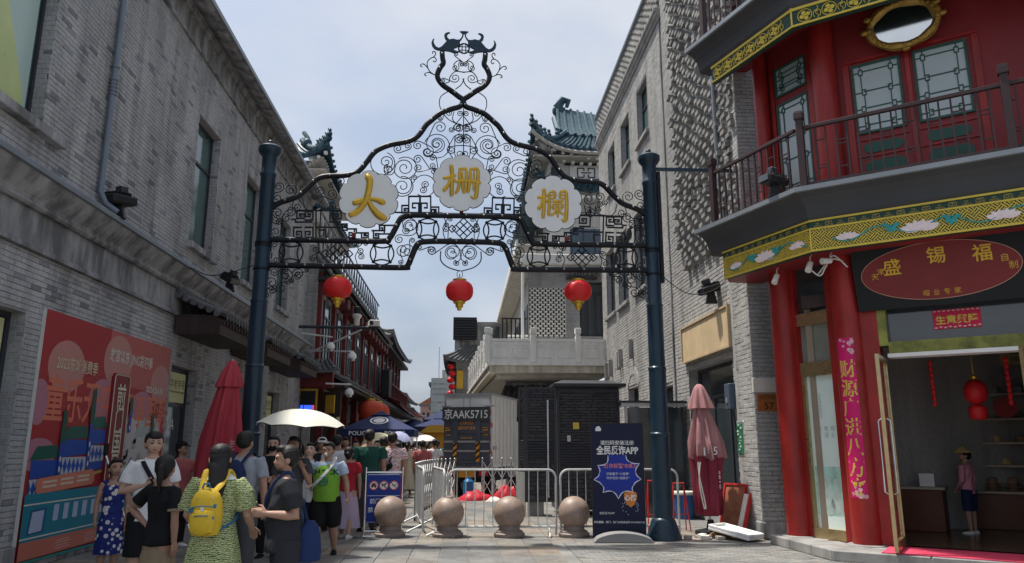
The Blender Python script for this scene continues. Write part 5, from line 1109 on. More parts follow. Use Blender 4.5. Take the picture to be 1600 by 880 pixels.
bars([C3(*p) for p in ((545, 228), (545, 335))], .035); bars([C3(*p) for p in ((390, 328), (680, 332))])
# crown: pair of bats, coin ball and tendrils
bat = [C7(*p) for p in ((690, 172), (775, 172), (765, 188), (750, 195), (738, 240), (715, 280), (693, 305), (693, 350), (655, 388), (612, 405), (608, 425), (640, 440), (690, 452), (640, 466), (600, 465), (560, 448), (520, 442), (440, 432), (390, 430), (340, 410), (308, 370), (300, 330), (315, 290), (340, 268), (330, 300), (337, 340), (362, 380), (400, 400), (440, 382), (515, 302), (485, 270), (475, 230), (490, 200), (530, 184), (558, 190), (530, 202), (514, 225), (519, 255), (545, 284), (600, 274), (650, 288), (688, 286), (716, 252), (728, 210), (712, 190))]
for f in ((lambda q: q), mir): m = MB(); m.prism(f(bat), GY-.02, GY+.02); m.build('bat', M['navy_iron'], AW)
cx, cz = C7(762, 405); m = MB(); m.tube(flat([(GX+.1*math.cos(a), cz+.1*math.sin(a)) for a in np.linspace(0, 2*math.pi, 25)[:-1]]), .016, 6, True)
for d in (-.035, .035): m.bar((GX+d, GY, cz-.09), (GX+d, GY, cz+.09), .014); m.bar((GX-.09, GY, cz+d), (GX+.09, GY, cz+d), .013)
m.build('coin_ball', M['black_iron'], AW)
T_ = S_*4.848/4.889
def scr6(c1, r1, s1, c2, r2, s2, turns=1.4): put(spiral_pair(C6(*c1), r1*T_, s1, C6(*c2), r2*T_, s2, turns))
for a in (((357, 270), 18, 1, (398, 345), 20, -1), ((398, 345), 26, 1, (350, 370), 30, -1), ((347, 450), 38, -1, (258, 468), 20, 1)): scr6(*a)
put(smooth([C6(*p) for p in ((415, 405), (365, 395), (338, 350), (370, 318), (410, 330))], 5), .010); put(smooth([C6(*p) for p in ((420, 408), (350, 400), (310, 440), (300, 480), (260, 490))], 5), .010)
put(smooth([C6(*p) for p in ((416, 455), (395, 500), (350, 535))], 5), .010); put(smooth([C6(*p) for p in ((300, 550), (240, 590), (228, 650), (250, 710), (290, 760))], 6), .009)
put(smooth([C6(*p) for p in ((208, 434), (165, 410), (140, 375), (135, 330), (160, 300), (190, 292), (204, 312), (192, 328), (180, 318))], 5), .010)
put(smooth([C6(*p) for p in ((140, 375), (115, 348), (92, 342), (84, 358), (98, 366))], 5), .010); put(smooth([C6(*p) for p in ((185, 424), (150, 408), (122, 412), (116, 428), (130, 432))], 5), .010); put(smooth([C6(*p) for p in ((180, 292), (198, 270), (194, 250), (178, 248), (176, 264))], 5), .010)
# medallions with gilt characters
M['plaque'] = pmat('pale grey enamel plaque', (.72, .73, .72), .45, 0, .06, 2.5, .03, 30)
def medallion3(c, strokes, k):
    x, z = c; out = []
    for i in range(80):
        a = 2*math.pi*i/80; t = ((a*10/(2*math.pi)+.5) % 1)*2-1; r = .472+.058*math.sqrt(max(0, 1-t*t)); out.append((x+r*math.cos(a+R(90)), z+r*math.sin(a+R(90))))
    m = MB(); m.prism(out, GY-.085, GY-.055); o = m.build('medallion', M['plaque'], AW)
    m = MB(); m.tube(flat(out, GY-.07), .014, 5, True); m.build('rim', M['black_iron'], o)
    m = MB()
    for st in strokes:
        P = smooth([(p[0], p[1]) for p in st], 4); Wd = smooth([(p[2], 0) for p in st], 4); n = len(P)
        m.tube([(x+u*k, GY-.088-.0006*len(m.f) % .004, z-v*k) for u, v in P], [(w[0]*1.28*k*(.55 if i in (0, n-1) else 1), w[0]*1.2*k*(.35 if i in (0, n-1) else .62)) for i, w in enumerate(Wd)], 10, flat=(0.001, 0, 1))
    m.build('character', M['gold'], o)
def rel(cx, cy, L): return [[(a-cx, b-cy, w) for a, b, w in s] for s in L]
k3 = 1/4*13.06/1176*1.03*1.03
da = rel(225, 250, [[(207, 108, 5), (218, 125, 13), (228, 150, 13), (222, 215, 12), (205, 270, 12), (172, 320, 12), (130, 345, 11), (122, 350, 7)], [(138, 274, 9), (160, 272, 12), (195, 257, 9), (225, 250, 8), (265, 255, 9), (300, 268, 12), (318, 266, 6)], [(222, 255, 8), (245, 300, 11), (280, 340, 14), (310, 358, 13), (330, 360, 6)]])
zha = rel(812, 172, [[(696, 143, 7), (715, 143, 9), (750, 130, 8), (778, 124, 6)], [(742, 55, 5), (747, 75, 10), (752, 150, 9), (750, 240, 10), (752, 262, 5)], [(745, 145, 7), (730, 185, 9), (705, 222, 10), (698, 230, 5)], [(755, 140, 6), (775, 165, 7)], [(790, 85, 6), (812, 82, 8), (840, 80, 7)], [(797, 88, 7), (797, 170, 8), (785, 225, 8), (770, 245, 4)], [(838, 82, 7), (838, 170, 8), (832, 225, 8), (818, 240, 4)], [(815, 95, 5), (815, 230, 6)], [(858, 84, 7), (885, 80, 8), (915, 82, 8)], [(862, 88, 7), (860, 170, 8), (850, 238, 7)], [(912, 82, 8), (908, 170, 9), (900, 255, 10), (885, 270, 7), (865, 258, 4)], [(886, 92, 5), (884, 225, 6)], [(768, 168, 6), (800, 162, 8), (860, 160, 8), (915, 170, 9), (930, 172, 5)]])
lan = rel(1375, 278, [[(1276, 242, 7), (1295, 240, 9), (1325, 230, 8), (1342, 226, 5)], [(1312, 182, 5), (1318, 200, 10), (1318, 280, 9), (1312, 360, 9), (1310, 376, 5)], [(1312, 248, 6), (1300, 285, 8), (1282, 320, 9)], [(1322, 250, 6), (1338, 272, 7)], [(1350, 205, 6), (1350, 290, 8), (1345, 360, 8)], [(1350, 206, 6), (1390, 200, 7)], [(1388, 202, 6), (1388, 246, 6)], [(1352, 226, 5), (1386, 223, 5)], [(1352, 247, 5), (1388, 244, 6)], [(1415, 203, 6), (1455, 196, 8)], [(1416, 205, 6), (1416, 246, 6)], [(1418, 224, 5), (1452, 221, 5)], [(1418, 246, 5), (1454, 243, 6)], [(1456, 196, 8), (1458, 280, 9), (1452, 370, 10), (1440, 390, 8), (1424, 378, 4)], [(1362, 268, 5), (1402, 262, 6), (1442, 262, 5)], [(1372, 283, 5), (1370, 315, 6)], [(1372, 283, 5), (1430, 280, 6), (1428, 314, 6)], [(1374, 299, 4), (1426, 297, 4)], [(1372, 315, 5), (1428, 313, 5)], [(1402, 252, 6), (1402, 368, 7)], [(1398, 316, 5), (1380, 340, 6), (1358, 356, 6)], [(1406, 316, 5), (1420, 335, 6), (1438, 350, 6)]])
medallion3((-1.76, 5.85), [[(a*1.1, b*1.1, w*1.25) for a, b, w in st] for st in da], k3); medallion3((GX, 6.19), zha, k3); medallion3((2*GX+1.76, 5.83), lan, k3)
m = MB(); m.bar((GX+3.47, GY+.02, 6.57), (5.03, GY+.02, 6.57), .045, .06); m.build('tie_bar', M['navy_iron'], AW)
m = MB(); m.box(GX+3.6, GX+3.66, GY-.05, GY+.05, 4.4, 6.5); m.build('cable_duct', M['black_iron'], AW)
for x, y_ in ((GX, zA), (-2.0, beamA[1][1]), (1.8, beamA[1][1])):
    m = MB(); m.obox((x, GY-.03, y_+.09), (.07, .07, .1)); m.build('bracket', M['red_wood'], AW, bevel=.01)
# lanterns hung from the archway
lan_rings = []
for i, (px, py, zt) in enumerate(((528, 450, beamB[1][1]), (718, 455, C2(1545, 552)[1]), (903, 455, beamB[1][1]))):
    x, z = gp(px, py); t = thing('red_lantern', 'round red silk lantern hanging from the archway, '+('below the left-hand medallion', 'in the middle below the heart scroll', 'below the right-hand medallion')[i], 'lantern', (x, GY, z), 'lanterns hanging from the archway')
    m = MB(); m.lathe([(.09, .185), (.16, .165), (.215, .115), (.243, .05), (.247, -.02), (.235, -.08), (.195, -.14), (.13, -.175), (.09, -.185)], (x, GY, z), 32, fn=lambda a, zz: 1-.018*abs(math.cos(a*6))**8); m.build('globe', M['lantern'], t)
    m = MB(); m.lathe([(.11, .17), (.12, .185), (.12, .21), (.07, .225), (.02, .23)], (x, GY, z), 20); m.build('cap', M['gold'], t)
    m = MB(); m.lathe([(.10, -.17), (.115, -.19), (.11, -.22), (.075, -.225), (.07, -.29), (.045, -.295), (.04, -.34), (.02, -.35)], (x, GY, z), 16, fn=lambda a, zz: 1-.06*abs(math.cos(a*8))); m.build('fringe', M['gold'], t)
    m = MB(); m.tube([(x, GY, z+.225), (x, GY, max(z+.3, zt-.05))], .008, 5); m.tube([(x-.0+.05*math.cos(a), GY-.02, z+.30+.07*math.sin(a)) for a in np.linspace(0, 6.28, 16)], .006, 5); m.build('hanger', M['wire'], t)
# pigeons resting on the beams
for (px, py), lab in (((983, 366), 'dark pigeon perched on the upper beam of the archway near the right post'), ((961, 405), 'dark pigeon perched inside the coin motif on the lower beam')):
    x, z = gp(px, py); t = thing('pigeon', lab, 'bird', (x, GY-.02, z-.1)); m = MB(); M_ = Matrix.Rotation(R(-62 if px > 970 else -72), 3, 'Y'); m.ball((x, GY-.02, z), (.05, .05, .115), 12, None)
    m.ball((x+.035, GY-.02, z+.12), (.033, .032, .036), 10); m.cyl((x+.06, GY-.02, z+.118), (x+.09, GY-.02, z+.11), .008, .002, 5); m.tube([(x-.01, GY-.02, z-.05), (x-.05, GY-.02, z-.17)], [(.03, .045), (.012, .03)], 6); m.build('body', pmat('pigeon grey', (.035, .037, .045), .6, 0, .3, 12), t)
    for d in (-.045, .045): m = MB(); m.tube([(x+.01, GY-.02+d, z+.06), (x-.03, GY-.02+d, z-.09)], [(.03, .012), (.01, .006)], 6); m.build('wing', pmat('pigeon wing', (.03, .03, .035), .6), t)
# cables
def cable(pts, r, lab):
    m = MB(); m.tube(smooth3(pts), r, 5); return m.build('cable', M['wire'], None, loc=pts[0], label=lab, cat='cable', recalc=False)
def smooth3(pts, k=8):
    P = [np.array(p, float) for p in pts]; n = len(P); out = []
    for i in range(n-1):
        a, b, c, d = P[max(0, i-1)], P[i], P[i+1], P[min(n-1, i+2)]
        for t in np.linspace(0, 1, k, endpoint=False): out.append(tuple(.5*((2*b)+(-a+c)*t+(2*a-5*b+4*c-d)*t*t+(-a+3*b-3*c+d)*t**3)))
    return out+[tuple(P[-1])]
cable([(3.5, 13.06, 4.55), (4.0, 13.1, 4.22), (4.5, 13.0, 4.3), (4.9, 12.9, 4.75)], .008, 'thin black cable sagging from the right archway post to the shop cornice')
cable([(-3.7, 13.06, 4.62), (-4.5, 13.4, 4.5), (-5.25, 14.3, 4.85)], .009, 'thin black cable sagging from the left archway post to the stone ledge')
# ---------------------------------------------------------------- granite ball bollards
e, n_, l_, b_ = new_mat('pink brown granite'); v_ = coords(n_, l_)
c_ = ramp(n_, l_, noise(n_, l_, v_, 130, 3, .7), [(.35, (.14, .10, .085)), (.5, (.30, .22, .175)), (.65, (.42, .33, .27))]); c_ = mixc(n_, l_, c_, ramp(n_, l_, noise(n_, l_, v_, 5, 5), [(.3, (.72, .70, .70)), (.7, (1.1, 1.08, 1.05))]), 1.)
l_.new(c_, b_.inputs['Base Color']); b_.inputs['Roughness'].default_value = .5; bump(n_, l_, b_, noise(n_, l_, v_, 160, 2), .12, .003); M['granite'] = e
e, n_, l_, b_ = new_mat('banded granite'); v_ = coords(n_, l_); c_ = ramp(n_, l_, noise(n_, l_, v_, 110, 3, .7), [(.35, (.12, .09, .08)), (.65, (.30, .24, .21))]); l_.new(c_, b_.inputs['Base Color']); b_.inputs['Roughness'].default_value = .6; M['granite_base'] = e
def bollard():
    t = thing('ball_bollard', 'x', 'bollard', (0, 0, 0), 'granite ball bollards across the street')
    m = MB(); m.lathe([(.262, .004), (.268, .02), (.268, .055), (.255, .07), (.235, .075), (.235, .095), (.215, .108), (.185, .115), (.178, .15), (.17, .19)], (0, 0, 0), 32); m.build('base', M['granite_base'], t)
    m = MB(); m.ball((0, 0, .40), .278, 36); m.build('ball', M['granite'], t); return t
bol = bollard()
for i, (px, py, lab) in enumerate(((607, 844, 'granite ball bollard in front of the blue no-entry sign'), (699, 844, 'granite ball bollard at the left corner of the front crowd barrier'), (797, 844, 'granite ball bollard in front of the middle of the crowd barrier'), (900, 844, 'granite ball bollard standing just left of the navy banner'), (408, 848, 'granite ball bollard half hidden behind the man in the dark polo shirt'))):
    p = at_z(px, py-3, 0); p.y += .22
    if i == 0: bol.location = p; bol['label'] = lab
    else: dup(bol, p, random.uniform(0, 3), lab)
# ---------------------------------------------------------------- blue sign in its tube frame
M['sign_blue'] = pmat('blue sign enamel', (.010, .038, .26), .35, 0, .06, 2)
sgn = thing('sign_stand', 'blue pedestrian zone sign with three round prohibition symbols in a steel tube stand', 'sign', (-1.4, 13.86, 0))
SY = 13.86; FS = Fr((-1.40, SY, 0), Vector((.06, -1, 0)))
m = MB(FS)
for s in (-.32, .32): m.cyl((s, 0, .02), (s, 0, 1.16), .018, n=8); m.cyl((s, -.0, .03), (s*1.02, .22, .02), .016, n=8); m.cyl((s, 0, .03), (s, -.25, .02), .016, n=8)
for z in (1.07, .08): m.cyl((-.32, 0, z), (.32, 0, z), .015, n=8)
m.cyl((-.32, .22, .02), (.32, .22, .02), .015, n=8); m.build('frame', M['chrome'], sgn)
m = MB(FS); m.box(-.29, .29, .0, .02, .22, 1.05); pan = m.build('panel', M['sign_blue'], sgn)
m = MB(FS); m.box(-.28, .28, .021, .023, .672, .680); m.text('前门商业区', (0, .0215, .585), .095, .0015, bold=.012); m.text('禁止', (-.17, .0215, .44), .095, .0015, bold=.012)
for a, b in (((-.28, .22+.01), (.28, .235)), ((-.28, 1.03), (.28, 1.04))): m.box(a[0], b[0], .021, .0225, a[1], b[1])
m.build('lettering', M['white_paint'], pan, recalc=False)
for k, x in enumerate((-.175, 0, .175)):
    m = MB(FS); m.prism([(x+.082*math.cos(a), .85+.082*math.sin(a)) for a in np.linspace(0, 2*math.pi, 29)[:-1]], .021, .024); d = m.build('symbol', M['white_paint'], pan)
    m = MB(FS); m.tube([(x+.074*math.cos(a), .0255, .85+.074*math.sin(a)) for a in np.linspace(0, 2*math.pi, 25)[:-1]], .008, 5, True); m.build('ring', M['print_red'], d)
    m = MB(FS)
    if k == 0: m.box(x-.045, x+.045, .0245, .026, .83, .862); m.box(x-.028, x+.028, .0245, .0262, .862, .888); [m.ball((x+q, .025, .826), (.014, .002, .014), 8) for q in (-.028, .028)]
    elif k == 1: m.box(x-.04, x+.02, .0245, .026, .845, .868); m.box(x+.01, x+.042, .0245, .0262, .86, .888); m.box(x-.036, x-.026, .0245, .0262, .815, .845); m.box(x+.008, x+.018, .0245, .0262, .815, .845)
    else: m.bar((x-.035, .025, .84), (x+.04, .025, .86), .012, .003, (0, 1, 0)); m.bar((x+.04, .026, .862), (x+.035, .026, .885), .006, .003, (0, 1, 0))
    m.build('pictogram', M['print_black'], d)
    m = MB(FS); m.bar((x-.05, .027, .9), (x+.05, .027, .8), .011, .003, (0, 1, 0)); m.build('slash', M['print_black'] if k else M['print_red'], d)
# ---------------------------------------------------------------- navy banner on its moulded foot
M['navy_banner'] = pmat('navy banner film', (.003, .006, .034), .38, 0, .15, 1.2)
bn = thing('pull_up_banner', 'navy public safety pull-up banner with white headline and burst outline beside the steel post', 'banner', (2.6, 13.0, 0))
FB_ = Fr((2.61, 13.02, 0), (-.12, -1, 0))
m = MB(FB_); m.box(-.43, .43, -.02, 0, .04, 1.9); pb_ = m.build('panel', M['navy_banner'], bn)
m = MB(FB_); [m.box(*q) for q in ((-.445, -.43, -.03, .01, .03, 1.915), (.43, .445, -.03, .01, .03, 1.915), (-.43, .43, -.03, .01, 1.9, 1.915), (-.43, .43, -.03, .012, .03, .05))]; m.build('frame', M['black'], bn)
t = MB(FB_); t.text('请扫码安装注册', (0, .001, 1.585), .082, .0015, bold=.01); t.text('全民反诈APP', (.0, .001, 1.46), .155, .0015, bold=.03, sx=.8); t.text('识破骗子“小伎俩”', (.0, .001, 1.07), .05, .0015); t.text('守护您的“钱袋子”', (.0, .001, 1.0), .05, .0015)
t.text('全民反诈APP', (-.2, .001, .30+.13), .045, .0015); t.text('东城警察、前门、前门大街派出所 010-69697110', (0, .001, .285), .04, .0015, bold=.01); t.build('lettering', M['white_paint'], pb_, recalc=False)
m = MB(FB_); m.prism([(-.36, 1.78), (-.27, 1.78), (-.265, 1.82), (-.29, 1.86), (-.335, 1.86), (-.365, 1.82)], .001, .003); m.build('shield_emblem', M['white_paint'], pb_)
bp = [(-.16, 1.38), (-.19, 1.24), (-.34, 1.21), (-.31, 1.08), (-.41, .97), (-.26, .87), (-.26, .76), (-.1, .78), (0, .66), (.1, .78), (.25, .76), (.25, .87), (.39, .98), (.30, 1.1), (.37, 1.24), (.2, 1.27), (.14, 1.38)]
m = MB(FB_); m.prism(bp, .0008, .0016); m.build('burst', pmat('bright blue print', (.010, .03, .30), .4, 0, .3, 2), pb_)
m = MB(FB_)
for a, b in zip(bp, bp[1:]):
    mid = ((a[0]+b[0])/2*.93, 1.02+((a[1]+b[1])/2-1.02)*.93); q = [(p[0], .003, p[1]) for p in smooth([a, mid, b], 5)]; m.tube(q, [.003+.006*math.sin(math.pi*i/(len(q)-1)) for i in range(len(q))], 5)
m.build('burst_outline', M['white_paint'], pb_, recalc=False)
t = MB(FB_); t.text('“反诈民警”', (-.07, .002, 1.20), .082, .0015, bold=.02); t.text('在掌上', (.22, .002, 1.20), .07, .0015, bold=.02); t.build('red_lettering', pmat('pinkish red print', (.65, .20, .18), .5), pb_, recalc=False)
m = MB(FB_); m.prism([(.2+.11*x, .66+.13*y) for x, y in ((-1, .6), (-.8, .85), (-.3, .95), (0, 1.05), (.3, .95), (.8, .85), (1, .6), (.95, 0), (.6, -.65), (0, -1.05), (-.6, -.65), (-.95, 0))], .0015, .004); m.build('orange_shield', pmat('orange print', (.62, .20, .03), .45), pb_)
t = MB(FB_); t.text('心防', (.2, .005, .68), .105, .0015, bold=.03); t.build('shield_lettering', M['white_paint'], pb_, recalc=False)
rr = random.Random(8); m = MB(FB_)
for k in range(26): a = rr.uniform(0, 6.28); r = rr.uniform(.09, .17); x, z = .2+r*math.cos(a), .52+r*.7*math.sin(a); m.box(x-.006, x+.006, .001, .002, z-.006, z+.006)
m.build('print_flecks', pmat('pale blue print', (.4, .5, .7), .5), pb_, recalc=False, kind='stuff')
m = MB(FB_); n = 20; pr = [(-.44+.96*i/n, .02+.14*math.sin(math.pi*(i/n))**.55) for i in range(n+1)]
m.prism([(-.44, .0)]+pr+[(.52, .0)], .06, .42, lambda u, v, d: (u, d, v)); m.build('foot', pmat('grey moulded plastic foot', (.24, .24, .235), .7, 0, .1, 3), bn, bevel=.03)
# ---------------------------------------------------------------- crowd barriers
def barrier(p, q, lab, h=1.12, group='white steel crowd barriers'):
    p, q = Vector(p), Vector(q); d = (q-p); L = d.length; d.normalize(); fr = Fr((p.x, p.y, 0), Vector((d.y, -d.x, 0)))
    t = thing('crowd_barrier', lab, 'barrier', (p.x, p.y, 0), group); r = .14
    m = MB(fr); pts = [(0, 0, .02), (0, 0, h-r)]+[(r-r*math.cos(a), 0, h-r+r*math.sin(a)) for a in np.linspace(.2, math.pi/2, 5)]+[(L-r+r*math.sin(a), 0, h-r+r*math.cos(a)) for a in np.linspace(0, math.pi/2, 6)]+[(L, 0, .02)]
    m.tube(pts, .020, 8); m.cyl((0, 0, .16), (L, 0, .16), .018, n=8); m.build('frame', M['barrier'], t)
    k = int(L/.148); m0 = None
    for i in range(1, k): m = MB(fr); s = L*i/k; m.cyl((s, 0, .17), (s, 0, h-.01), .0085, n=6); m.build('bar', M['barrier'], t)
    for s in (.12, L-.12): m = MB(fr); m.tube([(s, -.28, .015), (s, -.2, .05), (s, 0, .14), (s, .2, .05), (s, .28, .015)], .018, 7); m.build('foot', M['barrier'], t)
    return t
M['barrier'] = pmat('worn white barrier paint', (.56, .57, .56), .45, .1, .12, 4, .05, 40, stain=.2)
barrier((-.27, 13.72), (1.62, 13.62), 'white steel crowd barrier across the street behind the middle bollards')
barrier((1.70, 13.60), (3.82, 13.70), 'white steel crowd barrier behind the navy banner and the right archway post')
barrier((-.33, 13.62), (-.60, 15.5), 'white steel crowd barrier running back up the street from the corner, right of the two')
barrier((-.72, 14.2), (-.95, 16.2), 'white steel crowd barrier running back up the street, left of the two')
# folding stainless gate across the lorry
fg = thing('folding_gate', 'stainless steel folding lattice gate pulled across in front of the lorry', 'gate', (-.9, 17, 0))
path = smooth([(-1.0, 16.4), (-.95, 18.5), (-.7, 20.6), (-.2, 22.2)], 5)
pts = []
for P_ in (path, smooth([(.55, 22.9), (1.2, 22.3), (1.9, 21.6)], 4)):
    acc = 0; last = P_[0]; seg = [P_[0]]
    for a, b in zip(P_, P_[1:]):
        n = max(1, int(math.dist(a, b)/.04))
        for i in range(1, n+1):
            c = (a[0]+(b[0]-a[0])*i/n, a[1]+(b[1]-a[1])*i/n)
            if math.dist(c, seg[-1]) > .34: seg.append(c)
    pts.append(seg)
for seg in pts:
    for i, (x, y) in enumerate(seg):
        m = MB(); m.cyl((x, y, .05), (x, y, 1.15), .022, n=8); m.ball((x, y, 1.16), .028, 8); p = m.build('gate_post', M['steel'], fg)
        m = MB(); m.cyl((x-.02, y, .05), (x+.02, y, .05), .045, n=10); m.build('wheel', M['rubber'], p)
        if i:
            a = seg[i-1]
            for z0, z1 in ((.12, .62), (.62, .12), (.6, 1.1), (1.1, .6)): m = MB(); m.cyl((a[0], a[1], z0), (x, y, z1), .011, n=6); m.build('lattice_bar', M['steel'], fg)
# ---------------------------------------------------------------- dark panelled utility cabinet
M['cab'] = pmat('dark grey powder coat', (.045, .046, .053), .5, .1, .15, 3, .08, 50); M['cab_brick'] = brickmat('dark grey imitation stone', [(.045, .046, .055), (.06, .06, .068), (.035, .037, .045), (.07, .07, .076)], .15, .55)
UC = thing('utility_cabinet', 'dark grey utility cabinet with imitation stone panels, one panelled door swung open', 'cabinet', (2.8, 17.6, 0))
FC_ = Fr((2.12, 17.4, 0), (0, -1, 0))
msh(FC_, [(.0, 1.45, -1.3, -.035, .12, 2.86)], 'carcass', M['cab'], UC); msh(FC_, [(-.1, 1.6, -1.45, .12, 2.86, 2.93)], 'roof_edge', M['cab'], UC, .01)
m = MB(FC_); m.add([(-.1, .12, 2.931), (1.6, .12, 2.931), (1.6, -1.45, 2.931), (-.1, -1.45, 2.931), (.2, -.6, 3.06), (1.3, -.6, 3.06)], [(0, 1, 5, 4), (1, 2, 5), (2, 3, 4, 5), (3, 0, 4)]); m.build('roof', M['cab'], UC)
def cabface(fr, w, z0, z1, s0=0., nb=60):
    a, b = s0+.06, s0+w-.06
    msh(fr, [(s0, a, -.03, .012, z0, z1), (b, s0+w, -.03, .012, z0, z1), (a, b, -.03, .012, z1-.06, z1), (a, b, -.03, .012, z0, z0+.06)], 'door_frame', M['cab'], UC)
    zm1, zm2 = z0+(z1-z0)*.36, z0+(z1-z0)*.56
    masonry(fr, a, b, zm2, z1-.06, [], UC, M['cab_brick'], L=.26, H=.055, j=.008, depth=.04, rough=.008, nobj=nb, name='stone_strip', rest='stone_strips', seed=int(w*100))
    masonry(fr, a, b, z0+.06, zm1, [], UC, M['cab_brick'], L=.22, H=.085, j=.012, depth=.03, rough=.002, nobj=nb//2, name='panel_brick', rest='panel_bricks', seed=int(w*90), jit=0)
    z = zm1+.01
    while z < zm2-.04:
        m = MB(fr); m.add([(s, n, zz) for s in (a, b) for n, zz in ((-.02, z), (.015, z), (-.015, z+.05), (-.02, z+.05))], [(0, 1, 2, 3), (4, 5, 6, 7), (0, 1, 5, 4), (1, 2, 6, 5), (2, 3, 7, 6), (3, 0, 4, 7)]); m.build('louvre', M['cab'], UC); z += .058
    msh(fr, [(a, b, -.032, -.022, z0+.06, z1-.06)], 'door_skin', M['cab'], UC)
cabface(FC_, 1.45, .15, 2.8)
msh(FC_, [(.22, .30, .013, .04, 1.62, 1.76)], 'lock_plate', M['steel'], UC)
DV = Vector((1.22, 17.25, 0)); FD = Fr((1.38, 17.38, 0), (-.05, -1, 0)); cabface(FD, .72, .3, 2.85, 0., 50); msh(FD, [(0, .72, -.06, -.033, .3, 2.85)], 'door_back', M['cab'], UC)
FD2 = Fr((1.08, 17.75, 0), Vector((.62, -.5, 0)).normalized()) if 0 else Fr((1.24, 17.52, 0), (-.7, -1, 0)); cabface(FD2, .18, .3, 2.85, 0., 20)
msh(FD, [(.50, .535, .02, .06, .4, 2.55)], 'door_bar', M['steel'], UC)
pw = msh(FD, [(.02, .3, -.1, .05, 0, .85)], 'white_leaf', M['off_white'], None, loc=FD(.16, 0, 0), label='white board panel standing on the ground under the open cabinet door', cat='board') if 0 else None
m = MB(FD); m.box(-.2, .02, -.08, -.03, 0, .95); m.build('white_board', M['off_white'], None, loc=FD(-.1, -.05, 0), label='off-white board leaning upright by the open cabinet door', cat='board')
m = MB(FD); m.box(.06, .42, -.5, -.1, 0, .55); m.build('grey_box', M['stone_mid'], None, loc=FD(.25, -.3, 0), bevel=.01, label='pale grey junction box under the open cabinet door', cat='box')
msh(FC_, [(.36, .5, .013, .018, 1.9, 2.05)], 'warning_plate', M['gold_flat'], UC)
# ---------------------------------------------------------------- lorry
LR = thing('box_lorry', 'white box lorry parked tail-first with a dark tail lift and a large painted number', 'lorry', (.4, 26, 0))
FLR = Fr((.87, 25.0, 0), Vector((-.30, -.95, 0))); FSD = Fr((.87, 25.0, 0), Vector((FLR.S.x, FLR.S.y, 0)))
M['lorry_white'] = pmat('dirty white lorry paint', (.86, .855, .84), .45, 0, .06, 1.5, stain=.12)
msh(FLR, [(-1.62, -.0, -3.5, -.02, .92, 3.25)], 'body', M['lorry_white'], LR); msh(FLR, [(-1.66, .04, -3.52, .03, 3.25, 3.31)], 'roof_rail', M['steel'], LR)
msh(FLR, [(-1.62, -1.56, -.02, .02, .92, 3.25), (-.06, .0, -.02, .02, .92, 3.25), (-1.56, -.06, -.02, .02, 3.17, 3.25)], 'rear_frame', M['steel'], LR)
M['lift'] = pmat('dark blue grey lift', (.085, .098, .12), .5, .2, .15, 2)
tl = msh(FLR, [(-1.6, -.03, .03, .08, .95, 2.46)], 'tail_lift', M['lift'], LR)
for z in (1.08, 1.42, 1.72, 2.02): msh(FLR, [(-1.58, -.05, .081, .11, z, z+.06)], 'lift_rib', M['steel'] if z in (1.42, 1.72) else M['lift'], tl)
msh(FLR, [(-1.27, -1.12, .081, .13, .95, 2.42), (-.5, -.35, .081, .13, .95, 2.42)], 'lift_arm', M['lift'], tl)
npl = msh(FLR, [(-1.64, -.02, .10, .14, 2.42, 2.86)], 'number_board', pmat('dark number board', (.05, .06, .062), .5), LR)
t = MB(FLR); t.text('京AAK5715', (-.83, .1415, 2.64), .36, .001, bold=.012, sx=.84); t.build('lettering', M['white_paint'], npl, recalc=False)
M['hazard'] = pmat('hazard orange', (.62, .27, .03), .45)
for x in (-1.26, -.49):
    hz = msh(FLR, [(x+.005, x+.125, .131, .136, 1.12, 1.72)], 'hazard_strip', M['hazard'], tl)
    m = MB(FLR)
    for k in range(3): z = 1.16+k*.2; m.prism([(x+.005, z), (x+.125, z+.1), (x+.125, z+.19), (x+.005, z+.09)], .137, .139)
    m.build('stripe', M['black'], hz)
for x in (-1.55, -.27):
    hz = msh(FLR, [(x, x+.17, .081, .086, 1.95, 2.2)], 'reflector_plate', M['hazard'], tl); m = MB(FLR); [m.prism([(x, 1.97+k*.08), (x+.17, 2.0+k*.08), (x+.17, 2.03+k*.08), (x, 2.0+k*.08)], .087, .089) for k in range(3)]; m.build('stripe', M['black'], hz)
t = MB(FLR); t.text('拓邦升降尾板', (-.83, .082, 2.18), .12, .001, bold=.02, sx=.9); t.text('400-888-0858', (-.83, .082, 1.87), .07, .001, bold=.02); t.text('CARGO', (-.83, .082, 2.34), .13, .001, bold=.02); t.build('lift_lettering', pmat('orange lettering', (.60, .24, .05), .5), tl, recalc=False)
for k in range(10): msh(FLR, [(-.058, -.02, .021, .026, .98+k*.2, 1.17+k*.2)], 'reflective_tape', M['white_paint'] if k % 2 else M['print_red'], LR)
for k in range(10): msh(FLR, [(-1.60, -1.565, .021, .026, .98+k*.2, 1.17+k*.2)], 'reflective_tape', M['print_red'] if k % 2 else M['white_paint'], LR)
for x in (-.95, -.72): m = MB(FLR); m.cyl((x, .03, 2.4), (x, .03, 3.2), .018, n=8); m.build('door_bar', M['steel'], LR)
for x in (-1.6, -.12): msh(FLR, [(x-.1, x+.22, .02, .06, 2.87, 2.91)], 'hinge', M['steel'], LR)
msh(FLR, [(-1.62, 0, -.3, -.05, .62, .9)], 'under_bumper', M['black'], LR); msh(FLR, [(-1.5, -1.2, -.04, .0, .68, .84), (-.42, -.12, -.04, .0, .68, .84)], 'tail_lamp', M['print_red'], LR); msh(FLR, [(-1.1, -.55, -.04, .0, .62, .85)], 'number_plate', M['hazard'], LR)
msh(FLR, [(-1.3, -.3, -3.4, -.3, .45, .92)], 'chassis', M['black'], LR)
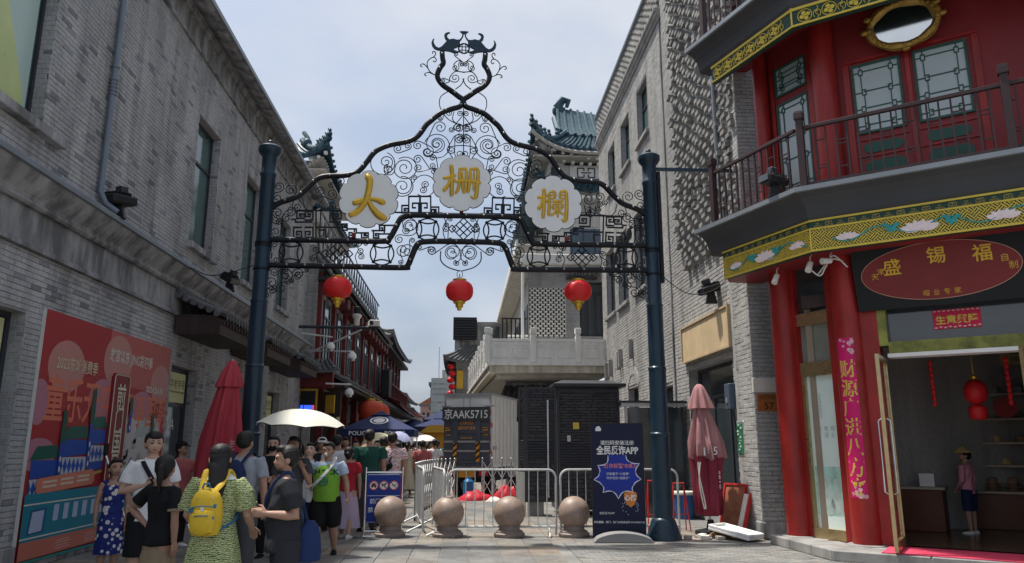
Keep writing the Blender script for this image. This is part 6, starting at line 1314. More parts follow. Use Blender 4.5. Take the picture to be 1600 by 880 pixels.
for x in (-1.35, -.28):
    for n in (-.85, -4.2): m = MB(FLR); m.tube([(x-.13, n, .40), (x-.11, n, .40), (x+.11, n, .40), (x+.13, n, .40)], [.34, .40, .40, .34], 24); w = m.build('wheel', M['rubber'], LR); m = MB(FLR); m.tube([(x+.131, n, .4), (x+.14, n, .4)], [.24, .2], 16); m.build('rim', M['steel'], w)
msh(FLR, [(-1.6, -.02, -5.0, -3.65, .5, 2.5)], 'cab', M['lorry_white'], LR, .08)
for k in range(6): msh(FLR, [(.001, .012, -.5-k*.5, -.48-k*.5, 1.0, 3.2)], 'side_joint', M['steel'], LR)
t = MB(FSD); t.text('厢式货车', (.45, .002, 1.55), .14, .001); t.build('side_lettering', M['print_black'], LR, recalc=False); msh(FLR, [(.001, .02, -.06, -.01, 1.3+k*.9, 1.45+k*.9) for k in range(2)], 'side_marker', M['print_red'], LR)
LR.scale = (.94, .94, .94); LR.location = (.39, 24.34, 0)
# things lying behind the barrier
M['red_plastic'] = pmat('red plastic sheet', (.48, .03, .045), .4, 0, .3, 6, .4, 12)
def lump(x, y, sx, sy, h, mat, name, lab, cat, seed):
    rr = random.Random(seed); m = MB(); m.lathe([(1, 0), (.98, .12), (.85, .45), (.55, .8), (.2, .97), (.01, 1.)], (0, 0, 0), 22, fn=lambda a, z: 1+.16*math.sin(3*a+seed)+.08*math.sin(7*a+z*6)); m.v = [Vector((x+p.x*sx, y+p.y*sy, p.z*h*(1+.3*math.sin(p.x*7+seed)*math.cos(p.y*5))+rr.uniform(-.01, .01)*(p.z > .05))) for p in m.v]
    return m.build(name, mat, None, loc=(x, y, 0), label=lab, cat=cat, angle=60)
lump(.32, 22.4, .48, .3, .24, M['red_plastic'], 'plastic_bag', 'crumpled pinkish red plastic bag lying flat behind the front barrier', 'bag', 1)
lump(1.22, 22.0, .36, .28, .42, M['red_plastic'], 'plastic_sack', 'upright bundle of red and white plastic sheeting behind the front barrier', 'sack', 4)
lump(.92, 21.9, .24, .2, .13, M['off_white'], 'white_rag', 'white crumpled sheet lying between the red plastic bundles', 'rag', 6)
m = MB(); m.lathe([(.16, 0), (.15, .5), (.08, .58), (.08, .62)], (.15, 22.9, 0), 12); m.build('blue_canister', pmat('blue plastic', (.02, .16, .38), .4), None, loc=(.15, 22.9, 0), label='small blue plastic canister standing under the back of the lorry', cat='canister')
# ---------------------------------------------------------------- folded parasols
def parasol(x, y, prof, mat, lab, folds, lean=(0, 0), name='folded_parasol', pole=2.4, top=None, hem=0.):
    t = thing(name, lab, 'parasol', (x, y, 0))
    m = MB(); m.lathe(prof, (0, 0, 0), 64, fn=lambda a, z: 1+folds*max(0, min(1, (2.75-z)*1.2))*(.55*math.cos(8*a)+.25*math.cos(4*a+1.1)+.2*math.cos(13*a+z))); m.f = m.f[:-2] if False else m.f
    wr_ = lambda p: .012*math.sin(p.z*9+6*math.atan2(p.y, p.x))+.010*math.sin(p.z*17-3*math.atan2(p.y, p.x)+x)
    m.v = [Vector((x+p.x*(1+wr_(p)*3)+lean[0]*(p.z-1.2), y+p.y*(1+wr_(p)*3)+lean[1]*(p.z-1.2), p.z+hem*.06*math.sin(math.atan2(p.y, p.x)*5)*(1 if p.z < prof[0][1]+.1 else 0))) for p in m.v]; c = m.build('canopy', mat, t, angle=70)
    if top: m = MB(); m.lathe(top, (0, 0, 0), 48, fn=lambda a, z: 1+.16*max(0, min(1, (top[-1][1]-z)*4))*math.cos(8*a)); m.v = [Vector((x+p.x+lean[0]*(p.z-1.2), y+p.y+lean[1]*(p.z-1.2), p.z)) for p in m.v]; m.build('cap', mat, t, angle=70)
    m = MB(); m.cyl((x, y, .05), (x+lean[0]*1.6, y+lean[1]*1.6, pole), .022, n=8); m.build('pole', M['steel'], t)
    m = MB(); m.lathe([(.28, 0), (.28, .06), (.08, .1), (.05, .25)], (x, y, 0), 20); m.build('base', M['black'], t); return t
M['red_canvas'] = pmat('red canvas', (.42, .045, .065), .75, 0, .12, 3, .2, 60, stain=.15, sscale=(2, 2, .4)); M['pink_canvas'] = pmat('faded maroon canvas', (.40, .20, .205), .8, 0, .25, 2.2, .3, 60, stain=.25, sscale=(2, 2, .6)); M['maroon'] = pmat('maroon canvas', (.20, .022, .045), .75, 0, .2, 3, .2, 50)
rp = parasol(-3.72, 12.0, [(.22, .85), (.265, .98), (.275, 1.25), (.25, 1.6), (.2, 2.05), (.15, 2.4), (.12, 2.52)], M['red_canvas'], 'folded red canvas parasol standing in front of the dark brick wall', .44, (.06, 0), pole=2.85, top=[(.19, 2.42), (.175, 2.5), (.13, 2.66), (.07, 2.79), (.05, 2.83), (.01, 2.84)])
t = MB(); rx = -3.72; [t.text(ch, (0, 0, 0), .17, 0, mp=lambda u, v, d, z=z: (rx+.26+u*.5, 12.0-.27-(.0 if u < 0 else -u*.4), z+v)) for ch, z in (('老', 1.55), ('头', 1.36))]; t.build('lettering', pmat('pale pink print', (.6, .35, .35), .6), rp, recalc=False)
pp_ = parasol(4.40, 13.75, [(.20, 1.30), (.285, 1.34), (.25, 1.6), (.16, 2.02), (.10, 2.25)], M['pink_canvas'], 'faded maroon folded parasol propped by the display window', .40, (-.06, 0), pole=2.55, top=[(.225, 2.20), (.19, 2.32), (.12, 2.52), (.085, 2.60), (.04, 2.64), (.01, 2.645)], hem=.6)
m = MB(); m.lathe([(.16, .32), (.2, .36), (.22, .8), (.23, 1.15), (.26, 1.38)], (4.39, 13.75, 0), 56, fn=lambda a, z: 1+.2*math.cos(6*a+z*2)+.12*math.cos(11*a)); m.build('skirt', M['maroon'], pp_, angle=70)
t = MB(); t.text('185', (0, 0, 0), .20, 0, bold=.01, mp=lambda u, v, d: (4.37+u, 13.75-.295+abs(u)**2*2.2, 1.44+v+u*.05)); t.text('0185', (0, 0, 0), .16, 0, mp=lambda u, v, d: (4.52+v*.25, 13.75-.27, .95+u)); t.build('lettering', M['white_paint'], pp_, recalc=False)
m = MB(); [m.tube([(4.2+.05*math.sin(z*4+k), 13.5-.02*k, z) for z in np.linspace(.45, 1.25, 8)], .012, 5) for k in range(2)]; m.build('hem_trim', M['off_white'], pp_, recalc=False)
# clutter by the parasol
lump(4.36, 13.2, .20, .16, .12, pmat('brown rags', (.20, .11, .045), .9, 0, .5, 9), 'rag_heap', 'small heap of brown rags and rope at the foot of the faded parasol', 'rags', 3)
fl_ = thing('foam_lid', 'white polystyrene box lid lying askew on the pavement by the corner pier', 'box lid', (4.55, 12.85, 0))
m = MB(); M_ = (Matrix.Rotation(R(-52), 3, 'Z') @ Matrix.Rotation(R(9), 3, 'Y')); m.obox((4.56, 12.95, .11), (.78, .46, .05), M_); m.build('lid', M['white_paint'], fl_, bevel=.012)
for dx, dy, sx, sy in ((0, .21, .78, .04), (0, -.21, .78, .04), (.37, 0, .04, .38), (-.37, 0, .04, .38)): m = MB(); q = Vector((4.56, 12.95, .11))+M_@Vector((dx, dy, .045)); m.obox(q, (sx, sy, .045), M_); m.build('rim', M['white_paint'], fl_, bevel=.008)
lb = thing('red_sign_board', 'red framed board leaning against the display window sill beside the parasol', 'board', (4.85, 13.6, 0)); M_ = Matrix.Rotation(R(-62), 3, 'Z') @ Matrix.Rotation(R(-14), 3, 'X')
m = MB(); m.obox((4.83, 13.75, .44), (.5, .03, .86), M_); m.build('board', pmat('brown board', (.30, .12, .07), .6, 0, .5, 4), lb); m = MB(); [m.obox(Vector((4.83, 13.75, .44))+M_@Vector(o), s_, M_) for o, s_ in (((.24, -.01, 0), (.03, .05, .86)), ((-.24, -.01, 0), (.03, .05, .86)), ((0, -.01, .42), (.45, .05, .03)))]; m.build('frame', M['print_red'], lb)
m = MB(); M2 = Matrix.Rotation(R(-66), 3, 'Z') @ Matrix.Rotation(R(-20), 3, 'X'); m.obox((4.88, 13.42, .36), (.1, .05, .72), M2); m.build('white_panel', M['off_white'], lb); m = MB(); m.obox((4.93, 13.36, .37), (.03, .06, .74), M2); m.build('red_edge', M['print_red'], lb)
bk = thing('blue_bin', 'blue plastic bucket standing against the pale brick wall', 'bucket', (4.75, 16.6, 0)); m = MB(); m.lathe([(.19, 0), (.235, .5), (.245, .51), (.245, .54), (.225, .54), (.18, .04), (.01, .03)], (4.75, 16.6, 0), 24); m.build('body', pmat('blue bucket', (.035, .11, .30), .45, 0, .1, 3), bk); m = MB(); m.lathe([(.25, .50), (.255, .52), (.25, .56), (.24, .57)], (4.75, 16.6, 0), 24); m.build('rim', M['off_white'], bk)
for k, (x, y, h, c) in enumerate(((4.0, 14.3, .85, 'print_red'), (3.5, 14.2, .9, 'print_red'))):
    t = thing('trestle', ('thin red metal trestle beside the faded parasol', 'thin red metal trestle behind the right archway post')[k], 'trestle', (x, y, 0)); 
    for dx, dy in ((-.12, -.1), (.12, -.1), (-.12, .1), (.12, .1)): m = MB(); m.cyl((x+dx*1.3, y+dy*1.5, 0), (x+dx*.8, y, h), .011, n=6); m.build('leg', M[c], t)
    m = MB(); m.cyl((x-.11, y, h), (x+.11, y, h), .014, n=6); m.cyl((x-.14, y-.08, .3), (x+.14, y-.08, .3), .01, n=6); m.build('cross_bar', M[c], t)
m = MB(); m.cyl((3.75, 14.6, 0), (3.95, 15.2, 1.95), .022, n=8); m.build('wooden_pole', pmat('weathered timber', (.22, .15, .10), .8, 0, .3, 5), None, loc=(3.75, 14.6, 0), label='weathered wooden pole leaning behind the right archway post', cat='pole')
rr = random.Random(17)
for k in range(9):
    x, y = 4.0+rr.uniform(-.25, .35), 13.05+rr.uniform(-.15, .2); m = MB(); s_ = rr.uniform(.05, .11); m.obox((x, y, s_*.35), (s_*1.5, s_, s_*.7), rotm(0, 0, rr.uniform(0, 3))); m.build('rubble', M['stone_mid'] if k % 3 else M['off_white'], None, loc=(x, y, 0), bevel=.012, label='small broken piece of rubble on the pavement by the faded parasol', cat='rubble', group='rubble by the folded parasol')
# glazed porch on the right-hand wall
gpz = thing('glass_porch', 'steel framed glass entrance porch against the pale brick wall behind the banner', 'porch', (4.4, 16, 0)); m = MB()
for x, y in ((3.65, 17.2), (4.3, 17.2), (3.65, 18.4)): m.box(x, x+.05, y, y+.05, 0, 2.4)
m.box(3.55, 5.05, 17.1, 17.16, 2.4, 2.48); m.box(3.55, 3.61, 17.16, 18.5, 2.4, 2.48); m.build('frame', M['steel'], gpz); m = MB(); m.box(3.71, 4.29, 17.21, 17.225, .05, 2.38); m.box(4.36, 5.04, 17.21, 17.225, .05, 2.38); m.build('glass_leaf', M['glass'], gpz); m = MB(); m.box(3.5, 5.06, 17.05, 18.5, 2.485, 2.53); m.build('roof', M['frame'], gpz)
m = MB(); m.box(3.1, 3.6, 16.2, 17.0, 0, .35); m.build('stone_block', M['stone_mid'], None, loc=(3.35, 16.6, 0), bevel=.02, label='low stone block on the pavement behind the navy banner', cat='block')
# ---------------------------------------------------------------- floodlights
def flood(p, yaw, pitch, lab, k=1.):
    t = thing('floodlight', lab, 'floodlight', p, 'black facade floodlights'); p = Vector(p); Rm = Matrix.Rotation(yaw, 3, 'Z') @ Matrix.Rotation(pitch, 3, 'Y'); c = p+Vector((0, 0, .30*k))
    m = MB(); m.obox(c, (.46*k, .27*k, .15*k), Rm); m.build('housing', M['black'], t, bevel=.03)
    for i in range(7): m = MB(); m.obox(c+Rm@Vector((-.16*k+i*.045*k, 0, .09*k)), (.012, .24*k, .05*k), Rm); m.build('cooling_fin', M['black'], t)
    m = MB(); m.obox(c+Rm@Vector((.235*k, 0, 0)), (.015, .23*k, .11*k), Rm); m.build('lens', M['glass'], t)
    m = MB(); m.obox(c+Rm@Vector((.05*k, 0, .17*k)), (.14*k, .13*k, .10*k), Rm); m.build('driver_box', M['frame'], t, bevel=.01); m = MB(); m.obox(c+Rm@Vector((.05*k, 0, .226*k)), (.09*k, .1*k, .012), Rm); m.build('rating_label', M['steel'], t)
    m = MB(); m.add([p+Vector(q)*k for q in ((-.12, -.05, 0), (.12, -.05, 0), (.06, -.04, .25), (-.06, -.04, .25), (-.12, .05, 0), (.12, .05, 0), (.06, .04, .25), (-.06, .04, .25))], [(0, 1, 2, 3), (4, 5, 6, 7), (0, 1, 5, 4), (1, 2, 6, 5), (2, 3, 7, 6), (3, 0, 4, 7)]); m.build('bracket', M['black'], t, bevel=.01)
flood((-5.36, 11.45, 4.94), R(70), R(-8), 'black floodlight on the stone ledge below the rain pipe'); flood((-5.36, 17.1, 4.94), R(-40), R(25), 'black floodlight on the stone ledge behind the left archway post')
flood((4.93, 14.6, 4.32), R(190), R(18), 'black floodlight fixed to the pale brick wall above the blank signboard')
q = FCB(-.42, .22, 5.27); flood(tuple(q), R(200), R(-6), 'black floodlight on the balcony edge of the red corner shop', .9)
for k, (s, z) in enumerate(((-.98, 4.2), (-.25, 4.24), (.2, 4.22))):
    p = FCB(s, -.2, z) if s < 0 else FMB(s, -.25, z); t = thing('spot_lamp', ('small cream spot lamp under the near end of the shop fascia, leftmost of three', 'small cream spot lamp under the shop fascia left of the corner', 'small cream spot lamp under the shop fascia beside the name board')[k], 'lamp', p, 'spot lamps under the shop fascia')
    m = MB(); d = Vector((-.35, -.2, -.7)).normalized() if k < 2 else Vector((-.8, -.2, -.1)).normalized(); m.cyl(p, p+d*.16, .042, .048, 12); m.build('barrel', M['off_white'], t); m = MB(); m.tube([p, p+Vector((0, 0, .08)), p+Vector((.04, .03, .13))], .01, 5); m.build('stem', M['off_white'], t)
for k, pts in enumerate((((-.15, 4.2), (.02, 4.02), (.12, 4.14), (.24, 4.3), (.42, 4.1)), ((.0, 4.05), (.2, 4.25), (.36, 4.2)))): cable([tuple(FMB(s, -.28-.02*k, z)) for s, z in pts], .011, ('white lamp cable looping under the shop fascia', 'second white lamp cable hanging straighter under the shop fascia')[k]).data.materials[0] = M['off_white']
# ---------------------------------------------------------------- camera arms on the left
ca = thing('camera_arm', 'dark steel bracket arm carrying two street cameras at the end of the brick building', 'camera arm', (-5.6, 25.5, 5.4)); m = MB(); m.cyl((-5.65, 25.5, 5.44), (-2.95, 25.5, 5.42), .055, n=10); m.build('arm', M['frame'], ca); m = MB(); m.cyl((-5.2, 25.5, 4.55), (-3.5, 25.5, 5.36), .035, n=8); m.build('brace', M['steel'], ca)
m = MB(); m.lathe([(.07, 5.48), (.1, 5.52), (.1, 5.72), (.16, 5.8), (.16, 5.86), (.08, 5.9)], (-3.68, 25.5, 0), 16); m.build('camera_body', M['off_white'], ca); m = MB(); m.lathe([(.1, 5.9), (.12, 6.0), (.11, 6.12), (.03, 6.16)], (-3.68, 25.5, 0), 16); m.build('camera_head', M['black'], ca); m = MB(); m.obox((-3.1, 25.45, 5.56), (.34, .4, .2), rotm(0, 0, .3)); m.build('camera_box', M['off_white'], ca, bevel=.02); m = MB(); m.cyl((-3.15, 25.2, 5.55), (-3.15, 25.28, 5.55), .07, n=12); m.build('lens', M['black'], ca)
def dome_arm(p0, p1, lab, mat, drop=.14):
    t = thing('dome_camera', lab, 'camera', p0); m = MB(); m.cyl(p0, p1, .028, n=8); m.build('arm', mat, t); q = Vector(p1)+Vector((-.05, 0, -drop)); m = MB(); m.lathe([(.06, .12), (.13, .05), (.15, -.05), (.14, -.09)], q, 16); m.build('hood', M['white_paint'], t); m = MB(); m.lathe([(.12, -.09), (.09, -.17), (.01, -.2)], q, 16); m.build('dome', M['steel'], t)
dome_arm((-5.5, 25.6, 4.64), (-3.75, 25.6, 4.62), 'white dome camera on a thin steel arm below the bracket arm', M['steel']); dome_arm((-5.5, 25.4, 5.2), (-4.45, 25.4, 5.08), 'white dome camera on a short white arm just under the dark bracket arm', M['off_white'], .3); dome_arm((-4.7, 26.0, 3.58), (-3.85, 26.0, 3.55), 'white dome camera hanging from a white arm beside the carved sign', M['white_paint'], .25)
# ---------------------------------------------------------------- market tents and far umbrellas
M['navy_tent'] = pmat('navy tent canvas', (.012, .022, .085), .7, 0, .15, 2, .1, 40)
def tent(x, y, w, ze, zt, lab, words=True, mat='navy_tent'):
    t = thing('police_tent' if words else 'market_tent', lab, 'tent', (x, y, 0)); h = w/2; m = MB(); n = 6; ring = [(x-h, y-h), (x+h, y-h), (x+h, y+h), (x-h, y+h)]; tp = [(x+(a-x)*.18, y+(b-y)*.18) for a, b in ring]
    m.add([(a, b, ze) for a, b in ring]+[(a, b, zt-.16) for a, b in tp], [(0, 1, 5, 4), (1, 2, 6, 5), (2, 3, 7, 6), (3, 0, 4, 7)]); m.add([(a+(a-x)*.5, b+(b-y)*.5, zt-.17) for a, b in tp]+[(x, y, zt)], [(0, 1, 4), (1, 2, 4), (2, 3, 4), (3, 0, 4)]); c = m.build('canopy', M[mat], t)
    m = MB(); m.add([(a, b, z) for z in (ze-.24, ze) for a, b in ring], [(i, (i+1) % 4, 4+(i+1) % 4, 4+i) for i in range(4)]); m.build('valance', M[mat], t)
    for a, b in ring: m = MB(); m.cyl((x+(a-x)*.96, y+(b-y)*.96, 0), (x+(a-x)*.96, y+(b-y)*.96, ze), .025, n=6); m.build('pole', M['white_paint'], t)
    if words:
        q = MB(); [q.text('POLICE', (0, 0, 0), .20, 0, bold=.02, mp=lambda u, v, d, dx=dx: (x+dx+u*1.1, y-h-.012, ze-.13+v)) for dx in (-.62, .62)]; q.build('lettering', M['white_paint'], c, recalc=False)
        m = MB(); k = (zt-.16-ze)/(h*.82); 
        for rr_, inn in ((.30, .24), (.19, 0)):
            vs = [(x+r*math.cos(a)*1.1, y-h+.62+r*math.sin(a)*.9, ze+(.62+r*math.sin(a)*.9)*k+.012) for r in (rr_, max(inn, .01)) for a in np.linspace(0, 2*math.pi, 25)[:-1]]; m.add(vs, [(i, (i+1) % 24, 24+(i+1) % 24, 24+i) for i in range(24)])
        m.build('emblem', M['white_paint'], c, recalc=False)
    return t
tent(-3.05, 28.4, 2.6, 2.08, 2.78, 'navy police tent with white lettering standing among the crowd')
tent(-1.4, 44.5, 2.9, 2.55, 3.2, 'navy canopy farther up the street beside the lorry', False); tent(-4.0, 62, 4, 2.9, 3.6, 'small distant navy canopy at the end of the street', False); tent(-1.3, 56, 3.2, 3.3, 4.2, 'tall distant navy canopy above the other awnings', False)
ks = thing('yellow_kiosk', 'orange yellow market kiosk seen beyond the crowd beside the lorry', 'kiosk', (-1.2, 42, 0)); m = MB(); m.box(-2.2, -.2, 42, 43.5, 0, 2.2); m.build('body', pmat('orange yellow panel', (.55, .27, .03), .6, 0, .15, 2), ks); m = MB(); m.prism([(-2.4, 2.2), (0, 2.2), (-.3, 2.6), (-1.9, 2.6)], 41.7, 43.6); m.build('roof', pmat('yellow panel', (.6, .35, .05), .6), ks)
M['cream_nylon'] = pmat('cream nylon', (.66, .65, .55), .55, 0, .05, 2); M['black_lining'] = pmat('black lining', (.012, .012, .012), .7)
def umbrella(x, y, z, r, h, lab, mat, name='umbrella', tilt=(0, 0), group=None):
    t = thing(name, lab, 'umbrella', (x, y, z-h), group); k = 8; Rm = rotm(tilt[0], tilt[1], .3)
    def P(a, f, off=0.): sc = 1-.055*(f**2)*abs(math.sin(k/2*a))**1.4*1.0; q = Rm@Vector((r*f*math.cos(a)*sc, r*f*math.sin(a)*sc, -h*f**2.1+off+.02*abs(math.sin(k/2*a))*f)); return Vector((x, y, z))+q
    A = np.linspace(0, 2*math.pi, 65)[:-1]; Fq = np.linspace(.0, 1, 8)
    for nm, off, mt in (('canopy', 0, mat), ('lining', -.012, M['black_lining'] if name == 'umbrella_black' or mat is M['cream_nylon'] else mat)):
        m = MB(); m.add([P(a, f, off) for f in Fq for a in A], [(j*64+i, j*64+(i+1) % 64, (j+1)*64+(i+1) % 64, (j+1)*64+i) for j in range(7) for i in range(64)], True); m.build(nm, mt, t, angle=50)
    for i in range(8): a = 2*math.pi*i/8; m = MB(); m.tube([P(a, f, -.02) for f in (.05, .3, .6, 1)], .004, 4); m.build('rib', M['steel'], t)
    m = MB(); m.cyl(Vector((x, y, z))+Rm@Vector((0, 0, .05)), Vector((x, y, z))+Rm@Vector((0, 0, -.72)), .007, n=6); m.build('shaft', M['black'], t); return t
um = umbrella(-2.12, 10.2, 2.0, .56, .20, 'cream sun umbrella with a black lining held over the woman in the crowd', M['cream_nylon'], tilt=(R(4), R(2)))
umbrella(-2.55, 21.5, 1.83, .5, .3, 'pale yellow umbrella tilted in the crowd behind the man in the green shirt', pmat('pale yellow nylon', (.62, .58, .36), .5), tilt=(R(10), R(-25))); umbrella(-2.0, 25.5, 1.95, .45, .28, 'lavender umbrella in the crowd near the police tent', pmat('lavender nylon', (.36, .38, .58), .5), tilt=(R(5), R(20)))
umbrella(-1.75, 34, 1.98, .6, .28, 'white umbrella in the distant crowd left of the lorry', M['white_paint']); umbrella(-2.6, 36, 2.05, .5, .25, 'small white umbrella farthest back in the crowd', M['off_white'])
# ---------------------------------------------------------------- big printed poster on the left wall
PO = thing('event_poster', 'large red and teal festival poster with a vertical red title plaque', 'poster', (-5.55, 12.4, .1))
def PA(x, y): return FL.hit(20+x/3.827, 470+y/3.827, .06)
def PB(x, y): return FL.hit(x/3.665, 640+y/3.665, .06)
s0, s1, z0, z1 = 10.22, 14.56, .08, 3.32
m = MB(FL); m.box(s0, s1, .0, .05, z0, z1); m.build('board', M['off_white'], PO)
layer = [.0515]
def pr(polys, col, name, var=.05, rough=.42, stuff=False):
    layer[0] += .0006; mt = pmat(name.replace('_', ' ')+str(len(bpy.data.materials)), col, rough, 0, var, 1.5); m = MB(FL)
    for p in polys:
        m.prism([(min(max(a, s0), s1), min(max(b, z0), z1)) for a, b in p], layer[0]-.0005, layer[0])
        if not stuff: m.build(name, mt, PO); m = MB(FL)
    if stuff: m.build(name, mt, PO)['kind'] = 'stuff'
pr([[(s0, z0), (s1, z0), (s1, z1), (s0, z1)]], (.34, .028, .032), 'red_ground')
def blob(cx, cz, rx, rz, a0=0, a1=360): return [(cx+rx*math.cos(R(a)), cz+rz*math.sin(R(a))) for a in np.linspace(a0, a1, 25)]
pr([[(12.1, 3.32), (s1, 3.32), (s1, 2.45), (12.1, 2.5)]], (.42, .10, .09), 'pink_sky'); pr([blob(12.45, 2.85, .5, .42), blob(10.9, 2.62, .5, .36), blob(14.2, 2.62, .42, .35)], (.46, .21, .18), 'pale_cloud')
pr([blob(12.05, 2.2, .45, .34), blob(13.5, 2.15, .45, .3), blob(10.3, 2.1, .25, .3), blob(10.45, 1.42, .42, .22)], (.40, .17, .22), 'mauve_cloud')
pr([[(12.75, .95), (14.35, .95), (14.35, 2.02), (12.75, 1.98)]], (.50, .48, .46), 'grey_map')
rr = random.Random(4); pr([[(a, b), (a+w, b+.02), (a+w, b+h), (a, b+h-.02)] for a, b, w, h in [(rr.uniform(12.85, 14.1), rr.uniform(1.0, 1.75), rr.uniform(.06, .2), rr.uniform(.05, .2)) for _ in range(26)]], (.34, .33, .33), 'map_blocks', stuff=True)
pr([[(13.3, 1.65), (14.0, 1.72), (13.75, 2.0), (13.55, 2.0)]], (.36, .40, .38), 'map_square')
def ptext(body, s, z, size, col, nm, sx=1., bold=.02):
    layer[0] += .0006; t = MB(FL); t.text(body, (s, layer[0], z), size, 0, 'CENTER', bold, sx); return t.build(nm, pmat(nm.replace('_', ' ')+str(len(bpy.data.materials)), col, .45, 0, .04, 2), PO, recalc=False)
ptext('童乐无穷', 11.45, 2.17, .66, (.62, .17, .10), 'title_lettering', .78, .015); ptext('畅享国潮', 13.65, 2.12, .58, (.62, .17, .10), 'title_lettering', .78, .015); ptext('2023东城消费季', 11.2, 2.66, .21, (.60, .52, .36), 'date_lettering', .8, .01); ptext('故宫以东 JING彩四季', 12.95, 2.93, .22, (.62, .56, .48), 'slogan_lettering', .8); ptext('2023.4.22-6.18', 13.95, 2.5, .15, (.66, .62, .58), 'date_lettering', .8)
# drawn gatehouses: green roofs, blue tiers, striped posts
def gatehouse(sa, sb, zr, k):
    pr([[(sa-.05, zr), (sb+.05, zr+.03), (sb-.08, zr+.2), (sa+.1, zr+.18)]], (.015, .10, .075), 'green_roof'); pr([[(sa, zr-.24), (sb, zr-.20), (sb, zr), (sa, zr)], [(sa, zr-.62), (sb, zr-.58), (sb, zr-.46), (sa, zr-.48)]], (.018, .07, .33), 'blue_tier')
    pr([[(sa, zr-.48), (sb, zr-.46), (sb, zr-.24), (sa, zr-.24)]], (.45, .47, .50), 'white_tier'); pr([[(sa+i*(sb-sa)/k, zr-.47), (sa+(i+.5)*(sb-sa)/k, zr-.36), (sa+i*(sb-sa)/k, zr-.25), (sa+(i-.5)*(sb-sa)/k if i else sa, zr-.36)] for i in range(k)], (.02, .08, .36), 'tier_pattern'); pr([[(sa, zr-.7), (sb, zr-.64), (sb, zr-.6), (sa, zr-.64)]], (.42, .30, .08), 'gold_trim')
gatehouse(10.3, 10.95, 1.35, 6); gatehouse(11.02, 11.72, 1.62, 6); gatehouse(11.78, 12.25, 1.78, 4); gatehouse(12.62, 12.85, 1.72, 2)
def ppost(s, za, zb, w=.05): 
    zm = za+(zb-za)*.55; pr([[(s-w, za), (s+w, za), (s+w, zm), (s-w, zm)]], (.018, .06, .32), 'blue_post'); pr([[(s-w*1.3, zm), (s+w*1.3, zm), (s+w*1.1, zb-.08), (s+w*.6, zb), (s-w*.9, zb-.05)]], (.015, .085, .06), 'green_finial'); pr([blob(s, za+.08+i*.14, w*.45, .04) for i in range(max(1, int((zm-za-.1)/.14)))], (.62, .58, .5), 'post_spots', stuff=True)
ppost(10.98, 1.0, 2.05); ppost(11.76, 1.2, 2.4); ppost(13.05, 1.75, 2.35, .045); ppost(13.98, 1.35, 2.1, .045)
pr([[(10.5, .92), (11.95, .98), (12.0, 1.02), (12.0, 1.15), (11.92, 1.2), (10.5, 1.12), (10.45, 1.08), (10.45, .96)]], (.58, .20, .13), 'orange_bar'); pr([[(10.6+i*.45+k*.0, .99+j*.06+i*.02), (10.95+i*.45, 1.0+j*.06+i*.02), (10.95+i*.45, 1.03+j*.06+i*.02), (10.6+i*.45, 1.02+j*.06+i*.02)] for i in range(3) for j in range(2) for k in (0,)], (.6, .5, .38), 'bar_lettering', stuff=True)
pr([[(s0, .30), (s1, .36), (s1, .95), (s0, .93)]], (.020, .20, .27), 'teal_band'); pr([[(s0, .79), (s1, .80), (s1, .815), (s0, .808)], [(s0, .37), (s1, .40), (s1, .415), (s0, .388)]], (.65, .60, .52), 'cream_line')
pr([[(10.35, .42), (10.75, .43), (10.78, .74), (10.4, .73)]], (.02, .10, .22), 'window_surround'); pr([[(10.4, .44), (10.7, .45), (10.72, .71), (10.44, .70)]]+[[(10.95+i*.26, .55), (11.08+i*.26, .55), (11.09+i*.26, .76), (10.96+i*.26, .76)] for i in range(6)]+[[(13.2+i*.4, .5), (13.45+i*.4, .5), (13.45+i*.4, .72), (13.2+i*.4, .72)] for i in range(3)], (.40, .46, .62), 'pale_window')
pr([[(s0, .12), (s1, .16), (s1, .36), (s0, .34)]], (.50, .16, .115), 'salmon_band'); pr([[(11.1+i*.8, .17+j*.035), (11.1+i*.8+.4-.05*(j % 2), .175+j*.035), (11.1+i*.8+.4-.05*(j % 2), .185+j*.035), (11.1+i*.8, .18+j*.035)] for i in range(3) for j in range(4)], (.6, .38, .32), 'small_print', stuff=True)
pr([[(s0, z0), (s1, z0), (s1, .12), (s0, .11)]], (.02, .24, .22), 'green_foot')
# raised plaque
a0, a1, b0, b1 = 12.27, 12.86, .66, 2.66; e = .06
m = MB(FL); m.prism([(a0+e, b0), (a1-e, b0), (a1, b0+e), (a1, b1-e), (a1-e, b1), (a0+e, b1), (a0, b1-e), (a0, b0+e)], .051, .10); pq_ = m.build('title_plaque', pmat('dark red plaque', (.20, .016, .022), .4, 0, .08, 1.5), PO)
m = MB(FL); m.tube([(x, .10, z) for x, z in ((a0+e, b0+.02), (a1-e, b0+.02), (a1-.02, b0+e), (a1-.02, b1-e), (a1-e, b1-.02), (a0+e, b1-.02), (a0+.02, b1-e), (a0+.02, b0+e))], .010, 5, True); m.build('plaque_border', pmat('cream border', (.55, .48, .36), .5), pq_)
t = MB(FL); [t.text(ch, ((a0+a1)/2, .101, 2.32-i*.365), .40, .004, bold=.012, sx=.8) for i, ch in enumerate('前门国风节')]; t.build('plaque_lettering', pmat('cream lettering', (.62, .60, .47), .5), pq_, recalc=False)
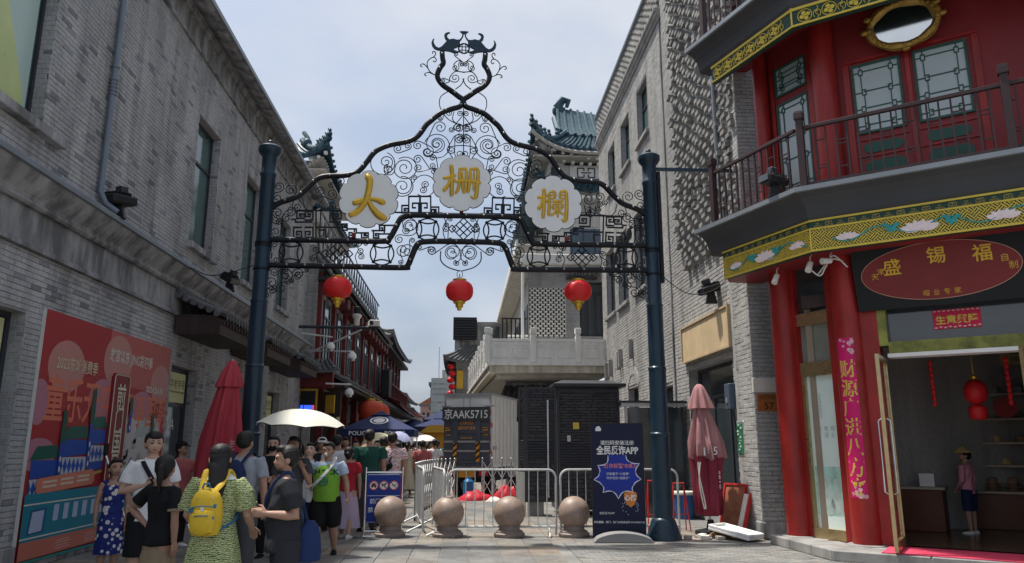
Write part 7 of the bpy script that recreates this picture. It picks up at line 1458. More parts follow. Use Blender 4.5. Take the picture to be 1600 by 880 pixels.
wp_ = thing('telescopic_pole', 'steel telescopic pole with a dark head leaning across the lower part of the poster', 'pole', (-5.0, 11.9, 0)); pa, pb2 = FL(12.02, .2, 1.42), FL(12.05, .75, .05); m = MB(); m.cyl(pb2, pa, .018, n=8); m.build('shaft', M['chrome'], wp_); m = MB(); m.obox(pa+Vector((0, 0, .06)), (.06, .08, .2)); m.build('head', M['rubber'], wp_, bevel=.02); m = MB(); q = pb2.lerp(pa, .5); m.cyl(q-(pa-pb2)*.02, q+(pa-pb2)*.02, .024, n=8); m.build('clamp', M['black'], wp_)
m = MB(FL); m.box(17.3, 17.62, .005, .03, 1.55, 2.25); nb_ = m.build('notice_board', pmat('pale blue notice', (.42, .50, .58), .4), None, loc=FL(17.45, 0, 1.5), label='small pale blue notice on the brick wall behind the red parasol', cat='notice'); m = MB(FL); m.box(17.36, 17.56, .031, .033, 2.0, 2.15); [m.box(17.36, 17.56, .031, .033, 1.65+i*.05, 1.67+i*.05) for i in range(6)]; m.build('notice_print', pmat('blue grey print', (.2, .26, .36), .5), nb_, recalc=False)
# ---------------------------------------------------------------- people
M['skin'] = pmat('skin', (.46, .28, .20), .5, 0, .08, 6, .05, 80, spec=.4); M['skin_tan'] = pmat('tanned skin', (.37, .21, .145), .5, 0, .08, 6, .05, 80, spec=.4); M['skin_pale'] = pmat('pale skin', (.52, .335, .255), .5, 0, .06, 6, .05, 80, spec=.4)
M['hair'] = pmat('black hair', (.008, .007, .0065), .58, 0, .3, 10, .5, 45, spec=.4); M['hair_brown'] = pmat('dark brown hair', (.022, .014, .010), .45, 0, .3, 10, .5, 45)
M['eye'] = pmat('dark eye', (.012, .010, .009), .25); M['lip'] = pmat('lip', (.30, .10, .085), .45)
def cloth(name, col, var=.1, rough=.85, bs=11, b=.55): return pmat(name, col, rough, 0, var, 4, b, bs, spec=.2)
CL = {k: cloth(k.replace('_', ' '), c) for k, c in dict(white_cotton=(.66, .66, .66), black_cotton=(.012, .012, .014), charcoal=(.028, .030, .036), khaki=(.27, .205, .13), grey_cotton=(.27, .29, .33), navy_cotton=(.015, .025, .07), lime=(.20, .42, .045), red_cotton=(.36, .02, .03), forest_green=(.018, .075, .055), sea_green=(.06, .19, .14), rose=(.42, .12, .12), cream=(.60, .58, .44), pink=(.55, .24, .30), tan_brown=(.26, .15, .08), denim=(.05, .075, .13), pale_blue=(.42, .52, .64), mauve=(.38, .30, .40), grey_dark=(.07, .072, .08)).items()}
def patterned(name, base, cols, scale, kind):
    m, n, l, b = new_mat(name); v = coords(n, l)
    t = n.new('ShaderNodeTexVoronoi'); t.inputs['Scale'].default_value = scale; l.new(v, t.inputs['Vector'])
    if kind == 'flowers':
        c = ramp(n, l, t.outputs['Distance'], [(0, (.42, .20, .16)), (.14, (.62, .56, .52)), (.30, (.66, .64, .64)), (.40, base), (1, base)])
    else:
        w = n.new('ShaderNodeTexWave'); w.inputs['Scale'].default_value = scale*.5; w.inputs['Distortion'].default_value = 7; w.inputs['Detail'].default_value = 3; w.inputs['Detail Scale'].default_value = 3; w.bands_direction = 'Z'; l.new(v, w.inputs['Vector'])
        c = ramp(n, l, w.outputs['Fac'], [(0, cols[0]), (.34, cols[0]), (.42, base), (.7, base), (.85, cols[1]), (1, cols[1])])
    l.new(c, b.inputs['Base Color']); b.inputs['Roughness'].default_value = .85; b.inputs['Specular IOR Level'].default_value = .2; bump(n, l, b, noise(n, l, v, 10, 3), .5, .01); return m
CL['floral'] = patterned('navy floral cotton', (.018, .028, .15), None, 15, 'flowers'); CL['green_print'] = patterned('yellow green printed cotton', (.46, .52, .20), [(.03, .06, .025), (.56, .60, .34)], 46, 'wave'); CL['stripe_pink'] = patterned('pink and white jersey', (.50, .09, .10), [(.66, .62, .62), (.62, .50, .50)], 7, 'wave')
def fuse(mb, name, mat, vox, it=3, parent=None, extra=None, kind=None, fac=.5):
    """merge overlapping volumes into one continuous skin"""
    me = bpy.data.meshes.new('tmp'); me.from_pydata(mb.v, [], mb.f); o = bpy.data.objects.new('tmp', me); COL.objects.link(o)
    r = o.modifiers.new('r', 'REMESH'); r.mode = 'VOXEL'; r.voxel_size = vox; r.use_smooth_shade = True
    if it: s = o.modifiers.new('s', 'SMOOTH'); s.iterations = it; s.factor = fac
    dg = bpy.context.evaluated_depsgraph_get(); em = bpy.data.meshes.new_from_object(o.evaluated_get(dg)); bpy.data.objects.remove(o); bpy.data.meshes.remove(me)
    em.name = name; em.materials.clear(); em.materials.append(mat)
    if extra:
        bm = bmesh.new(); bm.from_mesh(em)
        for xm, mt in extra:
            em.materials.append(mt); k = len(em.materials)-1; vs = [bm.verts.new(p) for p in xm.v]
            for f in xm.f:
                try: q = bm.faces.new([vs[i] for i in f]); q.material_index = k; q.smooth = True
                except ValueError: pass
        bm.to_mesh(em); bm.free()
    em.polygons.foreach_set('use_smooth', [True]*len(em.polygons))
    ob = bpy.data.objects.new(name, em); COL.objects.link(ob); ob.parent = parent
    if kind: ob['kind'] = kind
    return ob
V = Vector
def dirv(az, el): """az: 0 = the way the person faces, + = to the side away from the body; el: -90 = straight down"""; return None
def person(label, x, y, h, yaw, arms=None, legs=None, head=(0, 0), lean=0., top=None, bottom=None, hair=('short', 'hair'), skin='skin', shoes='black_cotton', vox=.012, w=1., hs=1., belly=0., face=True, group=None, z=0.):
    t = thing('person', label, 'person', (0, 0, 0), group)
    H = h; sk = M[skin]; ls = R(lean)
    def sp(f, dy=0.): a = (f-.5)*H; return V((0, dy*H-math.sin(ls)*a, .5*H+math.cos(ls)*a)) if f > .5 else V((0, dy*H, f*H))     # a point up the spine (leans forward = towards -y)
    spine = [(.475, .072, .058, .0), (.52, .083, .064, .004), (.57, .078, .057+belly*.5, .0-belly*.3), (.62, .078, .056+belly*.6, -.004-belly*.4), (.68, .086, .060+belly*.3, -.004-belly*.15), (.74, .094, .062, .0), (.79, .092, .054, .004), (.822, .070, .040, .006), (.845, .034, .034, .004)]
    def torso(mb, lo, hi, grow=0., k=1., nk=None):
        P = [(f, a, b, d) for f, a, b, d in spine if lo-.03 <= f <= hi+.001]; mb.tube([sp(f, d) for f, a, b, d in P], [(a*H*w*k+grow, b*H*w*k+grow) for f, a, b, d in P], 24, flat=(1, 0, 0))
    # limbs
    S = {}; A = arms or {}
    for s in (-1, 1):
        a = A.get(s, {}); sh = sp(.805, .002)+V((s*.108*H*w, 0, 0)); u = V(a.get('u', (s*.12, .04, -1))).normalized(); f = V(a.get('f', (s*.03, -.16, -1))).normalized()
        el = sh+u*.172*H; wr = el+f*.142*H; S[s] = (sh, el, wr, f, V(a.get('p', (0, 0, 0))))
    G = {}; Lg = legs or {}
    for s in (-1, 1):
        a = Lg.get(s, {}); hp = V((s*.047*H*w, .004*H, .50*H)); u = V(a.get('u', (s*.03, -.02, -1))).normalized(); f = V(a.get('f', (0, .03, -1))).normalized(); kn = hp+u*.235*H; an = kn+f*.232*H; G[s] = (hp, kn, an, a.get('toe', (s*.18, -1, 0)))
    low = min(G[-1][2].z, G[1][2].z)-.030*H; dz = V((0, 0, -low))
    hc = sp(.838, .004); Hm = Matrix.Rotation(R(head[0]), 3, 'Z') @ Matrix.Rotation(R(head[1]), 3, 'X')
    def hp_(p): return hc+Hm@(V(p)*H*hs)                         # head space: x right, -y forward, z up from the base of the skull
    b = MB(); torso(b, .475, .845)
    b.tube([sp(.82, .008), hc+V((0, -.002*H, .01*H)), hp_((0, .004, .045))], [.034*H*w, .029*H*hs, .030*H*hs], 14)
    def eball(c, r): b.lathe([(max(1e-6, math.sin(math.pi*i/9)), -math.cos(math.pi*i/9)) for i in range(10)], (0, 0, 0), 18); n_ = 10*18; b.v[-n_:] = [hp_(V(c)+V((p.x*r[0], p.y*r[1], p.z*r[2]))) for p in b.v[-n_:]]
    eball((0, .008, .090), (.0500, .0560, .052)); eball((0, -.018, .062), (.040, .037, .040)); eball((0, -.028, .040), (.020, .018, .016)); eball((0, -.050, .066), (.0085, .012, .010)); eball((0, -.046, .080), (.006, .008, .016)); eball((0, -.044, .048), (.014, .009, .007))
    for s in (-1, 1): eball((s*.050, .010, .070), (.006, .013, .018)); eball((s*.026, -.036, .062), (.012, .010, .012)); eball((s*.018, -.044, .096), (.018, .008, .007))
    for s in (-1, 1):
        sh, el, wr, f, ph = S[s]
        b.tube([sh-V((s*.012*H, 0, -.004*H)), sh.lerp(el, .3), sh.lerp(el, .75), el, el.lerp(wr, .3), el.lerp(wr, .75), wr, wr+f*.02*H], [x_*H*w**.6 for x_ in (.030, .029, .0245, .0225, .0235, .018, .0145, .014)], 12)
        side = (V(f).cross(V((0, 0, 1))) if abs(f.z) < .8 else V((0, -1, 0))).normalized()      # across the knuckles
        if ph.length > 0: side = ph.normalized()
        nrm = f.cross(side).normalized()*(1 if f.cross(side).x*s < 0 or abs(f.z) < .8 else -1)
        pc = wr+f*.030*H
        b.tube([wr+f*.005*H, wr+f*.03*H, wr+f*.052*H], [(.017*H, .012*H), (.0225*H, .0115*H), (.022*H, .010*H)], 12, flat=side)
        for k in range(4):
            q = wr+f*.048*H+side*(.0165-.011*k)*H; ln = (.040, .046, .043, .034)[k]*H; c1 = q+f*ln*.5+nrm*ln*.12; c2 = c1+(f*.6+nrm*.75).normalized()*ln*.5
            b.tube([q-f*.01*H, q, c1, c2], [.0062*H, .0060*H, .0056*H, .0044*H], 7)
        q = wr+f*.014*H+side*.017*H; c1 = q+(f*.55+side*.7+nrm*.3).normalized()*.026*H; b.tube([wr+f*.012*H, q, c1, c1+(f*.9+side*.1+nrm*.4).normalized()*.020*H], [.009*H, .0085*H, .0068*H, .0052*H], 7)
        hp, kn, an, toe = G[s]
        b.tube([hp+V((0, 0, .01*H)), hp.lerp(kn, .35), kn-(kn-hp)*.08, kn, kn.lerp(an, .3), kn.lerp(an, .7), an, an+V((0, 0, -.02*H))], [x_*H*w**.7 for x_ in (.058, .053, .038, .036, .0365, .026, .020, .020)], 14)
    ex = []
    if face:
        e = MB(); li = MB(); br = MB()
        def feat(mb, c, r): mb.lathe([(max(1e-6, math.sin(math.pi*i/6)), -math.cos(math.pi*i/6)) for i in range(7)], (0, 0, 0), 10); mb.v[-70:] = [hp_(V(c)+V((p.x*r[0], p.y*r[1], p.z*r[2]))) for p in mb.v[-70:]]
        for s in (-1, 1): feat(e, (s*.0185, -.0455, .0855), (.0085, .0035, .0032)); br.tube([hp_((s*.008, -.0505, .0985)), hp_((s*.018, -.0505, .1015)), hp_((s*.030, -.043, .0985))], .0020*H*hs, 6)
        feat(li, (0, -.0525, .0490), (.0125, .0035, .0042)); ex = [(e, M['eye']), (br, M['hair']), (li, M['lip'])]
        for mb, _ in ex: mb.v = [p+dz for p in mb.v]
    b.v = [p+dz for p in b.v]; body = fuse(b, 'body', sk, vox, 2, t, ex, fac=.45)
    # clothing
    cv = max(.012, vox*1.15)
    if top:
        m = MB(); torso(m, top.get('lo', .50), .822 if not top.get('tank') else .81, .010*H/1.6, 1.05)
        sl = top.get('sleeve', .62)
        for s in (-1, 1):
            sh, el, wr, f, ph = S[s]; r0 = top.get('puff', 1.)
            if sl > 0:
                e1 = sh.lerp(el, min(1, sl)); pts = [sh-V((s*.02*H, 0, -.002*H)), sh.lerp(el, min(1, sl)*.5), e1]; rs = [.040*H*w, .040*H*r0*w, .041*H*r0*w]
                if sl > 1: pts += [el.lerp(wr, sl-1)]; rs[-1] = .036*H; rs += [.028*H]
                m.tube(pts, rs, 14)
            else: m.tube([sp(.82, .0)+V((s*.05*H, 0, 0)), sh-V((s*.012*H, 0, 0))], [.026*H, .028*H], 10)
        hz = sp(top.get('lo', .50)); k = (top.get('flare', 1.06)+.06*belly*10*.1)*w
        m.tube([sp(top.get('lo', .50), 0), sp(top.get('lo', .50)+.05, 0), sp(.62)], [(.090*H*k, .074*H*k+belly*.5*H), (.089*H*k, .072*H*k+belly*.5*H), (.084*H*w, .062*H*w+belly*.55*H)], 24, flat=(1, 0, 0))
        m.v = [p+dz for p in m.v]; rr = random.Random(len(label)); q0 = rr.uniform(0, 6)
        m.v = [p+V((math.sin(p.z*34+p.x*26+q0), math.cos(p.z*41-p.x*31+q0)+.7*math.sin(p.z*23+p.x*57), 0))*.0058 for p in m.v]
        tp = fuse(m, top.get('name', 'shirt'), CL[top['mat']], cv, 2, t)
        if top.get('trim'):
            for s in (-1, 1):
                if sl <= 0: continue
                sh, el, wr, f, ph = S[s]; e1 = sh.lerp(el, min(1, sl)); u = (el-sh).normalized(); q = MB(); q.tube([e1-u*.012*H+dz, e1+u*.003*H+dz], .044*H*w*top.get('puff', 1.), 16); q.build('cuff', CL[top['trim']], tp)
    if bottom:
        kd = bottom['kind']; mt = CL[bottom['mat']]
        if kd in ('trousers', 'shorts'):
            m = MB(); ln = bottom.get('len', 1. if kd == 'trousers' else .5); wd = bottom.get('wide', 1.)
            m.tube([sp(.48), sp(.52, .003), sp(.585)], [(.084*H*w, .070*H*w), (.090*H*w, .071*H*w), (.082*H*w, .062*H*w+belly*.4*H)], 22, flat=(1, 0, 0))
            for s in (-1, 1):
                hp, kn, an, toe = G[s]; pts = [hp+V((0, 0, .02*H)), hp.lerp(kn, .5)]; rs = [.066*H*w, .060*H*w*wd]
                if ln <= .5: pts.append(hp.lerp(kn, ln*2*.98)); rs.append(.058*H*w*wd)
                else: pts += [kn, kn.lerp(an, (ln-.5)*2*.97)]; rs += [.048*H*wd*w, .038*H*wd]
                m.tube(pts, rs, 16)
            m.v = [p+dz+V((math.sin(p.z*50+p.x*30), math.cos(p.z*46), 0))*.003 for p in m.v]; fuse(m, kd, mt, cv, 2, t)
        else:
            zt, zb = bottom.get('top', .60)*H, bottom.get('hem', .28)*H; fl_ = bottom.get('flare', 1.5); ph = random.Random(len(label)).uniform(0, 6); m = MB()
            prof = []
            for i in range(11): f = i/10; zz = zt+(zb-zt)*f; r = (.083+.02*min(1, f*3))*(1+(fl_-1)*f**1.1); prof.append((r*H*w, zz))
            m.lathe(prof[::-1], (0, 0, 0), 60, 1., .80, fn=lambda a, z: 1+.055*max(0, min(1, (zt-z)/(zt-zb)*1.3))*(math.sin(9*a+ph)+.6*math.sin(17*a+2*ph))*.8)
            m.v = [p+dz+V((0, -math.sin(ls)*max(0, p.z-.5*H), 0)) for p in m.v]; m.build('skirt', mt, t, angle=80)
    for s in (-1, 1):
        hp, kn, an, toe = G[s]; d = V((toe[0], toe[1], 0)).normalized(); pit = V((0, 0, toe[2] if len(toe) > 2 else 0)); c = an+dz+V((0, 0, -.012*H)); m = MB()
        fl = V((0, 0, -.020*H)); side = d.cross(V((0, 0, 1)))
        m.tube([c-d*.032*H+fl*.3+pit*-.0, c-d*.012*H+fl*.35, c+d*.035*H+fl*.62+pit*.3, c+d*.078*H+fl*.85+pit*.8, c+d*.100*H+fl+pit], [(.020*H, .024*H), (.024*H, .027*H), (.026*H, .021*H), (.026*H, .015*H), (.014*H, .009*H)], 14, flat=side)
        sh_ = m.build('shoe', CL[shoes], t, angle=60)
        if shoes != 'skin' and vox < .015: m = MB(); m.tube([c-d*.038*H+fl*1.15, c+d*.03*H+fl*1.15, c+d*.102*H+fl*1.2+pit], [(.024*H, .006*H), (.028*H, .006*H), (.016*H, .006*H)], 12, flat=side); m.build('sole', M['off_white'] if shoes != 'black_cotton' else M['rubber'], sh_)
    # hair
    kd, hm = hair; m = MB()
    def hball(c, r, n=20):
        k = len(m.v); m.lathe([(max(1e-6, math.sin(math.pi*i/10)), -math.cos(math.pi*i/10)) for i in range(11)], (0, 0, 0), n); m.v[k:] = [hp_(V(c)+V((p.x*r[0], p.y*r[1], p.z*r[2])))+dz for p in m.v[k:]]
    if kd != 'none':
        hball((0, .018, .104), (.0545, .0545, .050)); hball((0, .030, .080), (.051, .041, .046)); hball((0, -.016, .136), (.038, .030, .020))
        for s in (-1, 1): hball((s*.043, .012, .098), (.012, .026, .030)); 
        if kd == 'fringe': hball((0, -.034, .125), (.036, .016, .018))
        if kd in ('long', 'pony', 'bun'): hball((0, .036, .062), (.040, .030, .05))
        if kd == 'long':
            k = len(m.v); m.tube([hp_((0, .03, .10))+dz, hp_((0, .046, .03))+dz, hp_((0, .056, -.06))+dz, hp_((0, .060, -.13))+dz], [(.046*H, .03*H), (.05*H, .028*H), (.046*H, .022*H), (.03*H, .012*H)], 16, flat=(1, 0, 0))
            for s in (-1, 1): m.tube([hp_((s*.040, .0, .10))+dz, hp_((s*.045, -.002, .05))+dz, hp_((s*.046, -.0, -.02))+dz], [.015*H, .014*H, .007*H], 8)
        if kd == 'pony': m.tube([hp_((0, .055, .10))+dz, hp_((0, .085, .08))+dz, hp_((0, .080, .02))+dz, hp_((0, .070, -.06))+dz], [.014*H, .022*H, .020*H, .006*H], 10)
        if kd == 'bun': hball((0, .075, .07), (.026, .024, .024))
        ho = fuse(m, 'hair', M[hm], max(.007, vox*.8), 2, t)
    # handles for the things people carry
    t['h'] = 0; del t['h']
    info = dict(t=t, H=H, dz=dz, sp=lambda f, d=0.: sp(f, d)+dz, hp=lambda p: hp_(p)+dz, wr={s: S[s][2]+dz for s in S}, hand={s: S[s][2]+S[s][3]*.05*H+dz for s in S}, sh={s: S[s][0]+dz for s in S}, el={s: S[s][1]+dz for s in S})
    info['place'] = lambda: (setattr(t, 'location', (x, y, z)), setattr(t, 'rotation_euler', (0, 0, R(yaw))))
    info['world'] = lambda p: V((x, y, z))+Matrix.Rotation(R(yaw), 3, 'Z')@V(p)
    return info
def px_x(px, Y): return at_y(px, 700, Y).x
def strap(I, pts, mat, wd=.018, th=.004, name='strap'): m = MB(); m.tube(smooth3(pts, 5), [(wd, th)]*((len(pts)-1)*5+1), 8, flat=(0, 0, 1) if False else (1, 0, .3)); return m.build(name, mat, I['t'])
GRP = 'people standing and walking in the street'
# man in the white polo
I = person('man in a white polo shirt with dark shoulder stripes clutching a strap', px_x(240, 8.2), 8.2, 1.71, 24, {-1: dict(u=(-.26, .02, -1), f=(.93, -.50, .30), p=(0, -.3, 1)), 1: dict(u=(.22, .05, -1), f=(.0, -.25, -1))}, head=(8, 6), top=dict(mat='white_cotton', lo=.47, name='polo_shirt', sleeve=.7), bottom=dict(kind='shorts', mat='black_cotton'), hair=('fringe', 'hair'), vox=.0068, group=GRP)
t = I['t']; sp = I['sp']; H = I['H']
strap(I, [sp(.82, .02)+V((-.09, 0, .02)), sp(.80)+V((-.08, -.10, 0)), sp(.72)+V((0, -.15, 0)), sp(.64)+V((.09, -.14, 0)), sp(.56)+V((.16, -.04, 0))], CL['black_cotton'], .022); strap(I, [sp(.82, .02)+V((.075, 0, .025)), sp(.78)+V((.075, -.12, 0)), sp(.68)+V((.08, -.15, 0))], CL['red_cotton'], .02)
m = MB(); m.obox(sp(.60)+V((.12, -.13, .0)), (.20, .07, .26)); m.build('red_bag', CL['red_cotton'], t, bevel=.03, seg=2)
for k in range(3): m = MB(); a, b = I['sh'][-1], I['el'][-1]; m.tube([a+V((-.01-.0, -.045+.022*k, .056)), a.lerp(b, .35)+V((-.062, -.04+.022*k, .01)), a.lerp(b, .66)+V((-.068, -.04+.022*k, 0))], .0045, 5); m.build('shoulder_stripe', CL['navy_cotton'], t)
m = MB(); m.tube([sp(.835)+V((.06*math.cos(a)*H/1.6, -.012+.052*math.sin(a)*H/1.6, .015+.018*math.sin(a))) for a in np.linspace(-1.2, 4.3, 18)], [(.010, .014)]*18, 8); m.v = [p-V((0, 0, .022)) for p in m.v]; m.build('collar', CL['white_cotton'], t); I['place']()
# girl in the floral dress
I = person('girl in a sleeveless navy floral dress standing against the festival poster', px_x(186, 9.4), 9.4, 1.38, 22, {-1: dict(u=(-.16, .02, -1), f=(.02, -.1, -1)), 1: dict(u=(.1, .0, -1), f=(.02, -.2, -1))}, head=(14, -6), top=dict(mat='floral', lo=.56, sleeve=0, tank=1, name='bodice'), bottom=dict(kind='skirt', mat='floral', top=.62, hem=.24, flare=1.22), hair=('pony', 'hair'), skin='skin_tan', shoes='white_cotton', vox=.0085, hs=1.14, w=.88, group=GRP); I['place']()
# woman in the black T-shirt, back to the camera
I = person('woman in a black T-shirt and khaki skirt with one hand on her hip', px_x(262, 7.15), 7.15, 1.46, 152, {1: dict(u=(.72, .16, -.75), f=(-.80, -.2, -.72), p=(.2, -1, .2)), -1: dict(u=(-.10, .05, -1), f=(-.02, -.06, -1))}, head=(32, 4), top=dict(mat='black_cotton', lo=.475, flare=1.2, sleeve=.75, trim='khaki', name='t_shirt'), bottom=dict(kind='skirt', mat='khaki', top=.53, hem=.12, flare=1.3), hair=('pony', 'hair'), skin='skin_tan', vox=.0065, hs=1.08, group=GRP)
m = MB(); m.lathe([(.050, 0), (.062, .012)], I['sp'](.835)-V((0, 0, .004)), 20); m.build('neckline', CL['khaki'], I['t']); I['place']()
# woman in the printed dress with the yellow backpack
I = person('woman in a yellow green printed dress with a white collar, seen from behind', px_x(346, 6.4), 6.4, 1.58, 176, {1: dict(u=(.24, -.10, -1), f=(-.10, -.85, -.55)), -1: dict(u=(-.26, -.12, -1), f=(.10, -.85, -.55))}, head=(16, 8), top=dict(mat='green_print', lo=.55, sleeve=.80, puff=1.28, trim='green_print', name='bodice'), bottom=dict(kind='skirt', mat='green_print', top=.66, hem=.08, flare=1.75), hair=('long', 'hair'), vox=.0065, w=1.02, group=GRP)
t = I['t']; sp = I['sp']
m = MB(); m.lathe([(.052, .030), (.085, .012), (.125, -.030), (.128, -.036), (.05, .01)], sp(.835, .004), 32, 1.12, .82); m.build('collar', CL['white_cotton'], t); I['place']()
M['bag_yellow'] = pmat('yellow printed nylon', (.60, .40, .028), .65, 0, .14, 5, .6, 16)
bpk = thing('backpack', 'yellow children backpack with blue and white printed patches on the back of the woman in the printed dress', 'backpack', (0, 0, 0)); bpk['label'] = 'yellow backpack with blue printed patches worn over the yellow green dress'
def place_on(o, I): o.location = I['t'].location; o.rotation_euler = I['t'].rotation_euler
c = sp(.655)+V((0, .205, .0)); m = MB(); m.tube([c+V((0, 0, z)) for z in (-.165, -.155, -.10, 0, .10, .155, .185, .195)], [(.05, .03), (.10, .06), (.125, .075), (.128, .080), (.118, .074), (.09, .060), (.05, .04), (.01, .01)], 24, flat=(1, 0, 0)); m.build('pack', M['bag_yellow'], bpk)
m = MB(); m.tube([c+V((0, .065, z)) for z in (-.15, -.13, -.06, .0, .03, .035)], [(.04, .02), (.085, .035), (.098, .042), (.094, .038), (.085, .02), (.02, .01)], 20, flat=(1, 0, 0)); m.build('front_pocket', M['bag_yellow'], bpk)
M['bag_blue'] = pmat('blue print', (.03, .14, .27), .6, 0, .15, 4)
rr = random.Random(2)
for k, (dx, dz_, s_) in enumerate(((.075, -.085, .04), (.04, .09, .035), (-.075, -.03, .03), (-.05, .11, .028), (.085, .03, .03), (-.02, -.11, .028), (.0, .04, .022), (-.085, .06, .022))):
    m = MB(); yb = .083 if dz_ > .03 else .108; yb -= abs(dx)*.35+max(0, abs(dz_)-.06)*.25; q = c+V((dx, yb, dz_)); m.obox(q, (s_, .008, s_*1.3), rotm(0, 0, -dx*3.2) @ rotm(0, rr.uniform(-.6, .6), 0)); m.build('printed_patch', M['bag_blue'] if k % 3 else M['white_paint'], bpk)
for dz_ in (.05, -.02): m = MB(); m.tube([c+V((-.09, .05, dz_)), c+V((-.05, .1, dz_+.012)), c+V((.0, .115, dz_+.014)), c+V((.05, .1, dz_+.008)), c+V((.09, .05, dz_))], .004, 5); m.build('zip', M['bag_blue'], bpk)
m = MB(); m.tube([c+V((-.03, .03, .19)), c+V((-.02, .03, .225)), c+V((.02, .03, .225)), c+V((.03, .03, .19))], .008, 6); m.build('grab_loop', M['bag_blue'], bpk)
for s in (-1, 1):
    m = MB(); sh = I['sh'][s]; pts = [c+V((s*.05, -.02, .17)), sp(.80, .0)+V((s*.075, .115, .0)), sp(.828)+V((s*.088, .02, .05)), sp(.78)+V((s*.10, -.115, .0))]; q = smooth3(pts, 6); m.tube(q, [(.027, .009)]*len(q), 8, flat=(1, 0, 0)); m.build('shoulder_strap', M['bag_yellow'], bpk)
    m = MB(); pts = [c+V((s*.10, -.04, -.12)), sp(.60)+V((s*.165, .05, .02)), sp(.66)+V((s*.155, -.06, .0))]; q = smooth3(pts, 5); m.tube(q, [(.011, .006)]*len(q), 6); m.build('web_strap', M['bag_blue'], bpk)
place_on(bpk, I)
# man in the dark polo, in profile
I = person('man in a dark polo shirt in profile holding a snack in front of him', px_x(455, 6.5), 6.5, 1.57, -68, {1: dict(u=(.12, .24, -1), f=(-.32, -1, .10), p=(0, 0, 1)), -1: dict(u=(-.10, .10, -1), f=(.25, -1, .16), p=(0, 0, 1))}, head=(-8, 4), lean=4, top=dict(mat='charcoal', lo=.455, sleeve=.78, name='polo_shirt', flare=1.12), bottom=dict(kind='trousers', mat='charcoal'), vox=.0065, w=1.1, belly=.03, skin='skin_tan', group=GRP)
t = I['t']; sp = I['sp']; m = MB(); m.tube([sp(.836)+V((.062*math.cos(a), -.008+.056*math.sin(a), .018-.012*math.sin(a))) for a in np.linspace(-1.1, 4.2, 18)], [(.011, .024)]*18, 8); m.build('collar', CL['charcoal'], t); I['place']()
sn = thing('snack', 'pale paper bowl of food held by the man in the dark polo shirt', 'food', (0, 0, 0)); q = I['hand'][1].lerp(I['hand'][-1], .5)+V((0, -.04, .03)); m = MB(); m.lathe([(.035, -.03), (.055, .02), (.057, .022), (.05, .018)], q, 20); m.build('bowl', pmat('kraft paper', (.45, .30, .17), .7), sn); m = MB(); m.ball(q+V((0, 0, .02)), (.045, .045, .02), 12); m.build('filling', pmat('red food', (.45, .12, .06), .5, 0, .5, 30, .4, 40), sn); place_on(sn, I)
bg_ = thing('shoulder_bag', 'blue cloth shoulder bag hanging behind the man in the dark polo shirt', 'bag', (0, 0, 0)); c = sp(.50)+V((.10, .17, .02)); m = MB(); m.tube([c+V((0, 0, z)) for z in (-.17, -.16, -.08, .02, .10, .15)], [(.04, .06), (.05, .095), (.052, .10), (.042, .09), (.028, .07), (.012, .03)], 20, flat=(1, 0, 0)); m.build('pouch', pmat('blue bag cloth', (.012, .028, .10), .8, 0, .15, 4, .5, 14), bg_)
m = MB(); q = smooth3([c+V((0, -.02, .14)), sp(.72)+V((.13, .10, 0)), sp(.825)+V((.09, .01, .045)), sp(.74)+V((.02, -.14, 0)), sp(.60)+V((-.1, -.13, 0))], 6); m.tube(q, [(.016, .004)]*len(q), 6); m.build('strap', pmat('blue strap', (.02, .045, .13), .8), bg_); place_on(bg_, I)
# man in grey with the navy rucksack
I = person('man in a grey polo shirt seen from behind carrying a navy rucksack', px_x(384, 9.1), 9.1, 1.73, 168, {1: dict(u=(.2, .02, -1), f=(-.05, -.3, -1)), -1: dict(u=(-.2, .02, -1), f=(.02, -.2, -1))}, top=dict(mat='grey_cotton', lo=.47, sleeve=.7), bottom=dict(kind='trousers', mat='grey_dark'), vox=.0095, w=1.06, skin='skin_tan', group=GRP); I['place'](); sp = I['sp']
rs = thing('rucksack', 'navy rucksack on the back of the man in the grey polo shirt', 'rucksack', (0, 0, 0)); c = sp(.67)+V((.03, .17, 0)); m = MB(); m.tube([c+V((0, 0, z)) for z in (-.22, -.21, -.1, .08, .18, .23)], [(.06, .04), (.14, .08), (.15, .09), (.14, .08), (.1, .06), (.03, .02)], 20, flat=(1, 0, 0)); m.build('pack', CL['navy_cotton'], rs)
for s in (-1, 1): m = MB(); q = smooth3([c+V((s*.07, -.02, .19)), sp(.825)+V((s*.1, .03, .045)), sp(.76)+V((s*.11, -.11, 0)), sp(.64)+V((s*.15, -.02, 0)), c+V((s*.1, -.04, -.17))], 5); m.tube(q, [(.022, .006)]*len(q), 6, flat=(1, 0, 0)); m.build('strap', CL['navy_cotton'], rs)
place_on(rs, I)
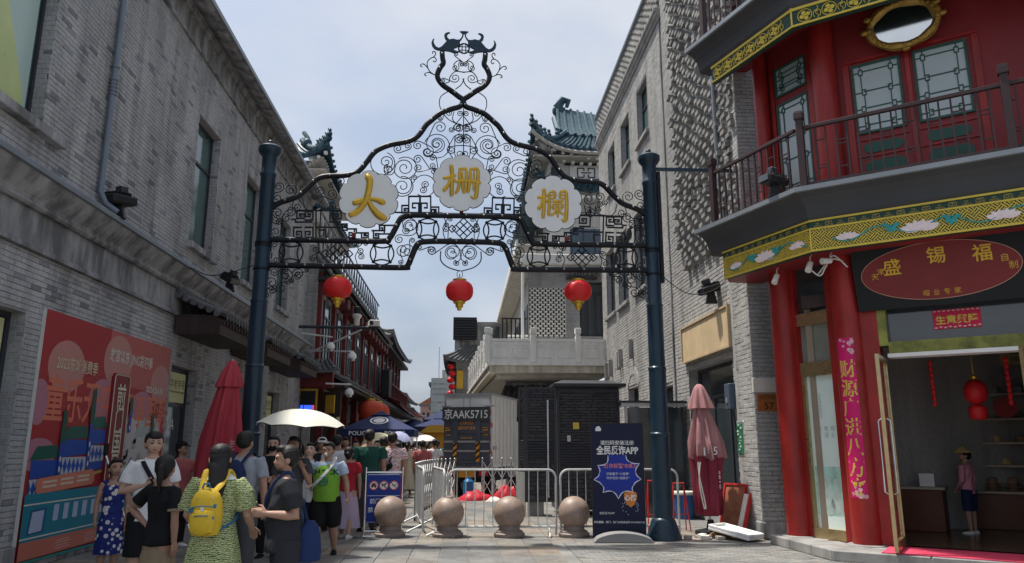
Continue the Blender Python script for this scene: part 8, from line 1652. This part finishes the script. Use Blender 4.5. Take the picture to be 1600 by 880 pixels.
# boy in the lime vest
I = person('boy in a lime green basketball vest over a pale T-shirt walking towards the camera', px_x(513, 11.5), 11.5, 1.60, -6, {-1: dict(u=(-.30, .10, -1), f=(-.10, -.25, -1)), 1: dict(u=(.34, -.02, -1), f=(.22, -.35, -1))}, {-1: dict(u=(-.04, -.16, -1), f=(-.02, -.02, -1), toe=(-.25, -1, 0)), 1: dict(u=(.05, .12, -1), f=(.0, .36, -1), toe=(.2, -1, .0))}, head=(0, 4), top=dict(mat='pale_blue', lo=.52, sleeve=.6, name='t_shirt'), bottom=dict(kind='shorts', mat='black_cotton', wide=1.25, len=.52), hair=('short', 'hair'), skin='skin_tan', vox=.0085, w=1.18, belly=.025, hs=1.08, group=GRP)
t = I['t']; sp = I['sp']; H = 1.60; m = MB(); m.tube([sp(f, d) for f, d in ((.475, 0), (.52, 0), (.58, -.004), (.64, -.006), (.70, -.004), (.76, 0), (.80, .004))], [(a*H*1.18*1.12+.012, b*H*1.18*1.1+.02) for a, b in ((.088, .072), (.088, .074), (.084, .078), (.084, .076), (.086, .068), (.080, .058), (.056, .042))], 28, flat=(1, 0, 0))
ve = fuse(m, 'vest', CL['lime'], .011, 2, t)
q = MB(); q.text('SHACK', (0, 0, 0), .105, 0, bold=.02, mp=lambda u, v, d: sp(.735)+V((u*1.25, -.150+u*u*.9, v))); q.build('lettering', CL['navy_cotton'], ve, recalc=False)
q = MB(); q.tube([sp(.655)+V((.075*math.cos(a), -.192+.5*(.075*math.cos(a))**2, .06*math.sin(a))) for a in np.linspace(0, 2*math.pi, 25)[:-1]], .006, 5, True); [q.tube([sp(.655)+V((x_, -.193, -.055)), sp(.655)+V((x_*.6, -.194, .055))], .005, 5) for x_ in (-.03, .03)]; q.bar(sp(.655)+V((-.07, -.192, 0)), sp(.655)+V((.07, -.192, 0)), .012, .008); q.build('emblem', pmat('teal print', (.02, .22, .2), .6), ve, recalc=False)
m = MB(); m.ball(I['hp']((0, -.066, .050)), (.026, .02, .03), 12); m.build('food', CL['cream'], None, loc=(0, 0, 0), label='cream coloured snack at the mouth of the boy in the lime vest', cat='snack'); fo = COL.objects[-1]; I['place'](); place_on(fo, I)
wb = thing('white_pouch', 'white crossbody pouch worn by the boy in the lime vest', 'pouch', (0, 0, 0)); c = sp(.53)+V((-.21, -.06, -.02)); m = MB(); m.obox(c, (.12, .07, .17)); m.build('pouch', CL['white_cotton'], wb, bevel=.025, seg=2)
m = MB(); q = smooth3([c+V((0, -.02, .09)), sp(.64)+V((-.10, -.195, 0)), sp(.73)+V((.03, -.165, 0)), sp(.80)+V((.11, -.10, .02)), sp(.83)+V((.11, .0, .055)), sp(.76)+V((.06, .13, 0))], 6); m.tube(q, [(.026, .006)]*len(q), 8, flat=(0, 0, 1)); m.build('strap', CL['white_cotton'], wb); place_on(wb, I)
# second row
I = person('woman in black with a black face mask and folded arms', px_x(427, 11.4), 11.4, 1.70, 6, {-1: dict(u=(-.2, -.05, -1), f=(.9, -.5, -.1)), 1: dict(u=(.2, -.05, -1), f=(-.9, -.5, .05))}, top=dict(mat='black_cotton', lo=.48), bottom=dict(kind='trousers', mat='black_cotton'), hair=('long', 'hair'), vox=.010, w=.92, group=GRP); m = MB(); m.ball(I['hp']((0, -.036, .052)), (.058, .042, .052), 14); m.build('face_mask', CL['black_cotton'], I['t']); I['place']()
I = person('person in a dark top holding up the cream umbrella, face in its shade', px_x(459, 10.25), 10.25, 1.68, -8, {-1: dict(u=(-.25, .05, -1), f=(-.1, -.3, -1)), 1: dict(u=(.24, -.15, -1), f=(-.25, -.55, .85), p=(1, 0, 0))}, top=dict(mat='grey_dark', lo=.48), bottom=dict(kind='trousers', mat='denim'), hair=('long', 'hair'), skin='skin_tan', vox=.010, group=GRP); I['place']()
hw = I['world'](I['hand'][1]); um.location = um.location+V((hw.x-(-2.12), hw.y-10.2, 0))
I = person('woman in a white top with navy shoulder straps looking up beside the cream umbrella', px_x(484, 11.6), 11.6, 1.60, 4, {-1: dict(u=(-.24, 0, -1), f=(.5, -.8, .05)), 1: dict(u=(.22, 0, -1), f=(-.6, -.8, -.15))}, head=(-6, -20), top=dict(mat='white_cotton', lo=.47), bottom=dict(kind='trousers', mat='denim'), hair=('pony', 'hair'), skin='skin_pale', vox=.010, group=GRP); sp = I['sp']
for s in (-1, 1): strap(I, [sp(.82, .03)+V((s*.08, 0, .03)), sp(.80)+V((s*.085, -.08, .01)), sp(.70)+V((s*.09, -.13, 0)), sp(.6)+V((s*.10, -.12, 0))], CL['navy_cotton'], .026)
I['place']()
def simple(label, px, Y, h, yaw, top, bottom, hair='short', head=(0, 0), arms=None, legs=None, shoes='black_cotton', skin='skin_tan', vox=.014, w=1., lo=.48, sleeve=.62, hs=1., face=False, extra=None, X=None, z=0., hem=None, grp=GRP, belly=0.):
    b_ = dict(kind=bottom[0], mat=bottom[1]); b_.update(hem or {})
    I = person(label, px_x(px, Y) if X is None else X, Y, h, yaw, arms, legs, head, 0, dict(mat=top, lo=lo, sleeve=sleeve) if top else None, b_, (hair, 'hair'), skin, shoes, vox, w, hs, belly, face, grp, z)
    if extra: extra(I)
    I['place'](); return I
stride = {-1: dict(u=(-.03, -.28, -1), f=(0, .05, -1)), 1: dict(u=(.03, .22, -1), f=(0, .42, -1))}; stride2 = {1: dict(u=(.03, -.26, -1), f=(0, .06, -1)), -1: dict(u=(-.03, .2, -1), f=(0, .4, -1))}
def cap(col, lab='cap'):
    def f(I): m = MB(); m.lathe([(.001, .052), (.03, .05), (.05, .03), (.056, .0)], (0, 0, 0), 20); m.v = [I['hp']((p.x, p.y+.012, p.z+.112)) for p in m.v]; m.build('cap', CL[col], I['t']); m = MB(); m.tube([I['hp']((x_, -.045-.03*(1-(x_/.04)**2), .112)) for x_ in np.linspace(-.04, .04, 7)], [(.008*I['H'], .003*I['H'])]*7, 6); m.build('peak', CL[col], I['t'])
    return f
simple('person in a dark cap and dusky top behind the folded red parasol', 286, 12.7, 1.62, 60, 'rose', ('trousers', 'black_cotton'), head=(20, 0), shoes='white_cotton', extra=cap('black_cotton'), face=True)
simple('person with a white cap in the crowd behind the cream umbrella', 503, 15.2, 1.70, 10, 'charcoal', ('trousers', 'grey_dark'), extra=cap('white_cotton'), face=True)
simple('tall person in a white T-shirt seen from behind beside the red shirt', 527, 15.0, 1.78, 175, 'white_cotton', ('trousers', 'denim'), w=1.1, legs=stride)
simple('person in a plain red shirt and mauve skirt seen from behind', 546, 13.6, 1.55, 178, 'red_cotton', ('skirt', 'mauve'), 'bun', legs=stride2, hem=dict(hem=.12, top=.56), shoes='white_cotton')
def back_print(I):
    q = MB(); sp = I['sp']; [q.text(wd, (0, 0, 0), .075, 0, bold=.015, mp=lambda u, v, d, z=z: sp(z)+V((-u, .105-u*u*.8, v))) for wd, z in (('SUMMER', .74), ('HOLIDAY', .68), ('ORIGIN', .62))]; 0
    m = MB(); rr = random.Random(6)
    for r_ in range(3):
        x_ = -.09
        while x_ < .09: l_ = rr.uniform(.012, .03); m.box(x_, x_+l_, .104-x_*x_*.9, .107-x_*x_*.9, sp(.74-.055*r_).z-.018, sp(.74-.055*r_).z+.018); x_ += l_+.012
    m.build('back_print', CL['tan_brown'], I['t'], recalc=False)
simple('child in a white top with brown back print and khaki shorts walking away', 567, 16.6, 1.42, 172, 'white_cotton', ('shorts', 'tan_brown'), legs=stride, shoes='black_cotton', extra=back_print, hs=1.12, vox=.011, arms={1: dict(u=(.4, 0, -.9), f=(.3, -.5, -.6))})
simple('broad man in a dark green T-shirt seen from behind the blue sign', 577, 14.6, 1.86, 180, 'forest_green', ('trousers', 'grey_dark'), w=1.2, vox=.012)
simple('shorter man in a sea green T-shirt next to the dark green one', 600, 15.6, 1.74, 184, 'sea_green', ('trousers', 'charcoal'))
def sling(I): sp = I['sp']; strap(I, [sp(.82)+V((-.08, .02, .05)), sp(.76)+V((-.03, .12, 0)), sp(.66)+V((.06, .14, 0)), sp(.56)+V((.14, .08, 0))], CL['black_cotton'], .014); m = MB(); m.obox(sp(.62)+V((.09, .14, 0)), (.24, .08, .13), rotm(0, R(32), 0)); m.build('sling_bag', CL['black_cotton'], I['t'], bevel=.03)
simple('man in a pink and white striped jersey with a black sling bag', 613, 15.4, 1.82, 182, 'stripe_pink', ('shorts', 'red_cotton'), w=1.1, extra=sling, vox=.012)
simple('woman in a long cream dress with a ponytail walking away beyond the barriers', 637, 23.6, 1.70, 176, 'cream', ('skirt', 'cream'), 'pony', hem=dict(hem=.16, top=.64, flare=1.35), shoes='white_cotton', lo=.56, legs=stride)
simple('person in a dusty rose shirt seen from behind left of the lorry', 660, 22.5, 1.70, 180, 'rose', ('trousers', 'grey_dark'), w=1.12)
simple('person in a white shirt seen from behind close to the tail of the lorry', 679, 23.8, 1.76, 190, 'white_cotton', ('trousers', 'khaki'), legs=stride2)
# the crowd farther up the street
far = [(521, 17.5, 1.72, 'black_cotton', 'long'), (556, 18.5, 1.68, 'charcoal', 'short'), (590, 19, 1.70, 'navy_cotton', 'short'), (622, 20, 1.66, 'tan_brown', 'long'), (646, 27, 1.70, 'denim', 'short'), (653, 31, 1.72, 'white_cotton', 'short'), (668, 29, 1.68, 'black_cotton', 'pony'), (632, 29, 1.70, 'pale_blue', 'short'), (672, 34, 1.72, 'red_cotton', 'short'), (661, 37, 1.7, 'navy_cotton', 'long'), (644, 35, 1.66, 'pink', 'long'), (684, 31, 1.74, 'sea_green', 'pony'), (605, 24, 1.68, 'mauve', 'pony'), (618, 26, 1.70, 'khaki', 'short'), (540, 20, 1.75, 'grey_cotton', 'short'), (573, 22, 1.66, 'cream', 'long'), (650, 42, 1.7, 'sea_green', 'short'), (668, 46, 1.7, 'tan_brown', 'short'), (636, 44, 1.68, 'lime', 'long'), (508, 20, 1.7, 'denim', 'pony'), (495, 17, 1.66, 'khaki', 'bun'), (469, 15, 1.62, 'grey_dark', 'long')]
for px, Y, h, c, hr in far:
    simple(f"distant person in a {c.replace('_cotton', '').replace('_', ' ')} top with {dict(long='long hair', short='short hair', pony='a ponytail', bun='a hair bun')[hr]} up the street", px, Y, h, random.choice((175, 185, 170, 190, 5)), c, ('trousers', random.choice(('charcoal', 'denim', 'grey_dark'))), hr, vox=.022, legs=random.choice((stride, stride2, None)), grp='people in the crowd up the street')
# inside the hat shop
p = FMW(0, 0, 0); kp = at_z(1521, 834, .146); kp = V((kp.x, kp.y, 0))
def straw(I): m = MB(); m.lathe([(.004, .062), (.03, .046), (.075, .012), (.098, -.006), (.096, -.012), (.07, .004)], (0, 0, 0), 28); m.v = [I['hp']((p.x, p.y-.008, p.z+.125)) for p in m.v]; m.build('straw_hat', pmat('straw', (.52, .36, .15), .75, 0, .2, 14, .3, 90), I['t'])
simple('child in a pink top and conical straw hat standing inside the hat shop', 0, kp.y, 1.33, -150, 'pink', ('shorts', 'navy_cotton'), head=(30, 0), shoes='white_cotton', extra=straw, X=kp.x, z=.146, hs=1.12, sleeve=1.6, vox=.010, arms={1: dict(u=(.2, .1, -1), f=(-.3, -.6, -.6))}, grp='people inside the hat shop')
for lab, s, n, yw, c in (('shop assistant in dark clothes bending over the counter inside the hat shop', .45, -3.6, -120, 'charcoal'), ('customer in black beside the counter deep inside the hat shop', .75, -4.4, 150, 'black_cotton')):
    q = FMW(s, n, 0); simple(lab, 0, q.y, 1.66, yw, c, ('trousers', 'black_cotton'), X=q.x, z=.146, grp='people inside the hat shop')
# ---------------------------------------------------------------- furniture and hats inside the shop, open door leaves
def leaf(o, d, lab, w=.86):
    fr = Fr((o.x, o.y, 0), Vector((d.y, -d.x, 0))); t = thing('glass_door', lab, 'door', (o.x, o.y, .15)); 
    for nm, q in (('stile', (0, .05, -.025, .025, .17, 2.78)), ('stile', (w-.05, w, -.025, .025, .17, 2.78)), ('rail', (.05, w-.05, -.025, .025, 2.70, 2.78)), ('rail', (.05, w-.05, -.025, .025, .17, .30))): msh(fr, [q], nm, M['brass'], t)
    e = MB(fr); e.box(.05, w-.05, -.006, .006, .30, 2.70); e.build('glass_leaf', M['clear'], t)
    for z0, z1 in ((.9, 1.9),): m = MB(fr); m.tube([(w-.09, .03, z0), (w-.09, .075, z0+.03), (w-.09, .075, z1-.03), (w-.09, .03, z1)], .013, 8); m.tube([(w-.09, -.03, z0), (w-.09, -.075, z0+.03), (w-.09, -.075, z1-.03), (w-.09, -.03, z1)], .013, 8); m.build('pull_handle', M['chrome'], t)
    return t
e, n_, l_, b_ = new_mat('clear glass'); b_.inputs['Base Color'].default_value = (.8, .85, .84, 1); b_.inputs['Transmission Weight'].default_value = 1.; b_.inputs['Roughness'].default_value = .02; b_.inputs['IOR'].default_value = 1.12; b_.inputs['Alpha'].default_value = .22; M['clear'] = e
lo = at_z(1402, 866, .15); hg = FMW(D0+.05, .02, 0); leaf(hg, (Vector((lo.x, lo.y, 0))-hg).normalized(), 'brass framed glass door leaf swung open towards the street, left of the doorway')
h2 = FMW(D1-.02, .02, 0); leaf(h2, (NM*.9-SM*.42).normalized(), 'brass framed glass door leaf swung open at the right edge of the doorway')
wood = pmat('reddish counter wood', (.13, .05, .028), .4, 0, .25, 3, .1, 30); shelfm = pmat('pale shelf', (.42, .36, .28), .5)
ct = thing('shop_counter', 'reddish wooden counter with a small price card just inside the doorway', 'counter', FMW(.3, -2.6, .15)); msh(FMW, [(-.15, .82, -3.1, -2.35, .147, .82)], 'body', wood, ct, .01); msh(FMW, [(-.2, .86, -3.15, -2.3, .821, .86)], 'counter_top', shelfm, ct); m = MB(FMW); m.box(.5, .72, -2.36, -2.35, .87, 1.08); m.build('price_card', M['white_paint'], ct)
sh_ = thing('hat_shelves', 'tiered display shelves of hats along the right side inside the shop', 'shelves', FMW(1.8, -4, .15)); msh(FMW, [(.95, 4.6, -4.2, -3.3, .147, .74)], 'base_cabinet', wood, sh_, .01); msh(FMW, [(.9, 4.7, -4.3, -3.2, .741, .775)], 'shelf', shelfm, sh_); msh(FMW, [(.95, 4.7, -4.36, -4.3, .147, 2.9)], 'back_board', M['dark_wood'], sh_)
for z, s_ in ((1.17, 1.22), (1.56, 1.12), (1.97, 1.34), (2.4, 1.5)): msh(FMW, [(s_, 4.7, -4.29, -3.55, z, z+.035)], 'shelf', shelfm, sh_)
rr = random.Random(9); hm = [pmat('straw hat', (.56, .42, .20), .8, 0, .2, 12), pmat('cream hat', (.60, .56, .48), .8, 0, .1, 6), pmat('brown hat', (.26, .16, .10), .8, 0, .1, 6), pmat('grey hat', (.36, .36, .36), .8)]
HL = ('pale straw', 'cream', 'brown', 'grey')
def hat(s, n, z, k, r, lab):
    p = FMW(s, n, z); m = MB(); m.lathe([(r, 0), (r, .008), (r*.58, .012), (r*.52, .09), (r*.4, .115), (.01, .12)], p, 18, 1, .9); return m.build('hat', hm[k], None, loc=p, label=lab, cat='hat', group='hats on the shop shelves')
SN = {.775: 'lowest', 1.205: 'second', 1.595: 'third', 2.005: 'fourth', 2.435: 'top'}; NTH = ('first', 'second', 'third', 'fourth', 'fifth')
for z, s_list in ((.775, (1.2, 1.5, 1.8, 2.1)), (1.205, (1.4, 1.75, 2.1)), (1.595, (1.3, 1.65, 2.0)), (2.005, (1.5, 1.85, 2.2)), (2.435, (1.7, 2.05))):
    for i, s in enumerate(s_list):
        k = rr.randrange(4); q = 3 if z < 1 else 1
        for c in range(q): hat(s, -3.75+(.2 if z < 1 else 0), z+.055*c, k, .15, f'{HL[k]} hat on the {SN[z]} shop shelf, {NTH[i]} from the left'+(f', {("bottom", "middle", "top")[c]} of its pile' if q > 1 else ''))
for k, (s, z, w, h_) in enumerate(((.15, 1.9, .3, .42), (.52, 2.0, .2, .3), (.8, 1.75, .16, .7))): o = msh(FMW, [(s, s+w, -5.99, -5.96, z, z+h_)], 'wall_notice', (M['off_white'], M['sign_yellow'], M['black'])[k], None); o['label'] = ('framed off-white certificate high on the back wall inside the shop', 'small yellow notice on the back wall inside the shop', 'narrow black placard column on the back wall inside the shop')[k]; o['category'] = 'notice'
for s, n, z, r, lab in ((1.5, -1.5, 2.35, .17, 'red paper lantern with a folded body hanging inside the shop doorway'),):
    p = FMW(s, n, z); t = thing('paper_lantern', lab, 'lantern', p); m = MB(); m.ball(p, (r, r, .2), 18); m.build('globe', M['lantern'], t); m = MB(); m.lathe([(.10, -.42), (.13, -.38), (.13, -.24), (.09, -.2)], p, 16); m.build('lower_drum', M['lantern'], t); m = MB(); m.cyl(p+V((0, 0, .2)), p+V((0, 0, 1.2)), .008, n=5); m.lathe([(.05, .2), (.06, .24), (.02, .26)], p, 10); m.build('hanger', M['gold'], t)
for k, (s, z0, z1) in enumerate(((.95, 2.1, 2.8), (1.95, 2.15, 2.8))): p = FMW(s, -1.2, z1); t = thing('paper_streamer', ('string of red paper charms hanging inside the doorway, left one', 'string of red paper charms hanging inside the doorway, right one')[k], 'streamer', p); [MB().ball(p+V((0, 0, -.09*i)), (.035, .035, .05), 8).build('charm', M['lantern'], t) for i in range(8)]
p = FMW(1.85, -2.6, 2.15); m = MB(); Mx = Matrix.Rotation(math.atan2(NM.y, NM.x), 3, 'Z'); m.tube([p, p+NM*.03], .17, 24); m.build('round_fan', pmat('dark red fan', (.25, .02, .02), .6), None, loc=p, label='dark red round paper fan hanging against the back of the shop', cat='fan')
bn_ = msh(FMW, [(1.3, 4.5, -3.9, -3.87, 2.95, 3.5)], 'hanging_scroll', pmat('yellowed paper scroll', (.40, .31, .16), .7, 0, .1, 3), None); bn_['label'] = 'long yellowed paper scroll of small characters hung high inside the shop'; bn_['category'] = 'scroll'
t = MB(FMW); [t.text('帽业专家盛锡福皮帽草帽', (2.8, -3.868, 3.05+.12*i), .09, .001, sx=1.6) for i in range(4)]; t.build('lettering', M['print_black'], bn_, recalc=False)
